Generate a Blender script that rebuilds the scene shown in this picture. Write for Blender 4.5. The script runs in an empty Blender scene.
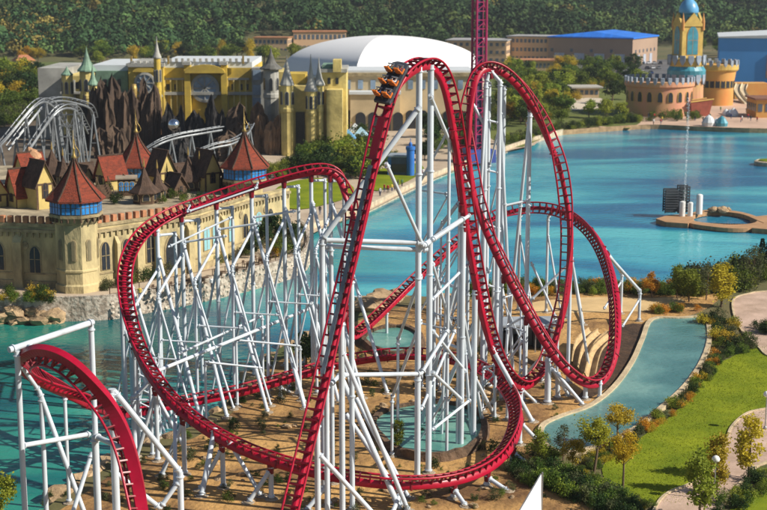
import bpy, bmesh, math, random
import numpy as np
from mathutils import Vector, Matrix, geometry

R = math.radians
scene = bpy.context.scene
C = scene.collection

# ------------------------------------------------------------------ camera
CAM_Z, F_PX, CX, CY = 42.0, 1431.0, 383.5, 255.0
PITCH = math.atan(275 / 1431)
cam_d = bpy.data.cameras.new('camera'); cam = bpy.data.objects.new('camera', cam_d); C.objects.link(cam)
cam.location = (0, 0, CAM_Z); cam.rotation_euler = (math.pi / 2 - PITCH, 0, 0)
cam_d.sensor_width = 36; cam_d.lens = F_PX / 767 * 36
cam_d.clip_start = 0.5; cam_d.clip_end = 9000
cam_d.dof.use_dof = True; cam_d.dof.focus_distance = 128
cam_d.dof.aperture_fstop = cam_d.lens / 1000 / 0.15
scene.camera = cam

# ------------------------------------------------------------------ sky, sun, exposure
SUN_EL, SUN_AZ = 36.0, 106.0          # azimuth clockwise from +Y (the view direction)
sd = Vector((math.sin(R(SUN_AZ)) * math.cos(R(SUN_EL)), math.cos(R(SUN_AZ)) * math.cos(R(SUN_EL)), math.sin(R(SUN_EL))))
world = bpy.data.worlds.new('World'); scene.world = world; world.use_nodes = True
wn = world.node_tree.nodes; wl = world.node_tree.links
sky = wn.new('ShaderNodeTexSky'); sky.sky_type = 'NISHITA'; sky.sun_disc = False
sky.sun_elevation = R(SUN_EL); sky.sun_rotation = R(SUN_AZ); sky.altitude = 200
sky.air_density = 1.0; sky.dust_density = 0.6; sky.ozone_density = 1.2
bg = wn['Background']; bg.inputs[1].default_value = 0.055
wl.new(sky.outputs[0], bg.inputs[0])
sun_d = bpy.data.lights.new('sun', 'SUN'); sun_d.energy = 5.0; sun_d.angle = R(0.5); sun_d.color = (1.0, 0.92, 0.80)
sun = bpy.data.objects.new('sun', sun_d); C.objects.link(sun)
sun.rotation_euler = (-sd).to_track_quat('-Z', 'Y').to_euler(); sun.location = (200, -80, 300)
scene.view_settings.view_transform = 'Standard'; scene.view_settings.look = 'None'
scene.view_settings.exposure = 0.42; scene.view_settings.gamma = 1.0
scene.render.engine = 'CYCLES'
scene.cycles.max_bounces = 5; scene.cycles.diffuse_bounces = 2; scene.cycles.glossy_bounces = 3
scene.cycles.transmission_bounces = 3; scene.cycles.transparent_max_bounces = 6
scene.cycles.use_denoising = True
scene.cycles.sample_clamp_indirect = 4

# ------------------------------------------------------------------ photo geometry: a sight line from a measured place
_cp, _sp = math.cos(PITCH), math.sin(PITCH)
def at(px, py, Y):
    u = (px - CX) / F_PX; v = (CY - py) / F_PX
    t = Y / (_cp + v * _sp)
    return Vector((u * t, Y, CAM_Z + t * (v * _cp - _sp)))
def on(px, py, z=0.0):
    u = (px - CX) / F_PX; v = (CY - py) / F_PX
    t = (z - CAM_Z) / (v * _cp - _sp)
    return Vector((u * t, t * (_cp + v * _sp), z))
def mpp(Y): return Y / F_PX            # metres for one photo pixel at that distance

# ------------------------------------------------------------------ materials
MATS = {}
def mat(name, col, rough=0.7, var=0.12, scale=0.6, col2=None, metal=0.0, bump=0.0, bscale=8.0, rand=0.0, spec=0.4, detail=4, streak=None, fac_pos=(0.35, 0.68), hue=0.0, translucent=0.0):
    if name in MATS: return MATS[name]
    m = bpy.data.materials.new(name); m.use_nodes = True
    n = m.node_tree.nodes; l = m.node_tree.links; b = n['Principled BSDF']
    tc = n.new('ShaderNodeTexCoord'); src = tc.outputs['Object']
    if streak:
        mp = n.new('ShaderNodeMapping'); mp.inputs['Scale'].default_value = streak; l.new(src, mp.inputs[0]); src = mp.outputs[0]
    nz = n.new('ShaderNodeTexNoise'); nz.inputs['Scale'].default_value = scale; nz.inputs['Detail'].default_value = detail
    nz.inputs['Roughness'].default_value = 0.62
    l.new(src, nz.inputs['Vector'])
    rp = n.new('ShaderNodeValToRGB'); l.new(nz.outputs[0], rp.inputs[0])
    c = Vector(col[:3])
    a = c * (1 - var) if col2 is None else Vector(col2); d = c * (1 + var) if col2 is None else c
    rp.color_ramp.elements[0].position, rp.color_ramp.elements[1].position = fac_pos
    rp.color_ramp.elements[0].color = (*a, 1); rp.color_ramp.elements[1].color = (*d, 1)
    out = rp.outputs[0]
    if rand or hue:
        oi = n.new('ShaderNodeObjectInfo'); hs = n.new('ShaderNodeHueSaturation')
        mr = n.new('ShaderNodeMapRange'); mr.inputs[3].default_value = 1 - rand; mr.inputs[4].default_value = 1 + rand
        l.new(oi.outputs['Random'], mr.inputs[0]); l.new(mr.outputs[0], hs.inputs['Value'])
        if hue:
            mh = n.new('ShaderNodeMapRange'); mh.inputs[3].default_value = 0.5 - hue; mh.inputs[4].default_value = 0.5 + hue
            ml = n.new('ShaderNodeMath'); ml.operation = 'FRACT'; mm = n.new('ShaderNodeMath'); mm.operation = 'MULTIPLY'; mm.inputs[1].default_value = 7.31
            l.new(oi.outputs['Random'], mm.inputs[0]); l.new(mm.outputs[0], ml.inputs[0]); l.new(ml.outputs[0], mh.inputs[0]); l.new(mh.outputs[0], hs.inputs['Hue'])
        l.new(out, hs.inputs['Color']); out = hs.outputs[0]
    l.new(out, b.inputs['Base Color'])
    b.inputs['Roughness'].default_value = rough; b.inputs['Metallic'].default_value = metal
    b.inputs['Specular IOR Level'].default_value = spec
    if bump:
        n2 = n.new('ShaderNodeTexNoise'); n2.inputs['Scale'].default_value = bscale; n2.inputs['Detail'].default_value = 5
        l.new(src, n2.inputs['Vector'])
        bp = n.new('ShaderNodeBump'); bp.inputs['Strength'].default_value = bump; bp.inputs['Distance'].default_value = 0.3
        l.new(n2.outputs[0], bp.inputs['Height']); l.new(bp.outputs[0], b.inputs['Normal'])
    if translucent:
        tr = n.new('ShaderNodeBsdfTranslucent'); l.new(out, tr.inputs[0])
        mx = n.new('ShaderNodeMixShader'); mx.inputs[0].default_value = translucent
        o = n['Material Output']; l.new(b.outputs[0], mx.inputs[1]); l.new(tr.outputs[0], mx.inputs[2]); l.new(mx.outputs[0], o.inputs[0])
    MATS[name] = m; return m

RED = mat('red_track_paint', (0.42, 0.004, 0.032), 0.36, 0, 0.35, col2=(0.27, 0.003, 0.018), detail=8, fac_pos=(.3, .6), spec=0.4, bump=0.03, bscale=3)
RED_D = mat('red_tie_paint', (0.20, 0.006, 0.018), 0.4, 0.25, 0.8, spec=0.45)
WHITE = mat('white_support_paint', (0.58, 0.65, 0.72), 0.42, 0, 0.5, col2=(0.40, 0.44, 0.47), detail=9, fac_pos=(.28, .55), spec=0.4, streak=(1, 1, 0.25))
STEEL = mat('bolt_steel', (0.42, 0.44, 0.46), 0.4, 0.2, 2, metal=0.7)
BLACK = mat('black_rubber', (0.02, 0.02, 0.022), 0.6, 0.3, 3)
STATOR = mat('stator_grey', (0.16, 0.19, 0.23), 0.4, 0.2, 1.5)
CONC = mat('concrete', (0.33, 0.27, 0.20), 0.85, 0.2, 0.6, bump=0.2, bscale=3)

# ------------------------------------------------------------------ mesh helpers
class MB:
    def __init__(self): self.v = []; self.f = []
    def add(self, vs, fs):
        b = len(self.v); self.v.extend([tuple(p) for p in vs]); self.f.extend([tuple(i + b for i in f) for f in fs]); return self
    def box(self, x0, x1, y0, y1, z0, z1):
        return self.add([(x0, y0, z0), (x1, y0, z0), (x1, y1, z0), (x0, y1, z0), (x0, y0, z1), (x1, y0, z1), (x1, y1, z1), (x0, y1, z1)],
                 [(0, 3, 2, 1), (4, 5, 6, 7), (0, 1, 5, 4), (1, 2, 6, 5), (2, 3, 7, 6), (3, 0, 4, 7)])
    def beam(self, p, q, w, h=None, up=(0, 0, 1)):
        h = w if h is None else h
        p, q = Vector(p), Vector(q); t = (q - p).normalized(); u = Vector(up)
        if abs(t.dot(u)) > 0.98: u = Vector((0, 1, 0))
        s = t.cross(u).normalized() * (w / 2); n = s.cross(t).normalized() * (h / 2)
        return self.add([p - s - n, p + s - n, p + s + n, p - s + n, q - s - n, q + s - n, q + s + n, q - s + n],
                 [(0, 1, 2, 3), (7, 6, 5, 4), (1, 0, 4, 5), (2, 1, 5, 6), (3, 2, 6, 7), (0, 3, 7, 4)])
    def tube(self, p, q, r, r2=None, n=10, caps=True):
        r2 = r if r2 is None else r2
        p, q = Vector(p), Vector(q); t = (q - p).normalized(); u = Vector((0, 0, 1)) if abs(t.z) < 0.9 else Vector((0, 1, 0))
        s = t.cross(u).normalized(); w = s.cross(t)
        vs = []
        for c, rr in ((p, r), (q, r2)):
            for i in range(n):
                a = 2 * math.pi * i / n; vs.append(c + (s * math.cos(a) + w * math.sin(a)) * rr)
        fs = [(i, n + i, n + (i + 1) % n, (i + 1) % n) for i in range(n)]
        if caps: fs += [tuple(range(n)), tuple(range(2 * n - 1, n - 1, -1))]
        return self.add(vs, fs)
    def lathe(self, c, prof, n=16, a0=0.0, cap=True):
        c = Vector(c); vs = []; fs = []
        for r, z in prof:
            for i in range(n):
                a = a0 + 2 * math.pi * i / n; vs.append(c + Vector((r * math.cos(a), r * math.sin(a), z)))
        for k in range(len(prof) - 1):
            for i in range(n):
                j = (i + 1) % n; fs.append((k * n + i, k * n + j, (k + 1) * n + j, (k + 1) * n + i))
        if cap: fs.append(tuple(range(n - 1, -1, -1))); fs.append(tuple((len(prof) - 1) * n + i for i in range(n)))
        return self.add(vs, fs)
    def prism(self, poly, z0, z1, bottom=True):
        n = len(poly); area = sum(poly[i][0] * poly[(i + 1) % n][1] - poly[(i + 1) % n][0] * poly[i][1] for i in range(n))
        if area < 0: poly = poly[::-1]
        vs = [(p[0], p[1], z0) for p in poly] + [(p[0], p[1], z1) for p in poly]
        fs = [(i, (i + 1) % n, n + (i + 1) % n, n + i) for i in range(n)]
        tri = geometry.tessellate_polygon([[Vector((p[0], p[1], 0)) for p in poly]])
        for t in tri:
            a, b, c = t
            pa, pb, pc = poly[a], poly[b], poly[c]
            if (pb[0] - pa[0]) * (pc[1] - pa[1]) - (pb[1] - pa[1]) * (pc[0] - pa[0]) < 0: b, c = c, b
            fs.append((n + a, n + b, n + c))
            if bottom: fs.append((a, c, b))
        return self.add(vs, fs)
    def build(self, name, m, parent=None, smooth=False, bevel=0.0):
        me = bpy.data.meshes.new(name); me.from_pydata(self.v, [], self.f); me.update()
        me.materials.append(m)
        if smooth: me.shade_smooth()
        o = bpy.data.objects.new(name, me); C.objects.link(o); o.parent = parent
        if bevel:
            md = o.modifiers.new('b', 'BEVEL'); md.width = bevel; md.segments = 2; md.limit_method = 'ANGLE'
        return o
def tag(o, label=None, cat=None, group=None, kind=None):
    if label: o['label'] = label
    if cat: o['category'] = cat
    if group: o['group'] = group
    if kind: o['kind'] = kind
    return o
def thing(name, label, cat, loc=(0, 0, 0), rz=0.0, group=None):
    o = bpy.data.objects.new(name, None); C.objects.link(o); o.location = loc; o.rotation_euler = (0, 0, rz)
    o.empty_display_size = 0.5
    return tag(o, label, cat, group)
def place(name, me, parent=None, loc=None, mtx=None):
    o = bpy.data.objects.new(name, me); C.objects.link(o); o.parent = parent
    if mtx is not None: o.matrix_local = mtx
    elif loc is not None: o.location = loc
    return o
def copy_tree(o, parent=None):
    c = o.copy(); C.objects.link(c); c.parent = parent
    for ch in list(o.children): copy_tree(ch, c)
    return c
def smooth_by_angle(o, ang=40):
    me = o.data; me.shade_smooth()
    if hasattr(me, 'set_sharp_from_angle'): me.set_sharp_from_angle(angle=R(ang))
    return o
def spline(pts, sub=12, closed=False):
    P = [Vector(p) for p in pts]; out = []; n = len(P)
    rng = range(n) if closed else range(n - 1)
    for i in rng:
        if closed: a, b, c, d = P[i - 1], P[i], P[(i + 1) % n], P[(i + 2) % n]
        else: a, b, c, d = P[max(i - 1, 0)], P[i], P[i + 1], P[min(i + 2, n - 1)]
        for k in range(sub):
            t = k / sub
            out.append(0.5 * ((2 * b) + (c - a) * t + (2 * a - 5 * b + 4 * c - d) * t * t + (3 * b - a - 3 * c + d) * t ** 3))
    if not closed: out.append(P[-1].copy())
    return out
rng = random.Random(11)

# ------------------------------------------------------------------ the setting: ground, lake, hills
SHORE_PX = [(-700, 330), (-200, 326), (0, 322), (60, 321), (110, 319), (150, 312), (200, 302), (250, 290), (296, 276), (309, 262), (307, 246), (300, 237),
    (330, 226), (363, 214), (386, 203), (416, 188), (445, 175), (478, 163), (510, 151), (540, 141), (562, 135), (600, 132), (650, 129), (700, 131), (767, 133), (900, 134), (1250, 140),
    (1250, 225), (1000, 236), (850, 246), (767, 262), (725, 277), (690, 287), (640, 287), (600, 288), (560, 288), (520, 286), (490, 290), (460, 297), (430, 301), (405, 300), (385, 306), (362, 313),
    (335, 326), (305, 343), (280, 353), (250, 380), (226, 410), (190, 433), (150, 447), (103, 472), (70, 495), (35, 522), (-60, 560), (-700, 620)]
shore = [on(x, y, 0) for x, y in SHORE_PX]
def smooth_closed(pts, sub=3): return [p for p in spline(pts, sub, True)]
shore_s = smooth_closed(shore, 3)
def inside(x, y, poly):
    r = False; j = len(poly) - 1
    for i in range(len(poly)):
        a, b = poly[i], poly[j]
        if (a[1] > y) != (b[1] > y) and x < (b[0] - a[0]) * (y - a[1]) / (b[1] - a[1]) + a[0]: r = not r
        j = i
    return r
def in_lake(x, y): return inside(x, y, shore_s)
LAND = 0.6
def ground_z(x, y): return -1.5 if in_lake(x, y) else LAND

def sheet_with_hole(outer, hole, z, wall=0.0):
    bm = bmesh.new(); edges = []
    for loop in (outer, hole):
        vs = [bm.verts.new((p[0], p[1], z)) for p in loop]
        for i in range(len(vs)): edges.append(bm.edges.new((vs[i], vs[(i + 1) % len(vs)])))
    bmesh.ops.triangle_fill(bm, use_beauty=True, use_dissolve=False, edges=edges)
    for f in bm.faces:
        if f.normal.z < 0: f.normal_flip()
    vs = [bm.verts.new((p[0], p[1], z)) for p in hole]; ws = [bm.verts.new((p[0], p[1], z - wall)) for p in hole]
    for i in range(len(vs)):
        j = (i + 1) % len(vs); bm.faces.new((vs[i], ws[i], ws[j], vs[j]))
    return bm
def bm_obj(name, bm, m, parent=None):
    me = bpy.data.meshes.new(name); bm.to_mesh(me); bm.free(); me.materials.append(m)
    o = bpy.data.objects.new(name, me); C.objects.link(o); o.parent = parent; return o
GROUND = mat('ground_soil', (0.17, 0.13, 0.06), 0.95, 0.3, 0.05, col2=(0.07, 0.085, 0.025), bump=0.3, bscale=1.2)
outer = [Vector((-4000, -600, 0)), Vector((4000, -600, 0)), Vector((4000, 6000, 0)), Vector((-4000, 6000, 0))]
g = bm_obj('ground', sheet_with_hole(outer, shore_s, LAND, 2.6), GROUND); tag(g, kind='structure')

def water_mat(name, c1, c2, c3, scale, stretch, rough=0.08, bump=0.12, bscale=0.9, spec=0.35):
    m = bpy.data.materials.new(name); m.use_nodes = True; n = m.node_tree.nodes; l = m.node_tree.links; b = n['Principled BSDF']
    tc = n.new('ShaderNodeTexCoord'); mp = n.new('ShaderNodeMapping'); mp.inputs['Scale'].default_value = stretch
    l.new(tc.outputs['Object'], mp.inputs[0])
    nz = n.new('ShaderNodeTexNoise'); nz.inputs['Scale'].default_value = scale; nz.inputs['Detail'].default_value = 5; nz.inputs['Distortion'].default_value = 0.8
    l.new(mp.outputs[0], nz.inputs['Vector'])
    rp = n.new('ShaderNodeValToRGB'); l.new(nz.outputs[0], rp.inputs[0]); e = rp.color_ramp.elements
    e[0].position = 0.36; e[0].color = (*c1, 1); e[1].position = 0.64; e[1].color = (*c3, 1); x = e.new(0.5); x.color = (*c2, 1)
    l.new(rp.outputs[0], b.inputs['Base Color']); b.inputs['Roughness'].default_value = rough; b.inputs['Specular IOR Level'].default_value = spec; b.inputs['IOR'].default_value = 1.33
    n2 = n.new('ShaderNodeTexNoise'); n2.inputs['Scale'].default_value = bscale; n2.inputs['Detail'].default_value = 4
    l.new(tc.outputs['Object'], n2.inputs['Vector'])
    bp = n.new('ShaderNodeBump'); bp.inputs['Strength'].default_value = bump; bp.inputs['Distance'].default_value = 0.4
    l.new(n2.outputs[0], bp.inputs['Height']); l.new(bp.outputs[0], b.inputs['Normal'])
    return m
LAKE = water_mat('lake_water', (0.008, 0.13, 0.27), (0.030, 0.29, 0.41), (0.10, 0.48, 0.53), 0.045, (.45, 1.1, 1), bump=0.25)
# the shallow channel by the castle quay is greener with algae
_n = LAKE.node_tree.nodes; _l = LAKE.node_tree.links; _b = _n['Principled BSDF']; _src = _b.inputs['Base Color'].links[0].from_socket
_tc = _n.new('ShaderNodeTexCoord'); _sx = _n.new('ShaderNodeSeparateXYZ'); _l.new(_tc.outputs['Object'], _sx.inputs[0])
_nz = _n.new('ShaderNodeTexNoise'); _nz.inputs['Scale'].default_value = 0.02; _l.new(_tc.outputs['Object'], _nz.inputs['Vector'])
_ma = _n.new('ShaderNodeMath'); _ma.operation = 'MULTIPLY_ADD'; _ma.inputs[1].default_value = 55; _l.new(_nz.outputs[0], _ma.inputs[0]); _l.new(_sx.outputs[0], _ma.inputs[2])
_mr = _n.new('ShaderNodeMapRange'); _mr.inputs[1].default_value = 35; _mr.inputs[2].default_value = -5; _l.new(_ma.outputs[0], _mr.inputs[0])
_hs = _n.new('ShaderNodeMix'); _hs.data_type = 'RGBA'; _hs.blend_type = 'MULTIPLY'; _hs.inputs[7].default_value = (0.34, 0.55, 0.34, 1)
_l.new(_mr.outputs[0], _hs.inputs[0]); _l.new(_src, _hs.inputs[6]); _l.new(_hs.outputs[2], _b.inputs['Base Color'])
lk = MB(); xs = [p.x for p in shore_s]; ys = [p.y for p in shore_s]
lk.add([(min(xs) - 5, min(ys) - 5, 0), (max(xs) + 5, min(ys) - 5, 0), (max(xs) + 5, max(ys) + 5, 0), (min(xs) - 5, max(ys) + 5, 0)], [(0, 1, 2, 3)])
tag(lk.build('lake_water', LAKE), kind='structure')

def poly_sheet(name, pts_px, z, m, thick=0.0, kind='structure', sub=3, world_pts=None):
    P = world_pts or smooth_closed([on(x, y, z) for x, y in pts_px], sub) if sub > 1 or world_pts else [on(x, y, z) for x, y in pts_px]
    b = MB(); b.prism([(p[0], p[1]) for p in P], z - max(thick, 0.02), z, bottom=False)
    return tag(b.build(name, m), kind=kind)
# ------------------------------------------------------------------ roller coaster track
AUTO = None
# (photo x, photo y, distance, rider-side normal)
TRK = [(262, 640, 95, AUTO), (275, 575, 97, AUTO), (290, 510, 99, AUTO), (312, 420, 102.5, AUTO), (335, 320, 106, AUTO), (359, 215, 108.6, AUTO), (381, 120, 110.6, (-.3, -.9, .3)), (391, 88, 111.6, (-.3, -.85, .45)), (405, 67, 113.3, (-.3, -.45, .85)),
 (428, 56, 116.4, AUTO), (444, 71, 119, AUTO), (454, 110, 120.6, AUTO), (461, 160, 122, AUTO), (467, 210, 123.8, AUTO), (476, 265, 125.5, AUTO), (488, 325, 129, AUTO), (502, 364, 132, AUTO), (521, 383, 135.5, AUTO),
 (540, 371, 138.5, AUTO), (553, 338, 140.5, AUTO), (562, 290, 142, (-.9, -.35, .25)), (567, 235, 143, (-.7, -.7, .0)), (564, 180, 143.4, (0, -1, .1)), (551, 130, 143.2, (.75, -.6, .3)), (531, 92, 142.8, (.8, -.2, .6)), (511, 70, 142.2, (.4, 0, .9)),
 (490, 61, 141.4, (-.2, 0, 1)), (474, 68, 140.6, (-.7, 0, .7)), (466, 88, 140, (-.95, .2, .2)), (464, 120, 139.5, (-.6, .8, 0)), (470, 162, 139, (.2, 1, .1)), (482, 205, 138.5, (.8, .5, .4)), (502, 252, 138, AUTO), (528, 303, 137.5, AUTO),
 (556, 350, 137, AUTO), (578, 374, 137.2, AUTO), (595, 380, 138.5, (-.1, 0, 1)), (607, 368, 140.5, (-.5, 0, .8)), (613, 335, 145, (-.9, -.1, .4)), (611, 290, 153, (-.95, -.1, .2)), (600, 250, 162.5, (-.9, -.25, .2)), (583, 225, 169, (-.7, -.6, .1)),
 (560, 211, 174, (-.3, -.9, .1)), (535, 207, 176, (0, -.9, .2)), (510, 210, 176, (.1, -.8, .5)), (490, 217, 175.3, (.1, -.5, .8)), (465, 232, 173.5, AUTO), (440, 253, 171, AUTO), (410, 281, 168, AUTO), (385, 306, 164, AUTO), (365, 325, 160, AUTO), (352, 333, 156.5, AUTO),
 (346, 320, 153.5, AUTO), (346, 288, 151, AUTO), (349, 250, 150, AUTO), (352, 213, 149.6, AUTO), (350, 190, 149.4, AUTO), (342, 172, 149.2, (.4, -.1, .9)), (325, 165, 148.8, (0, -.2, 1)), (300, 169, 148, (0, -.3, 1)), (270, 177, 147.2, (0, -.35, .9)), (235, 188.5, 146.2, (0, -.4, .9)),
 (200, 201, 144.8, (.1, -.45, .9)), (170, 213.5, 142.8, (.3, -.45, .8)), (147, 228, 140, (.35, -.45, .85)), (131, 248, 136.5, (.3, -.45, .85)), (124, 274, 132.5, (.25, -.45, .85)), (127, 305, 128.5, (.28, -.3, .9)), (136, 337, 125, (.32, 0, .9)), (151, 368, 121, (.3, .2, .9)), (175, 398, 117.5, (.25, .32, .9)),
 (205, 422, 114.5, (.2, .25, .9)), (240, 442, 112, (.12, .2, .95)), (280, 457, 110, (.06, .15, 1)), (320, 467, 109, (0, .12, 1)), (370, 476, 108.5, (-.05, .12, 1)), (420, 478, 109, (-.12, .12, 1)), (460, 473, 111, (-.25, .15, .95)), (490, 460, 114, (-.4, .15, .9)), (508, 440, 118, (-.6, .15, .8)),
 (516, 415, 123, (-.65, 0, .75)), (511, 393, 129, (-.6, -.15, .75)), (495, 376, 134, (-.5, -.3, .8)), (470, 362, 138.5, (-.3, -.4, .85)), (440, 354, 141.5, (-.1, -.4, .9)), (400, 351, 143, (0, -.35, .9)), (350, 357, 142.5, (0, -.25, 1)), (300, 370, 140, AUTO), (250, 385, 137, AUTO), (200, 395, 134.5, AUTO), (160, 402, 132, AUTO),
 (125, 409, 126.5, AUTO), (101, 403, 118, (0.1, -.1, 1)), (83, 393, 112.5, (.2, -.2, .9)), (61, 383, 108, (.35, -.3, .8)), (43, 375, 104.8, (.6, -.2, .7)), (30, 366.5, 102, (.85, .1, .4)), (31, 359, 99.6, (.6, .5, -.3)), (48, 358, 97.6, (.1, .5, -.8)), (70, 370, 96.2, (-.35, .5, -.7)),
 (91, 394, 95, (-.75, .55, -.3)), (107, 421, 94, (-.9, .3, -.05)), (118, 450, 93, (-.95, .2, .1)), (125, 480, 92, (-.95, .15, .2)), (130, 510, 91, (-.9, .1, .35)), (134, 545, 89.8, (-.7, .1, .7)), (138, 595, 88, AUTO), (140, 640, 86.5, AUTO)]
ctrl = [at(a, b, c) for a, b, c, _ in TRK]
SUB = 14
cen = spline(ctrl, SUB)
# smooth slightly so that the curvature is even
for _ in range(60):
    new = cen[:]
    for i in range(1, len(cen) - 1): new[i] = cen[i] * 0.5 + (cen[i - 1] + cen[i + 1]) * 0.25
    cen = new
# resample to equal steps
def resample(P, step):
    d = [0.0]
    for i in range(1, len(P)): d.append(d[-1] + (P[i] - P[i - 1]).length)
    n = int(d[-1] / step); out = []; par = []; j = 0
    for k in range(n + 1):
        s = k * step
        while j < len(d) - 2 and d[j + 1] < s: j += 1
        t = (s - d[j]) / max(d[j + 1] - d[j], 1e-9)
        out.append(P[j].lerp(P[j + 1], t)); par.append((j + t) / SUB)
    return out, par
STEP = 0.275
cen, par = resample(cen, STEP)
N = len(cen)
tan = [(cen[min(i + 1, N - 1)] - cen[max(i - 1, 0)]).normalized() for i in range(N)]
# normals at the control points, then interpolated
idx_of = [min(range(N), key=lambda i: abs(par[i] - k)) for k in range(len(TRK))]
cn = []
for k, (a, b, c, n_) in enumerate(TRK):
    t = tan[idx_of[k]]; u = Vector((0, 0, 1)) if n_ is None else Vector(n_).normalized()
    cn.append((u - t * u.dot(t)).normalized())
nor = []
for i in range(N):
    k = min(int(par[i]), len(TRK) - 2); f = par[i] - k; f = f * f * (3 - 2 * f)
    u = cn[k].lerp(cn[k + 1], f); t = tan[i]; u = u - t * u.dot(t)
    if u.length < 1e-4: u = nor[-1]
    nor.append(u.normalized())
for _ in range(18):
    nn = nor[:]
    for i in range(1, N - 1):
        u = nor[i - 1] + nor[i] * 2 + nor[i + 1]; u = u - tan[i] * u.dot(tan[i]); nn[i] = u.normalized()
    nor = nn
sid = [tan[i].cross(nor[i]).normalized() for i in range(N)]
GAUGE, RAIL_R = 0.66, 0.095
SP_W, SP_T, SP_B = 0.22, -0.34, -0.96     # box spine: half width, top and bottom below the rails
def sweep(name, prof, i0, i1, m, parent, smooth=True):
    b = MB(); k = len(prof); idx = list(range(i0, i1 + 1))
    vs = []; fs = []
    for i in idx:
        for (s, h) in prof: vs.append(cen[i] + sid[i] * s + nor[i] * h)
    for r in range(len(idx) - 1):
        for j in range(k):
            fs.append((r * k + j, r * k + (j + 1) % k, (r + 1) * k + (j + 1) % k, (r + 1) * k + j))
    fs.append(tuple(range(k - 1, -1, -1))); fs.append(tuple((len(idx) - 1) * k + j for j in range(k)))
    b.add(vs, fs); o = b.build(name, m, parent)
    bm = bmesh.new(); bm.from_mesh(o.data); bmesh.ops.recalc_face_normals(bm, faces=bm.faces); bm.to_mesh(o.data); bm.free()
    if smooth: smooth_by_angle(o, 50)
    return o
track = thing('roller_coaster_track', 'winding red steel roller coaster track with twin rails, a tall hill and loops', 'coaster track', cen[0])
bpy.context.view_layer.update()
inv = track.matrix_world.inverted()
def keep(o):                      # geometry was written in world space
    o.matrix_parent_inverse = inv; return o
circ = [(RAIL_R * math.cos(2 * math.pi * j / 8), RAIL_R * math.sin(2 * math.pi * j / 8)) for j in range(8)]
for sgn in (-1, 1): keep(sweep('rail', [(sgn * GAUGE + c[0], c[1]) for c in circ], 0, N - 1, RED, track))
ch = 0.07
keep(sweep('spine', [(-SP_W, SP_B + ch), (-SP_W + ch, SP_B), (SP_W - ch, SP_B), (SP_W, SP_B + ch), (SP_W, SP_T - ch), (SP_W - ch, SP_T), (-SP_W + ch, SP_T), (-SP_W, SP_T - ch)], 0, N - 1, RED, track))
ka, kb = idx_of[-11], idx_of[-2]     # the foreground twist hangs on a deeper plated girder
keep(sweep('deep_girder', [(-.27, -1.2), (.27, -1.2), (.27, -.42), (-.27, -.42)], ka, kb, RED, track, False))
# cross ties: one mesh, many objects
tb = MB()
tb.beam((-GAUGE, 0, -0.02), (GAUGE, 0, -0.02), 0.13, 0.13)
for s in (-1, 1):
    tb.add([(s * GAUGE, -.05, -.06), (s * GAUGE, .05, -.06), (s * SP_W * .9, .05, -.62), (s * SP_W * .9, -.05, -.62), (s * .12, -.05, -.31), (s * .12, .05, -.31), (s * .40, .05, -.06), (s * .40, -.05, -.06)],
           [(0, 1, 2, 3), (1, 6, 5, 2), (6, 7, 4, 5), (7, 0, 3, 4), (3, 2, 5, 4), (0, 7, 6, 1)])
tme = bpy.data.meshes.new('cross_tie'); tme.from_pydata(tb.v, [], tb.f); tme.materials.append(RED_D)
ties = list(range(2, N - 2, 3))
def tie_mtx(i):
    M = Matrix.Identity(4)
    for r in range(3): M[r][0] = sid[i][r]; M[r][1] = tan[i][r]; M[r][2] = nor[i][r]; M[r][3] = cen[i][r]
    return M
def proj(p):
    d = Vector(p) - Vector((0, 0, CAM_Z)); zc = d.y * _cp - d.z * _sp; yc = d.y * _sp + d.z * _cp
    return (CX + F_PX * d.x / zc, CY - F_PX * yc / zc)
def tie_score(i):
    x, y = proj(cen[i])
    if not (-15 < x < 782 and -15 < y < 525): return 1e9 + i
    return cen[i].y
order = sorted(ties, key=tie_score)
for i in order[:300]: place('cross_tie', tme, track, mtx=inv @ tie_mtx(i))
rest = MB()
for i in order[300:]:
    M = tie_mtx(i); rest.add([M @ Vector(v) for v in tb.v], tb.f)
if rest.v: tag(keep(rest.build('cross_tie_far', RED_D, track)), kind='stuff')
# launch stator strip between the rails of the climb
def near_idx(px, py, lo, hi):
    return min((i for i in range(N) if lo <= par[i] <= hi), key=lambda i: (proj(cen[i])[0] - px) ** 2 + (proj(cen[i])[1] - py) ** 2)
i0, i1 = near_idx(322, 375, 1, 8), near_idx(370, 165, 1, 8)
keep(sweep('stator_strip', [(-.17, -.1), (-.17, .07), (.17, .07), (.17, -.1)], i0, i1, STATOR, track, False))
i2, i3 = near_idx(372, 158, 1, 8), near_idx(382, 118, 1, 8)
keep(sweep('brake_fin', [(-.3, -.14), (-.3, .05), (.3, .05), (.3, -.14)], i2, i3, RED_D, track, False))
# bolted joint flanges on the spine
fl = MB()
fl.box(-SP_W - .07, SP_W + .07, -.06, .06, SP_B - .07, SP_T + .02)
fme = bpy.data.meshes.new('joint_flange'); fme.from_pydata(fl.v, [], fl.f); fme.materials.append(RED_D)
for i in range(20, N - 5, 40): place('joint_flange', fme, track, mtx=inv @ tie_mtx(i))

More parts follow.
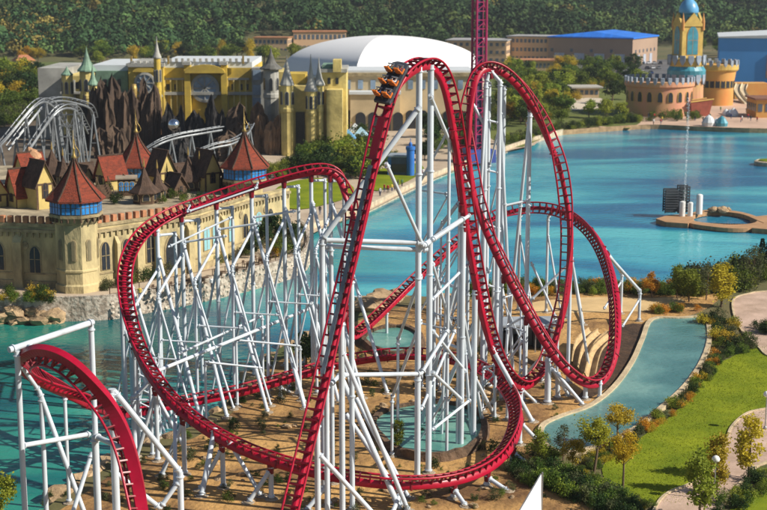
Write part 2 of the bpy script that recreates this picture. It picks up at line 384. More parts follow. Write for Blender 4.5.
# ------------------------------------------------------------------ white steel supports
def spine_pt(k, off=SP_B + 0.22):
    """point under the spine at control index k (may be fractional)"""
    i = min(range(N), key=lambda i: abs(par[i] - k)); return cen[i] + nor[i] * off, i
class Support:
    def __init__(self, label, group='white tubular supports of the red coaster'):
        self.label = label; self.group = group; self.parts = []
    def col(self, top, r=0.27, bottom=None):
        z = ground_z(top[0], top[1]) if bottom is None else bottom
        self.parts.append(('column', Vector(top), Vector((top[0], top[1], z)), r)); return self
    def strut(self, p, q, r=0.2): self.parts.append(('strut', Vector(p), Vector(q), r)); return self
    def leg(self, p, foot, r=0.22):
        q = Vector((foot[0], foot[1], ground_z(foot[0], foot[1]))); self.parts.append(('leg', Vector(p), q, r)); return self
    def build(self):
        c0 = next((p for p in self.parts if p[0] in ('column', 'leg')), self.parts[0]); base = c0[2]
        root = thing('coaster_support', self.label, 'support', base, group=self.group)
        for kind, p, q, r in self.parts:
            r *= .77; b = MB(); b.tube(p - base, q - base, r, n=12)
            L = (q - p).length; t = (q - p).normalized()
            # bolted flange rings along long members
            nfl = max(1, int(L / 8.5))
            for k in range(nfl + 1):
                s = min(max(0.35, L * k / nfl), L - 0.3); c = p + t * s - base; b.tube(c - t * .045, c + t * .045, r + .085, n=12)
            o = b.build(kind, WHITE, root); smooth_by_angle(o, 40)
            if kind in ('column', 'leg') and q.z > 0.3:
                f = MB(); f.lathe(q - base, [(r + .38, -.3), (r + .38, .06), (r + .3, .1)], 8); f.tube(q - base + Vector((0, 0, .1)), q - base + Vector((0, 0, .16)), r + .15, n=10)
                f.build('footing', CONC, root)
        return root
SUP = []
def bracket(i, to):
    """red saddle that joins spine and support"""
    b = MB(); p = cen[i] + nor[i] * (SP_B + .08); q = p + (Vector(to) - p).normalized() * .75
    b.tube(p, q, .30, .24, n=8); keep(b.build('saddle', RED_D, track))

# tall twin column of the main hill with its raking struts
S = Support('tall white twin-column tower carrying the top of the main hill')
pt, i = spine_pt(9.0); 
topA = Vector((pt.x - .62, 115.2, pt.z + .1)); topB = Vector((pt.x + .36, 116.6, pt.z + .2))
S.col(topA, .33).col(topB, .33)
nodeL = at(322, 240, 112.5); nodeM = at(423, 246, 114.6)
S.strut(at(420, 106, 114.4), nodeL, .30).strut(nodeL, at(421, 243, 114.4), .26).strut(at(322, 246, 114), at(428, 250, 115.5), .26)
S.strut(at(386, 163, 110.9), nodeM, .2).strut(nodeM, at(463, 219, 122.2), .3).strut(at(470, 215, 123.6), at(432, 240, 115.6), .2)
S.strut(at(430, 95, 115.6), at(470, 190, 127), .2)
S.col(nodeL, .3).col(at(331, 246, 114), .24)
nl = at(340, 375, 110); S.strut(nl, at(421, 374, 114.4), .24).strut(at(331, 384, 107.9), nl, .22).leg(nl, at(400, 492, 108), .30).leg(at(346, 414, 111), at(404, 490, 110), .25).leg(at(356, 398, 113), at(409, 492, 110.5), .25)
S.strut(at(421, 374, 114.4), at(448, 330, 118), .2).strut(at(432, 372, 115.6), at(462, 400, 122), .2)
SUP.append(S)
# supports under the descending side of the main hill
for k, lab, dx, dy in ((13.15, 'white column and brace under the steep drop of the main hill', 0, 0), (14.3, 'white column group behind the lower drop of the main hill', 0, 0)):
    pt, i = spine_pt(k); p = pt + Vector((-.2, -.1, 0))
    S = Support(lab); S.col(p, .33); S.leg(p + Vector((0, 0, -3)), (p.x - 3.5, p.y + 6), .24); S.leg(p + Vector((0, 0, -8)), (p.x + 2.5, p.y + 7), .24)
    S.col((p.x - 2.3, p.y + 5, p.z - 6), .22); S.strut((p.x - 2.3, p.y + 5, p.z - 6.2), p + Vector((0, 0, -6)), .18)
    bracket(i, p - Vector((0, 0, 2))); SUP.append(S)
pt, i = spine_pt(15.35); knee = at(533, 423, 131); S = Support('white knee-shaped prop with a long raking arm beside the first dip')
S.strut(pt, knee, .3).col(knee, .28).strut(at(512, 446, 128.5), knee, .18).strut(at(511, 388, 130), at(521, 432, 129), .17); bracket(i, knee); SUP.append(S)
pt, i = spine_pt(17.0); S = Support('short white pedestal under the first dip'); S.col(pt, .35); S.leg(pt, (pt.x + 1.8, pt.y + 2), .2); bracket(i, pt - Vector((0, 0, 2))); SUP.append(S)
# loop tower
S = Support('tall white braced tower inside the loop')
for x, y, Y in ((486, 84, 141), (489, 82, 143.5), (500, 82, 141.2), (504, 86, 143.6)): S.col(at(x, y, Y), .30)
pt, i = spine_pt(26.0); S.strut(at(486, 84, 141), pt, .25).strut(at(502, 84, 141.2), pt, .25); bracket(i, at(495, 90, 141.3))
for y in (120, 170, 225, 285): S.strut(at(486, y, 141), at(500, y + 3, 141.2), .14).strut(at(500, y + 3, 141.2), at(489, y + 48, 143.5), .12)
S.leg(at(486, 92, 141), at(470, 385, 139), .22).leg(at(500, 110, 141.2), at(513, 385, 146), .22).leg(at(489, 100, 143.5), at(478, 330, 158), .22)
S.strut(at(473, 104, 141), at(486, 128, 141), .2)
SUP.append(S)
S = Support('white column pair with raking leg beside the rising side of the loop')
pt, i = spine_pt(23.7); c1 = at(530, 113, 144.5); S.col(c1, .3); S.strut(c1, pt, .24); S.leg(at(529, 120, 144.5), at(505, 345, 152), .22); S.strut(at(530, 200, 144.5), at(503, 206, 143.6), .16); bracket(i, c1); SUP.append(S)
S = Support('slender white props bracing the right side of the loop')
pt, i = spine_pt(21.3); c1 = at(571, 245, 144.5); S.strut(pt, c1, .2).col(c1, .25); S.strut(at(571, 262, 144.5), at(531, 300, 144.5), .17).strut(at(531, 262, 144.5), at(556, 318, 144.8), .16); S.leg(at(571, 255, 144.5), at(590, 372, 148), .2); SUP.append(S)
# heavy forked pedestal where the two dips cross
pt, i = spine_pt(34.1); S = Support('white forked pedestal where the two dips cross')
S.col((pt.x - .3, pt.y, pt.z - .2), .42); S.col((pt.x + .9, pt.y + 1.6, pt.z - 2.2), .3); S.leg((pt.x, pt.y, pt.z - 1.2), (pt.x + 3.2, pt.y - .6), .24); S.leg((pt.x - .3, pt.y, pt.z - .8), (pt.x + 2.2, pt.y + 2.6), .22); bracket(i, pt - Vector((0, 0, 2))); SUP.append(S)
pt, i = spine_pt(36.0); S = Support('low white pedestal pair under the second dip'); S.col((pt.x - .8, pt.y, pt.z + .3), .3).col((pt.x + .7, pt.y + .4, pt.z + .5), .26); SUP.append(S)
# far overbanked turn
for k, kx, ky, kY, lab in ((40.0, 640, 291, 172, 'white outrigger with a long sloping arm outside the far banked turn'), (40.9, 622, 273, 176, 'white prop with sloping arm behind the far banked turn')):
    pt, i = spine_pt(k); kn = at(kx, ky, kY); S = Support(lab); S.strut(pt, kn, .26).col(kn, .24); S.strut(kn - Vector((0, 0, 1)), at(kx - 18, ky + 36, kY - 6), .16); bracket(i, kn); SUP.append(S)
for k, lab in ((41.6, 'slim white column under the far banked turn'), (42.4, 'slim white column under the far banked turn'), (43.4, 'slim white column under the far banked turn'), (44.6, 'slim white column under the far banked turn'), (45.8, 'slim white column under the far banked turn'), (47.0, 'slim white column under the far banked turn')):
    pt, i = spine_pt(k); top = Vector((pt.x - .4, pt.y + 1.1, pt.z - 1.2)); S = Support(lab, 'slim columns under the far banked turn'); S.strut(pt, top, .2).col(top, .22)
    S.leg(top - Vector((0, 0, 2)), (top.x + 1.6, top.y - 3.5), .16); bracket(i, top); SUP.append(S)
for k in (49.0, 51.0):
    pt, i = spine_pt(k); S = Support('short white post under the far dip', 'short posts under the far dip'); S.col(pt, .22); SUP.append(S)
# left hump and the descending left-hand turn: column pairs with raking legs
TL = iter(['under the crest of the left hump', 'just past the crest of the left hump', 'in front of the promenade point shrubs', 'in front of the second castle tower', 'in front of the blue shuttered windows', 'in front of the castle gateway', 'in front of the gothic windows'])
for k, dx, dy, lx, ly in ((57.6, 0, .3, 6.0, -9), (58.6, 0, .3, 5.5, -10), (59.6, 0, .2, 6.0, -11), (60.6, 0, .2, 6.0, -12), (61.6, 0, .2, 6.0, -12), (62.6, 0, .2, 5.6, -12), (63.6, .3, .2, 5.4, -11)):
    pt, i = spine_pt(k); p = pt + Vector((dx, dy, 0)); S = Support('white trestle of column pair and raking leg ' + next(TL), 'trestles under the left-hand turn')
    S.col(p, .27); S.col((p.x + 1.3, p.y + 3.2, p.z - 1.0), .22); S.strut((p.x + 1.3, p.y + 3.2, p.z - 1.2), p - Vector((0, 0, .8)), .18)
    S.leg(p - Vector((-.1, 0, 3.0)), (p.x + lx, p.y + ly), .24); S.leg(p - Vector((0, 0, 6.5)), (p.x - 3.2, p.y + 2.5), .17)
    S.col((p.x - 1.2, p.y - 9, p.z - 6.5), .2); S.strut((p.x - 1.2, p.y - 9, p.z - 6.5), p - Vector((0, 0, 4.2)), .18); S.leg((p.x - 1.2, p.y - 9, p.z - 7), (p.x + 2.6, p.y - 11), .15); S.leg((p.x - 1.2, p.y - 9, p.z - 8), (p.x - 4.2, p.y - 7), .14)
    S.strut((p.x - 1.2, p.y - 9, p.z - 11), (p.x + 3.4, p.y - 9, p.z - 11.3), .11)
    S.strut(p - Vector((0, 0, 3.0)), (p.x + .05 + 4.6, p.y - .6, p.z - 2.2), .15) if k in (60.6, 61.6, 62.6) else None
    bracket(i, p - Vector((0, 0, 2))); SUP.append(S)
S = Support('long white tie beams crossing the lake between the trestles')
S.strut(at(150, 374, 121), at(318, 305, 151), .22).strut(at(178, 354, 127.5), at(262, 316, 146), .15)
S.strut(at(236, 340, 136), at(300, 346, 138), .13).strut(at(205, 362, 130), at(262, 368, 132), .13); S.col(at(150, 374, 121), .2).col(at(262, 316, 146), .18).col(at(318, 305, 151), .2).col(at(236, 338, 136), .18)
S.col(at(300, 346, 138), .17).col(at(205, 362, 130), .16); SUP.append(S)
for k, off in ((65.0, -1.2), (66.6, -1.1)):
    pt, i = spine_pt(k); S = Support('tall white column at the bend of the left-hand turn', 'columns at the bend of the left-hand turn')
    p = pt + Vector((0, 0, 0)); S.col((p.x - .2, p.y, p.z), .32); S.leg((p.x, p.y, p.z - 3), (p.x + 4.2, p.y - 1.5), .22); bracket(i, p - Vector((0, 0, 2))); SUP.append(S)
pt, i = spine_pt(68.1); S = Support('white column with cranked brace under the descending left-hand turn')
S.col(pt, .36); S.strut(at(136, 396, 121), at(153, 378, 121), .24).col(at(133, 396, 121), .3).strut(at(135, 400, 121), at(160, 400, 121), .16); S.leg((pt.x, pt.y, pt.z - .8), (pt.x + 4.5, pt.y - 1.5), .22); bracket(i, pt - Vector((0, 0, 2))); SUP.append(S)
FL = iter(['next to the cranked brace', 'below the left-hand turn', 'left of the climb foot', 'just left of the climb', 'just right of the climb', 'below the twin-column tower', 'right of the twin-column tower', 'towards the shade sail', 'behind the shade sail', 'by the knee prop'])
for k in (69.4, 70.4, 71.6, 72.8, 74.2, 75.6, 76.8, 77.8, 79.0, 80.2):
    pt, i = spine_pt(k); S = Support('short white column under the low front curve ' + next(FL), 'short columns under the low front curve')
    out = Vector((-nor[i].x, -nor[i].y, 0)).normalized() * 2.0
    S.col(pt, .27); S.leg(pt - Vector((0, 0, .5)), (pt.x + out.x, pt.y + out.y), .24)
    bracket(i, pt - Vector((0, 0, 2))); SUP.append(S)
for k in (81.5, 83.0, 84.5, 86.0, 87.4, 89.0, 90.4):
    pt, i = spine_pt(k); S = Support('short white post under the low back curve', 'short posts under the low back curve'); S.col(pt, .2)
    S.leg(pt - Vector((0, 0, .4)), (pt.x + .8, pt.y + 2.2), .14); SUP.append(S)
# portal around the foreground twist
Yp = 98.5
S = Support('white portal frame over the foreground twist of track')
a, b_ = at(17, 351, Yp), at(91, 325, 104); S.col(a, .28).col(b_, .28).strut(at(9, 350, Yp - .4), at(93, 322, 104.1), .30)
S.strut(at(20, 446, Yp), at(90, 434, 104), .24); SUP.append(S)
pt, i = spine_pt(98.0); S.strut(pt, at(28, 346, Yp), .18)
S = Support('white raking props under the foreground twist'); pk = at(39, 391, 101.5)
S.col(at(41, 396, 101.5), .24); pt, i = spine_pt(96.6); S.strut(pt, pk, .2).leg(pk, at(92, 468, 101.5), .24).leg(at(92, 452, 101), at(56, 520, 98), .22); pt, i = spine_pt(93.6); S.col(pt, .2); SUP.append(S)
S = Support('white cranked prop beside the foreground twist'); hd = at(112, 389, 96.2)
S.col(hd, .36).strut(at(114, 391, 96.2), at(180, 472, 97.5), .27).col(at(180, 472, 97.5), .29).strut(at(112, 470, 96.2), at(160, 508, 97), .24).strut(at(160, 508, 97), at(180, 480, 97.5), .22); pt, i = spine_pt(101.3); S.strut(pt, at(110, 394, 96.2), .25); bracket(i, hd); SUP.append(S)
S = Support('stout white column under the lower foreground track'); pt, i = spine_pt(102.2); c_ = at(95, 436, 95.6); S.col(c_, .33).strut(c_, pt, .25); bracket(i, c_); SUP.append(S)
S = Support('spindly grey stair tower of landings beside the left-hand bend', 'stair towers')
for dx_ in (-.9, .9):
    for dy_ in (-.9, .9): c_ = at(147, 356, 127); S.col((c_.x + dx_, c_.y + dy_, c_.z), .09)
for k in range(7):
    c_ = at(147, 356, 127); z_ = c_.z - k * 1.35; S.strut((c_.x - .9, c_.y - .9, z_), (c_.x + .9, c_.y - .9, z_ - .9), .09).strut((c_.x + .9, c_.y - .9, z_ - .9), (c_.x + .9, c_.y + .9, z_ - .9), .09).strut((c_.x - .9, c_.y - .9, z_ + .0), (c_.x - .9, c_.y + .9, z_), .07)
SUP.append(S)
S = Support('white lattice of raking braces between the low front curve and the bend')
for (x0, y0, Y0), (x1, y1, Y1), r_ in (((215, 428, 113.8), (202, 520, 111), .3), ((228, 440, 112.5), (262, 520, 111), .22), ((175, 402, 118), (176, 515, 113), .22)):
    a_ = at(x0, y0, Y0); S.leg(a_, at(x1, y1, Y1), r_)
SUP.append(S)
# props of the climb
for k, lab in ((3.0, 'paired white props behind the lower climb'), (4.0, 'paired white props behind the middle climb')):
    pt, i = spine_pt(k); S = Support(lab); p = Vector((pt.x + .1, pt.y + .15, pt.z)); p2, _ = spine_pt(k + .4); S.col(p, .3).col((p2.x + .1, p2.y + .15, p2.z), .27)
    S.leg(p - Vector((0, 0, 2.4)), (p.x + 5.2, p.y + 1.0), .24); bracket(i, p); SUP.append(S)
# slim braced columns that carry the drop and the loop, standing behind the main hill
slim = random.Random(31); prev = None
for k, lab in ((11.3, 'slim white column with crossed braces under the top of the drop'), (12.8, 'slim white column with crossed braces halfway down the drop'), (15.9, 'slim white column just above the first dip'),
               (19.4, 'slim white column behind the rising start of the loop'), (30.6, 'slim white column behind the falling side of the loop'), (32.4, 'slim white column under the middle of the loop exit'), (33.2, 'slim white column low on the loop exit')):
    pt, i = spine_pt(k); p = Vector((pt.x - .25, pt.y + .5, pt.z)); S = Support(lab); S.col(p, .18); w_ = min(2.6, p.z * .16)
    q_ = Vector((p.x + slim.choice((-1, 1)) * w_, p.y + 2.6, p.z * .82)); S.col(q_, .14); S.strut(p, q_, .15)
    nb = max(2, int(p.z / 6))
    for b_i in range(nb):
        z0_, z1_ = p.z * .8 * b_i / nb + .8, p.z * .8 * (b_i + 1) / nb + .3; S.strut((p.x, p.y, z1_), (q_.x, q_.y, z0_), .1)
        if b_i % 2: S.strut((p.x, p.y, z1_), (q_.x, q_.y, z1_), .1)
    S.leg(p - Vector((0, 0, p.z * .25)), (p.x + slim.uniform(-4, 4), p.y + slim.uniform(3, 6)), .17); bracket(i, p - Vector((0, 0, 2))); SUP.append(S)
# braces tying the twin column to the slim ones
S = Support('white cross braces tying the twin-column tower to the drop supports')
for (x0, y0, Y0), (x1, y1, Y1) in (((432, 300, 116.6), (470, 262, 126)), ((432, 330, 116.6), (466, 372, 124)), ((421, 320, 115.2), (392, 398, 121)), ((421, 410, 115.2), (455, 330, 122)), ((421, 275, 115.2), (398, 340, 124)), ((432, 262, 116.6), (452, 330, 124)), ((432, 430, 116.6), (470, 400, 124))): S.strut(at(x0, y0, Y0), at(x1, y1, Y1), .17)
S.col(at(392, 398, 121), .17).col(at(398, 340, 124), .17); SUP.append(S)
S = Support('white handrail pipe along the high left-hand turn'); S.strut(at(187, 212, 142.5), at(258, 187.5, 145), .13); S.strut(at(168, 247, 139), at(232, 217, 143), .13); S.strut(at(187, 212, 142.5), at(190, 205, 144), .08); S.strut(at(256, 188, 145), at(258, 182, 146), .08); SUP.append(S)
for s in SUP: s.build()

# ------------------------------------------------------------------ train
ORANGE = mat('seat_orange', (0.62, 0.16, 0.02), 0.5, 0.2, 2)
CHAS = mat('train_grey', (0.08, 0.09, 0.11), 0.4, 0.3, 2, metal=0.3)
SKIN = mat('skin', (0.5, 0.3, 0.2), 0.6); 
i = near_idx(392, 84, 6, 9.5)
tr = thing('coaster_train', 'dark coaster car with orange seats cresting the main hill', 'coaster train')
tr.matrix_world = tie_mtx(i) @ Matrix.Scale(.93, 4)
def tpart(name, b, m, parent=tr, bevel=0.03): return b.build(name, m, parent, bevel=bevel)
b = MB(); b.box(-.75, .75, -2.1, 2.0, .18, .50); b.add([(-.75, 2.0, .18), (.75, 2.0, .18), (.75, 2.0, .5), (-.75, 2.0, .5), (-.4, 2.3, .24), (.4, 2.3, .24), (.4, 2.25, .42), (-.4, 2.25, .42)], [(0, 4, 5, 1), (1, 5, 6, 2), (2, 6, 7, 3), (3, 7, 4, 0), (4, 7, 6, 5)]); tpart('chassis', b, CHAS)
for yy in (-1.6, 1.5):
    for s in (-1, 1):
        w = MB(); w.tube((s * .5, yy, .17), (s * .74, yy, .17), .17, n=14); w.tube((s * .78, yy - .2, -.02), (s * .9, yy - .2, -.02), .12, n=12); tpart('wheel', w, BLACK, bevel=0)
for r_ in range(3):
    yy = -1.45 + r_ * 1.28
    for s in (-.44, .44):
        o = MB(); o.box(s - .30, s + .30, yy - .30, yy + .28, .62, .80)
        o.add([(s - .30, yy - .34, .7), (s + .30, yy - .34, .7), (s + .27, yy - .5, 1.38), (s - .27, yy - .5, 1.62), (s - .30, yy - .16, .7), (s + .30, yy - .16, .7), (s + .27, yy - .36, 1.38), (s - .27, yy - .36, 1.62)],
              [(0, 1, 2, 3), (5, 4, 7, 6), (1, 5, 6, 2), (4, 0, 3, 7), (3, 2, 6, 7), (0, 4, 5, 1)]); st = tpart('seat', o, ORANGE, bevel=.05)
        h = MB(); h.box(s - .2, s + .2, yy - .53, yy - .34, 1.36, 1.6); tpart('headrest', h, ORANGE, st, .05)
        lb = MB(); lb.tube((s, yy + .5, .5), (s, yy + .3, 1.12), .05, n=8); lb.tube((s - .28, yy + .28, 1.12), (s + .28, yy + .28, 1.12), .06, n=8); tpart('lap_bar', lb, STEEL, bevel=0)
    pl = MB(); pl.box(-.06, .06, yy - .45, yy + .5, .5, .95); tpart('divider', pl, CHAS)

# riders: one continuous seated body each
def rider_mesh():
    V = [(0, -.30, .86), (0, -.34, 1.10), (0, -.34, 1.30), (0, -.31, 1.40), (0, -.28, 1.54), (-.17, -.32, 1.28), (-.23, -.12, 1.10), (-.14, .16, 1.12), (.17, -.32, 1.28), (.23, -.12, 1.10), (.14, .16, 1.12), (-.1, -.25, .84), (-.13, .16, .86), (-.13, .30, .52), (-.13, .42, .48), (.1, -.25, .84), (.13, .16, .86), (.13, .30, .52), (.13, .42, .48)]
    E = [(0, 1), (1, 2), (2, 3), (3, 4), (2, 5), (5, 6), (6, 7), (2, 8), (8, 9), (9, 10), (0, 11), (11, 12), (12, 13), (13, 14), (0, 15), (15, 16), (16, 17), (17, 18)]
    rad = [.15, .14, .15, .06, .11, .07, .055, .045, .07, .055, .045, .1, .08, .06, .045, .1, .08, .06, .045]
    me = bpy.data.meshes.new('rider'); me.from_pydata(V, E, []); o = bpy.data.objects.new('rider', me); C.objects.link(o); sk = o.modifiers.new('k', 'SKIN')
    for i_, s_ in enumerate(me.skin_vertices[0].data): s_.radius = (rad[i_], rad[i_]); s_.use_root = i_ == 0
    o.modifiers.new('s', 'SUBSURF').levels = 1; dg = bpy.context.evaluated_depsgraph_get(); me2 = bpy.data.meshes.new_from_object(o.evaluated_get(dg)); bpy.data.objects.remove(o); me2.materials.clear()
    for f_ in me2.polygons: c_ = f_.center; f_.material_index = (2 if c_.z > 1.5 or c_.y < -.34 else 3) if c_.z > 1.42 else (3 if c_.y > .04 and c_.z > 1.0 else (1 if c_.z > .92 else 0))
    me2.shade_smooth(); return me2
RM = rider_mesh(); RC = [('dark blue', (.03, .05, .14)), ('black', (.02, .02, .022)), ('grey', (.22, .23, .25)), ('white', (.6, .6, .6)), ('dark green', (.03, .08, .05)), ('maroon', (.16, .02, .03))]
bpy.context.view_layer.update()
for r_ in range(3):
    for s_i, s in enumerate((-.44, .44)):
        nme, col_ = RC[r_ * 2 + s_i]; me = RM.copy()
        for m_ in (mat('rider_jeans', (.03, .04, .08), .85), mat('rider_' + nme.replace(' ', '_'), col_, .85), mat('rider_hair', (.04, .025, .018), .7), mat('rider_skin', (.45, .28, .19), .6)): me.materials.append(m_)
        o = place('person', me); o.matrix_world = tr.matrix_world @ Matrix.Translation((s, -1.45 + r_ * 1.28 + .06, -.04)); tag(o, 'rider in %s top in the %s row of the coaster train' % (nme, ('rear', 'middle', 'front')[r_]), 'person', 'riders in the coaster train')
# ------------------------------------------------------------------ foliage meshes (numpy)
def quads_mesh(name, cen_, size, seed, m, flat=0.0, stretch=1.0, tilt=None):
    r = np.random.default_rng(seed); n = len(cen_)
    a = r.normal(size=(n, 3)); a /= np.linalg.norm(a, axis=1)[:, None]
    if flat: a[:, 2] += flat * np.sign(a[:, 2] + 1e-6); a /= np.linalg.norm(a, axis=1)[:, None]
    b = np.cross(a, r.normal(size=(n, 3))); b /= np.linalg.norm(b, axis=1)[:, None]; c = np.cross(a, b)
    s = size * r.uniform(.6, 1.3, size=(n, 1)) if np.isscalar(size) else size[:, None] * r.uniform(.7, 1.25, size=(n, 1))
    v = np.stack([cen_ - b * s * stretch, cen_ - c * s * .62 , cen_ + b * s * stretch, cen_ + c * s * .62], axis=1).reshape(-1, 3)
    me = bpy.data.meshes.new(name); me.vertices.add(4 * n); me.vertices.foreach_set('co', v.astype(np.float32).ravel())
    me.loops.add(4 * n); me.loops.foreach_set('vertex_index', np.arange(4 * n, dtype=np.int32)); me.polygons.add(n)
    me.polygons.foreach_set('loop_start', np.arange(0, 4 * n, 4, dtype=np.int32)); me.update(); me.validate(); me.materials.append(m)
    return me
def leaf_mat(name, c_dark, c_light, scale=1.2, rand=0.2, hue=0.015, tr=0.42):
    return mat(name, c_light, 0.65, 0, scale, col2=c_dark, rand=rand, hue=hue, translucent=tr, spec=0.25, fac_pos=(0.36, 0.64), detail=3)
L_DARK = leaf_mat('leaf_dark', (0.018, 0.042, 0.012), (0.060, 0.105, 0.022))
L_MID = leaf_mat('leaf_mid', (0.055, 0.10, 0.014), (0.17, 0.23, 0.03))
L_LIGHT = leaf_mat('leaf_light', (0.16, 0.22, 0.02), (0.36, 0.40, 0.05))
L_YELLOW = leaf_mat('leaf_yellow', (0.36, 0.28, 0.02), (0.66, 0.50, 0.05))
L_ORANGE = leaf_mat('leaf_orange', (0.42, 0.20, 0.015), (0.68, 0.38, 0.03))
L_CYP = leaf_mat('leaf_cypress', (0.012, 0.03, 0.014), (0.03, 0.06, 0.02))
L_OLIVE = leaf_mat('leaf_olive', (0.06, 0.075, 0.03), (0.14, 0.15, 0.06))
BARK = mat('bark', (0.16, 0.11, 0.07), 0.9, 0.35, 3, bump=0.4, bscale=10)
def crown_pts(seed, n, shape):
    r = np.random.default_rng(seed); out = []
    if shape == 'round':
        k = 20; cc = []
        while len(cc) < k:
            p = r.uniform(-1, 1, 3); d = np.linalg.norm(p)
            if .35 < d < 1: cc.append(p * np.array([.33, .33, .30]) + np.array([0, 0, .66]))
        for c in cc: out.append(c + r.normal(size=(n // k, 3)) * np.array([.068, .068, .055]) * r.uniform(.7, 1.35))
    elif shape == 'loose':
        k = 15; cc = []
        while len(cc) < k:
            p = r.uniform(-1, 1, 3); d = np.linalg.norm(p)
            if .3 < d < 1: cc.append(p * np.array([.27, .27, .34]) + np.array([0, 0, .62]))
        for c in cc: out.append(c + r.normal(size=(n // k, 3)) * np.array([.055, .055, .06]) * r.uniform(.6, 1.4))
    elif shape == 'lolly':
        k = 22; cc = []
        while len(cc) < k:
            p = r.uniform(-1, 1, 3); d = np.linalg.norm(p)
            if .3 < d < 1: cc.append(p * np.array([.21, .21, .22]) + np.array([0, 0, .72]))
        for c in cc: out.append(c + r.normal(size=(n // k, 3)) * np.array([.042, .042, .04]) * r.uniform(.7, 1.35))
    elif shape == 'slender':
        k = 18
        for j in range(k):
            z = .24 + .76 * (j + .5) / k; w = .125 * math.sin(math.pi * min(1, (1.06 - z) * 1.15)) ** .7 + .02
            a = r.uniform(0, 6.28); c = np.array([math.cos(a) * w * .75, math.sin(a) * w * .75, z])
            out.append(c + r.normal(size=(n // k, 3)) * np.array([.045, .045, .045]))
    elif shape == 'cypress':
        z = r.uniform(.02, 1, n); w = .075 * np.clip(np.sin(np.pi * np.clip((1.02 - z) * .95, 0, 1)), 0, 1) ** .6 + .01
        a = r.uniform(0, 6.28, n); q = np.sqrt(r.uniform(.3, 1, n)); out.append(np.stack([np.cos(a) * w * q, np.sin(a) * w * q, z], 1))
    elif shape == 'bush':
        k = 14; cc = []
        while len(cc) < k:
            p = r.uniform(-1, 1, 3); d = np.linalg.norm(p)
            if .3 < d < 1 and p[2] > -.3: cc.append(p * np.array([.5, .5, .6]) + np.array([0, 0, .36]))
        for c in cc: out.append(c + r.normal(size=(n // k, 3)) * np.array([.13, .13, .12]))
    p = np.concatenate(out); p[:, 2] = np.maximum(p[:, 2], .02); return p
TREES = {}
def tree_kind(key, shape, m, n=900, leaf=.028, variants=2, trunk=True, stretch=1.0):
    TREES[key] = []
    for s in range(variants):
        sd_ = hash_(key) + s * 17
        cm = quads_mesh(key + '_crown', crown_pts(sd_, n, shape), leaf, sd_ + 5, m, stretch=stretch)
        tb_ = MB(); r = random.Random(sd_)
        if trunk:
            h1 = {'round': .5, 'lolly': .66, 'loose': .5, 'slender': .8, 'cypress': .3, 'bush': .25}[shape]; w = {'round': .026, 'lolly': .017, 'loose': .02, 'slender': .014, 'cypress': .02, 'bush': .03}[shape]
            bend = Vector((r.uniform(-.03, .03), r.uniform(-.03, .03), 0)); p0 = Vector((0, 0, -.02)); p1 = bend + Vector((0, 0, h1 * .5)); p2 = bend * 1.6 + Vector((0, 0, h1))
            tb_.tube(p0, p1, w * 1.25, w, n=7); tb_.tube(p1, p2, w, w * .6, n=7)
            for j in range(5 if shape in ('round', 'loose', 'lolly') else 3):
                a = j * 2.4 + r.random(); q = p1.lerp(p2, r.uniform(.2, 1)); L = {'slender': .08, 'lolly': .14}.get(shape, .24)
                tb_.tube(q, q + Vector((math.cos(a) * L, math.sin(a) * L, L * r.uniform(.7, 1.1))), w * .5, w * .2, n=5)
        tm = bpy.data.meshes.new(key + '_trunk'); tm.from_pydata(tb_.v, [], tb_.f); tm.materials.append(BARK)
        TREES[key].append((cm, tm))
def hash_(s): return sum((i + 3) * ord(c) for i, c in enumerate(s)) % 9973
tree_kind('round_dark', 'round', L_DARK, 1700, .036, 3)
tree_kind('round_mid', 'round', L_MID, 1700, .036, 3)
tree_kind('round_light', 'round', L_LIGHT, 1700, .036, 2)
tree_kind('loose_yellow', 'loose', L_YELLOW, 2600, .026, 2)
tree_kind('loose_light', 'loose', L_LIGHT, 2600, .026, 2)
tree_kind('loose_orange', 'loose', L_ORANGE, 2600, .026, 2)
tree_kind('lolly_yellow', 'lolly', L_YELLOW, 3000, .017, 1)
tree_kind('lolly_light', 'lolly', leaf_mat('leaf_lime', (0.28, 0.30, 0.02), (0.55, 0.52, 0.05)), 3000, .017, 1)
tree_kind('lolly_orange', 'lolly', leaf_mat('leaf_amber', (0.40, 0.24, 0.015), (0.66, 0.44, 0.03)), 3000, .017, 1)
tree_kind('slender_yellow', 'slender', L_YELLOW, 2400, .022, 2)
tree_kind('slender_light', 'slender', L_LIGHT, 2400, .022, 2)
tree_kind('slender_olive', 'slender', L_OLIVE, 900, .020, 2)
tree_kind('cypress', 'cypress', L_CYP, 1400, .022, 1)
tree_kind('bush_dark', 'bush', L_DARK, 800, .052, 2)
tree_kind('bush_mid', 'bush', L_MID, 800, .052, 2)
tree_kind('bush_light', 'bush', L_LIGHT, 800, .052, 2)
tree_kind('bush_yellow', 'bush', L_YELLOW, 800, .052, 1)
tree_kind('bush_olive', 'bush', L_OLIVE, 800, .052, 2)
tree_kind('bush_orange', 'bush', L_ORANGE, 800, .052, 1)
NAMES = {'lolly': 'young_tree', 'round': 'broadleaf_tree', 'loose': 'young_tree', 'slender': 'slender_tree', 'cypress': 'cypress_tree', 'bush': 'shrub'}
trng = random.Random(5)
def tree(key, pos, h, label, group=None, wide=1.0, rz=None):
    v = TREES[key][trng.randrange(len(TREES[key]))]; kind = key.split('_')[0]
    rt = thing(NAMES[kind], label, 'shrub' if kind == 'bush' else 'tree', pos, trng.uniform(0, 6.28) if rz is None else rz, group)
    rt.scale = (h * wide, h * wide, h)
    place('crown' if kind != 'bush' else 'foliage', v[0], rt); place('trunk' if kind != 'bush' else 'stem', v[1], rt); return rt
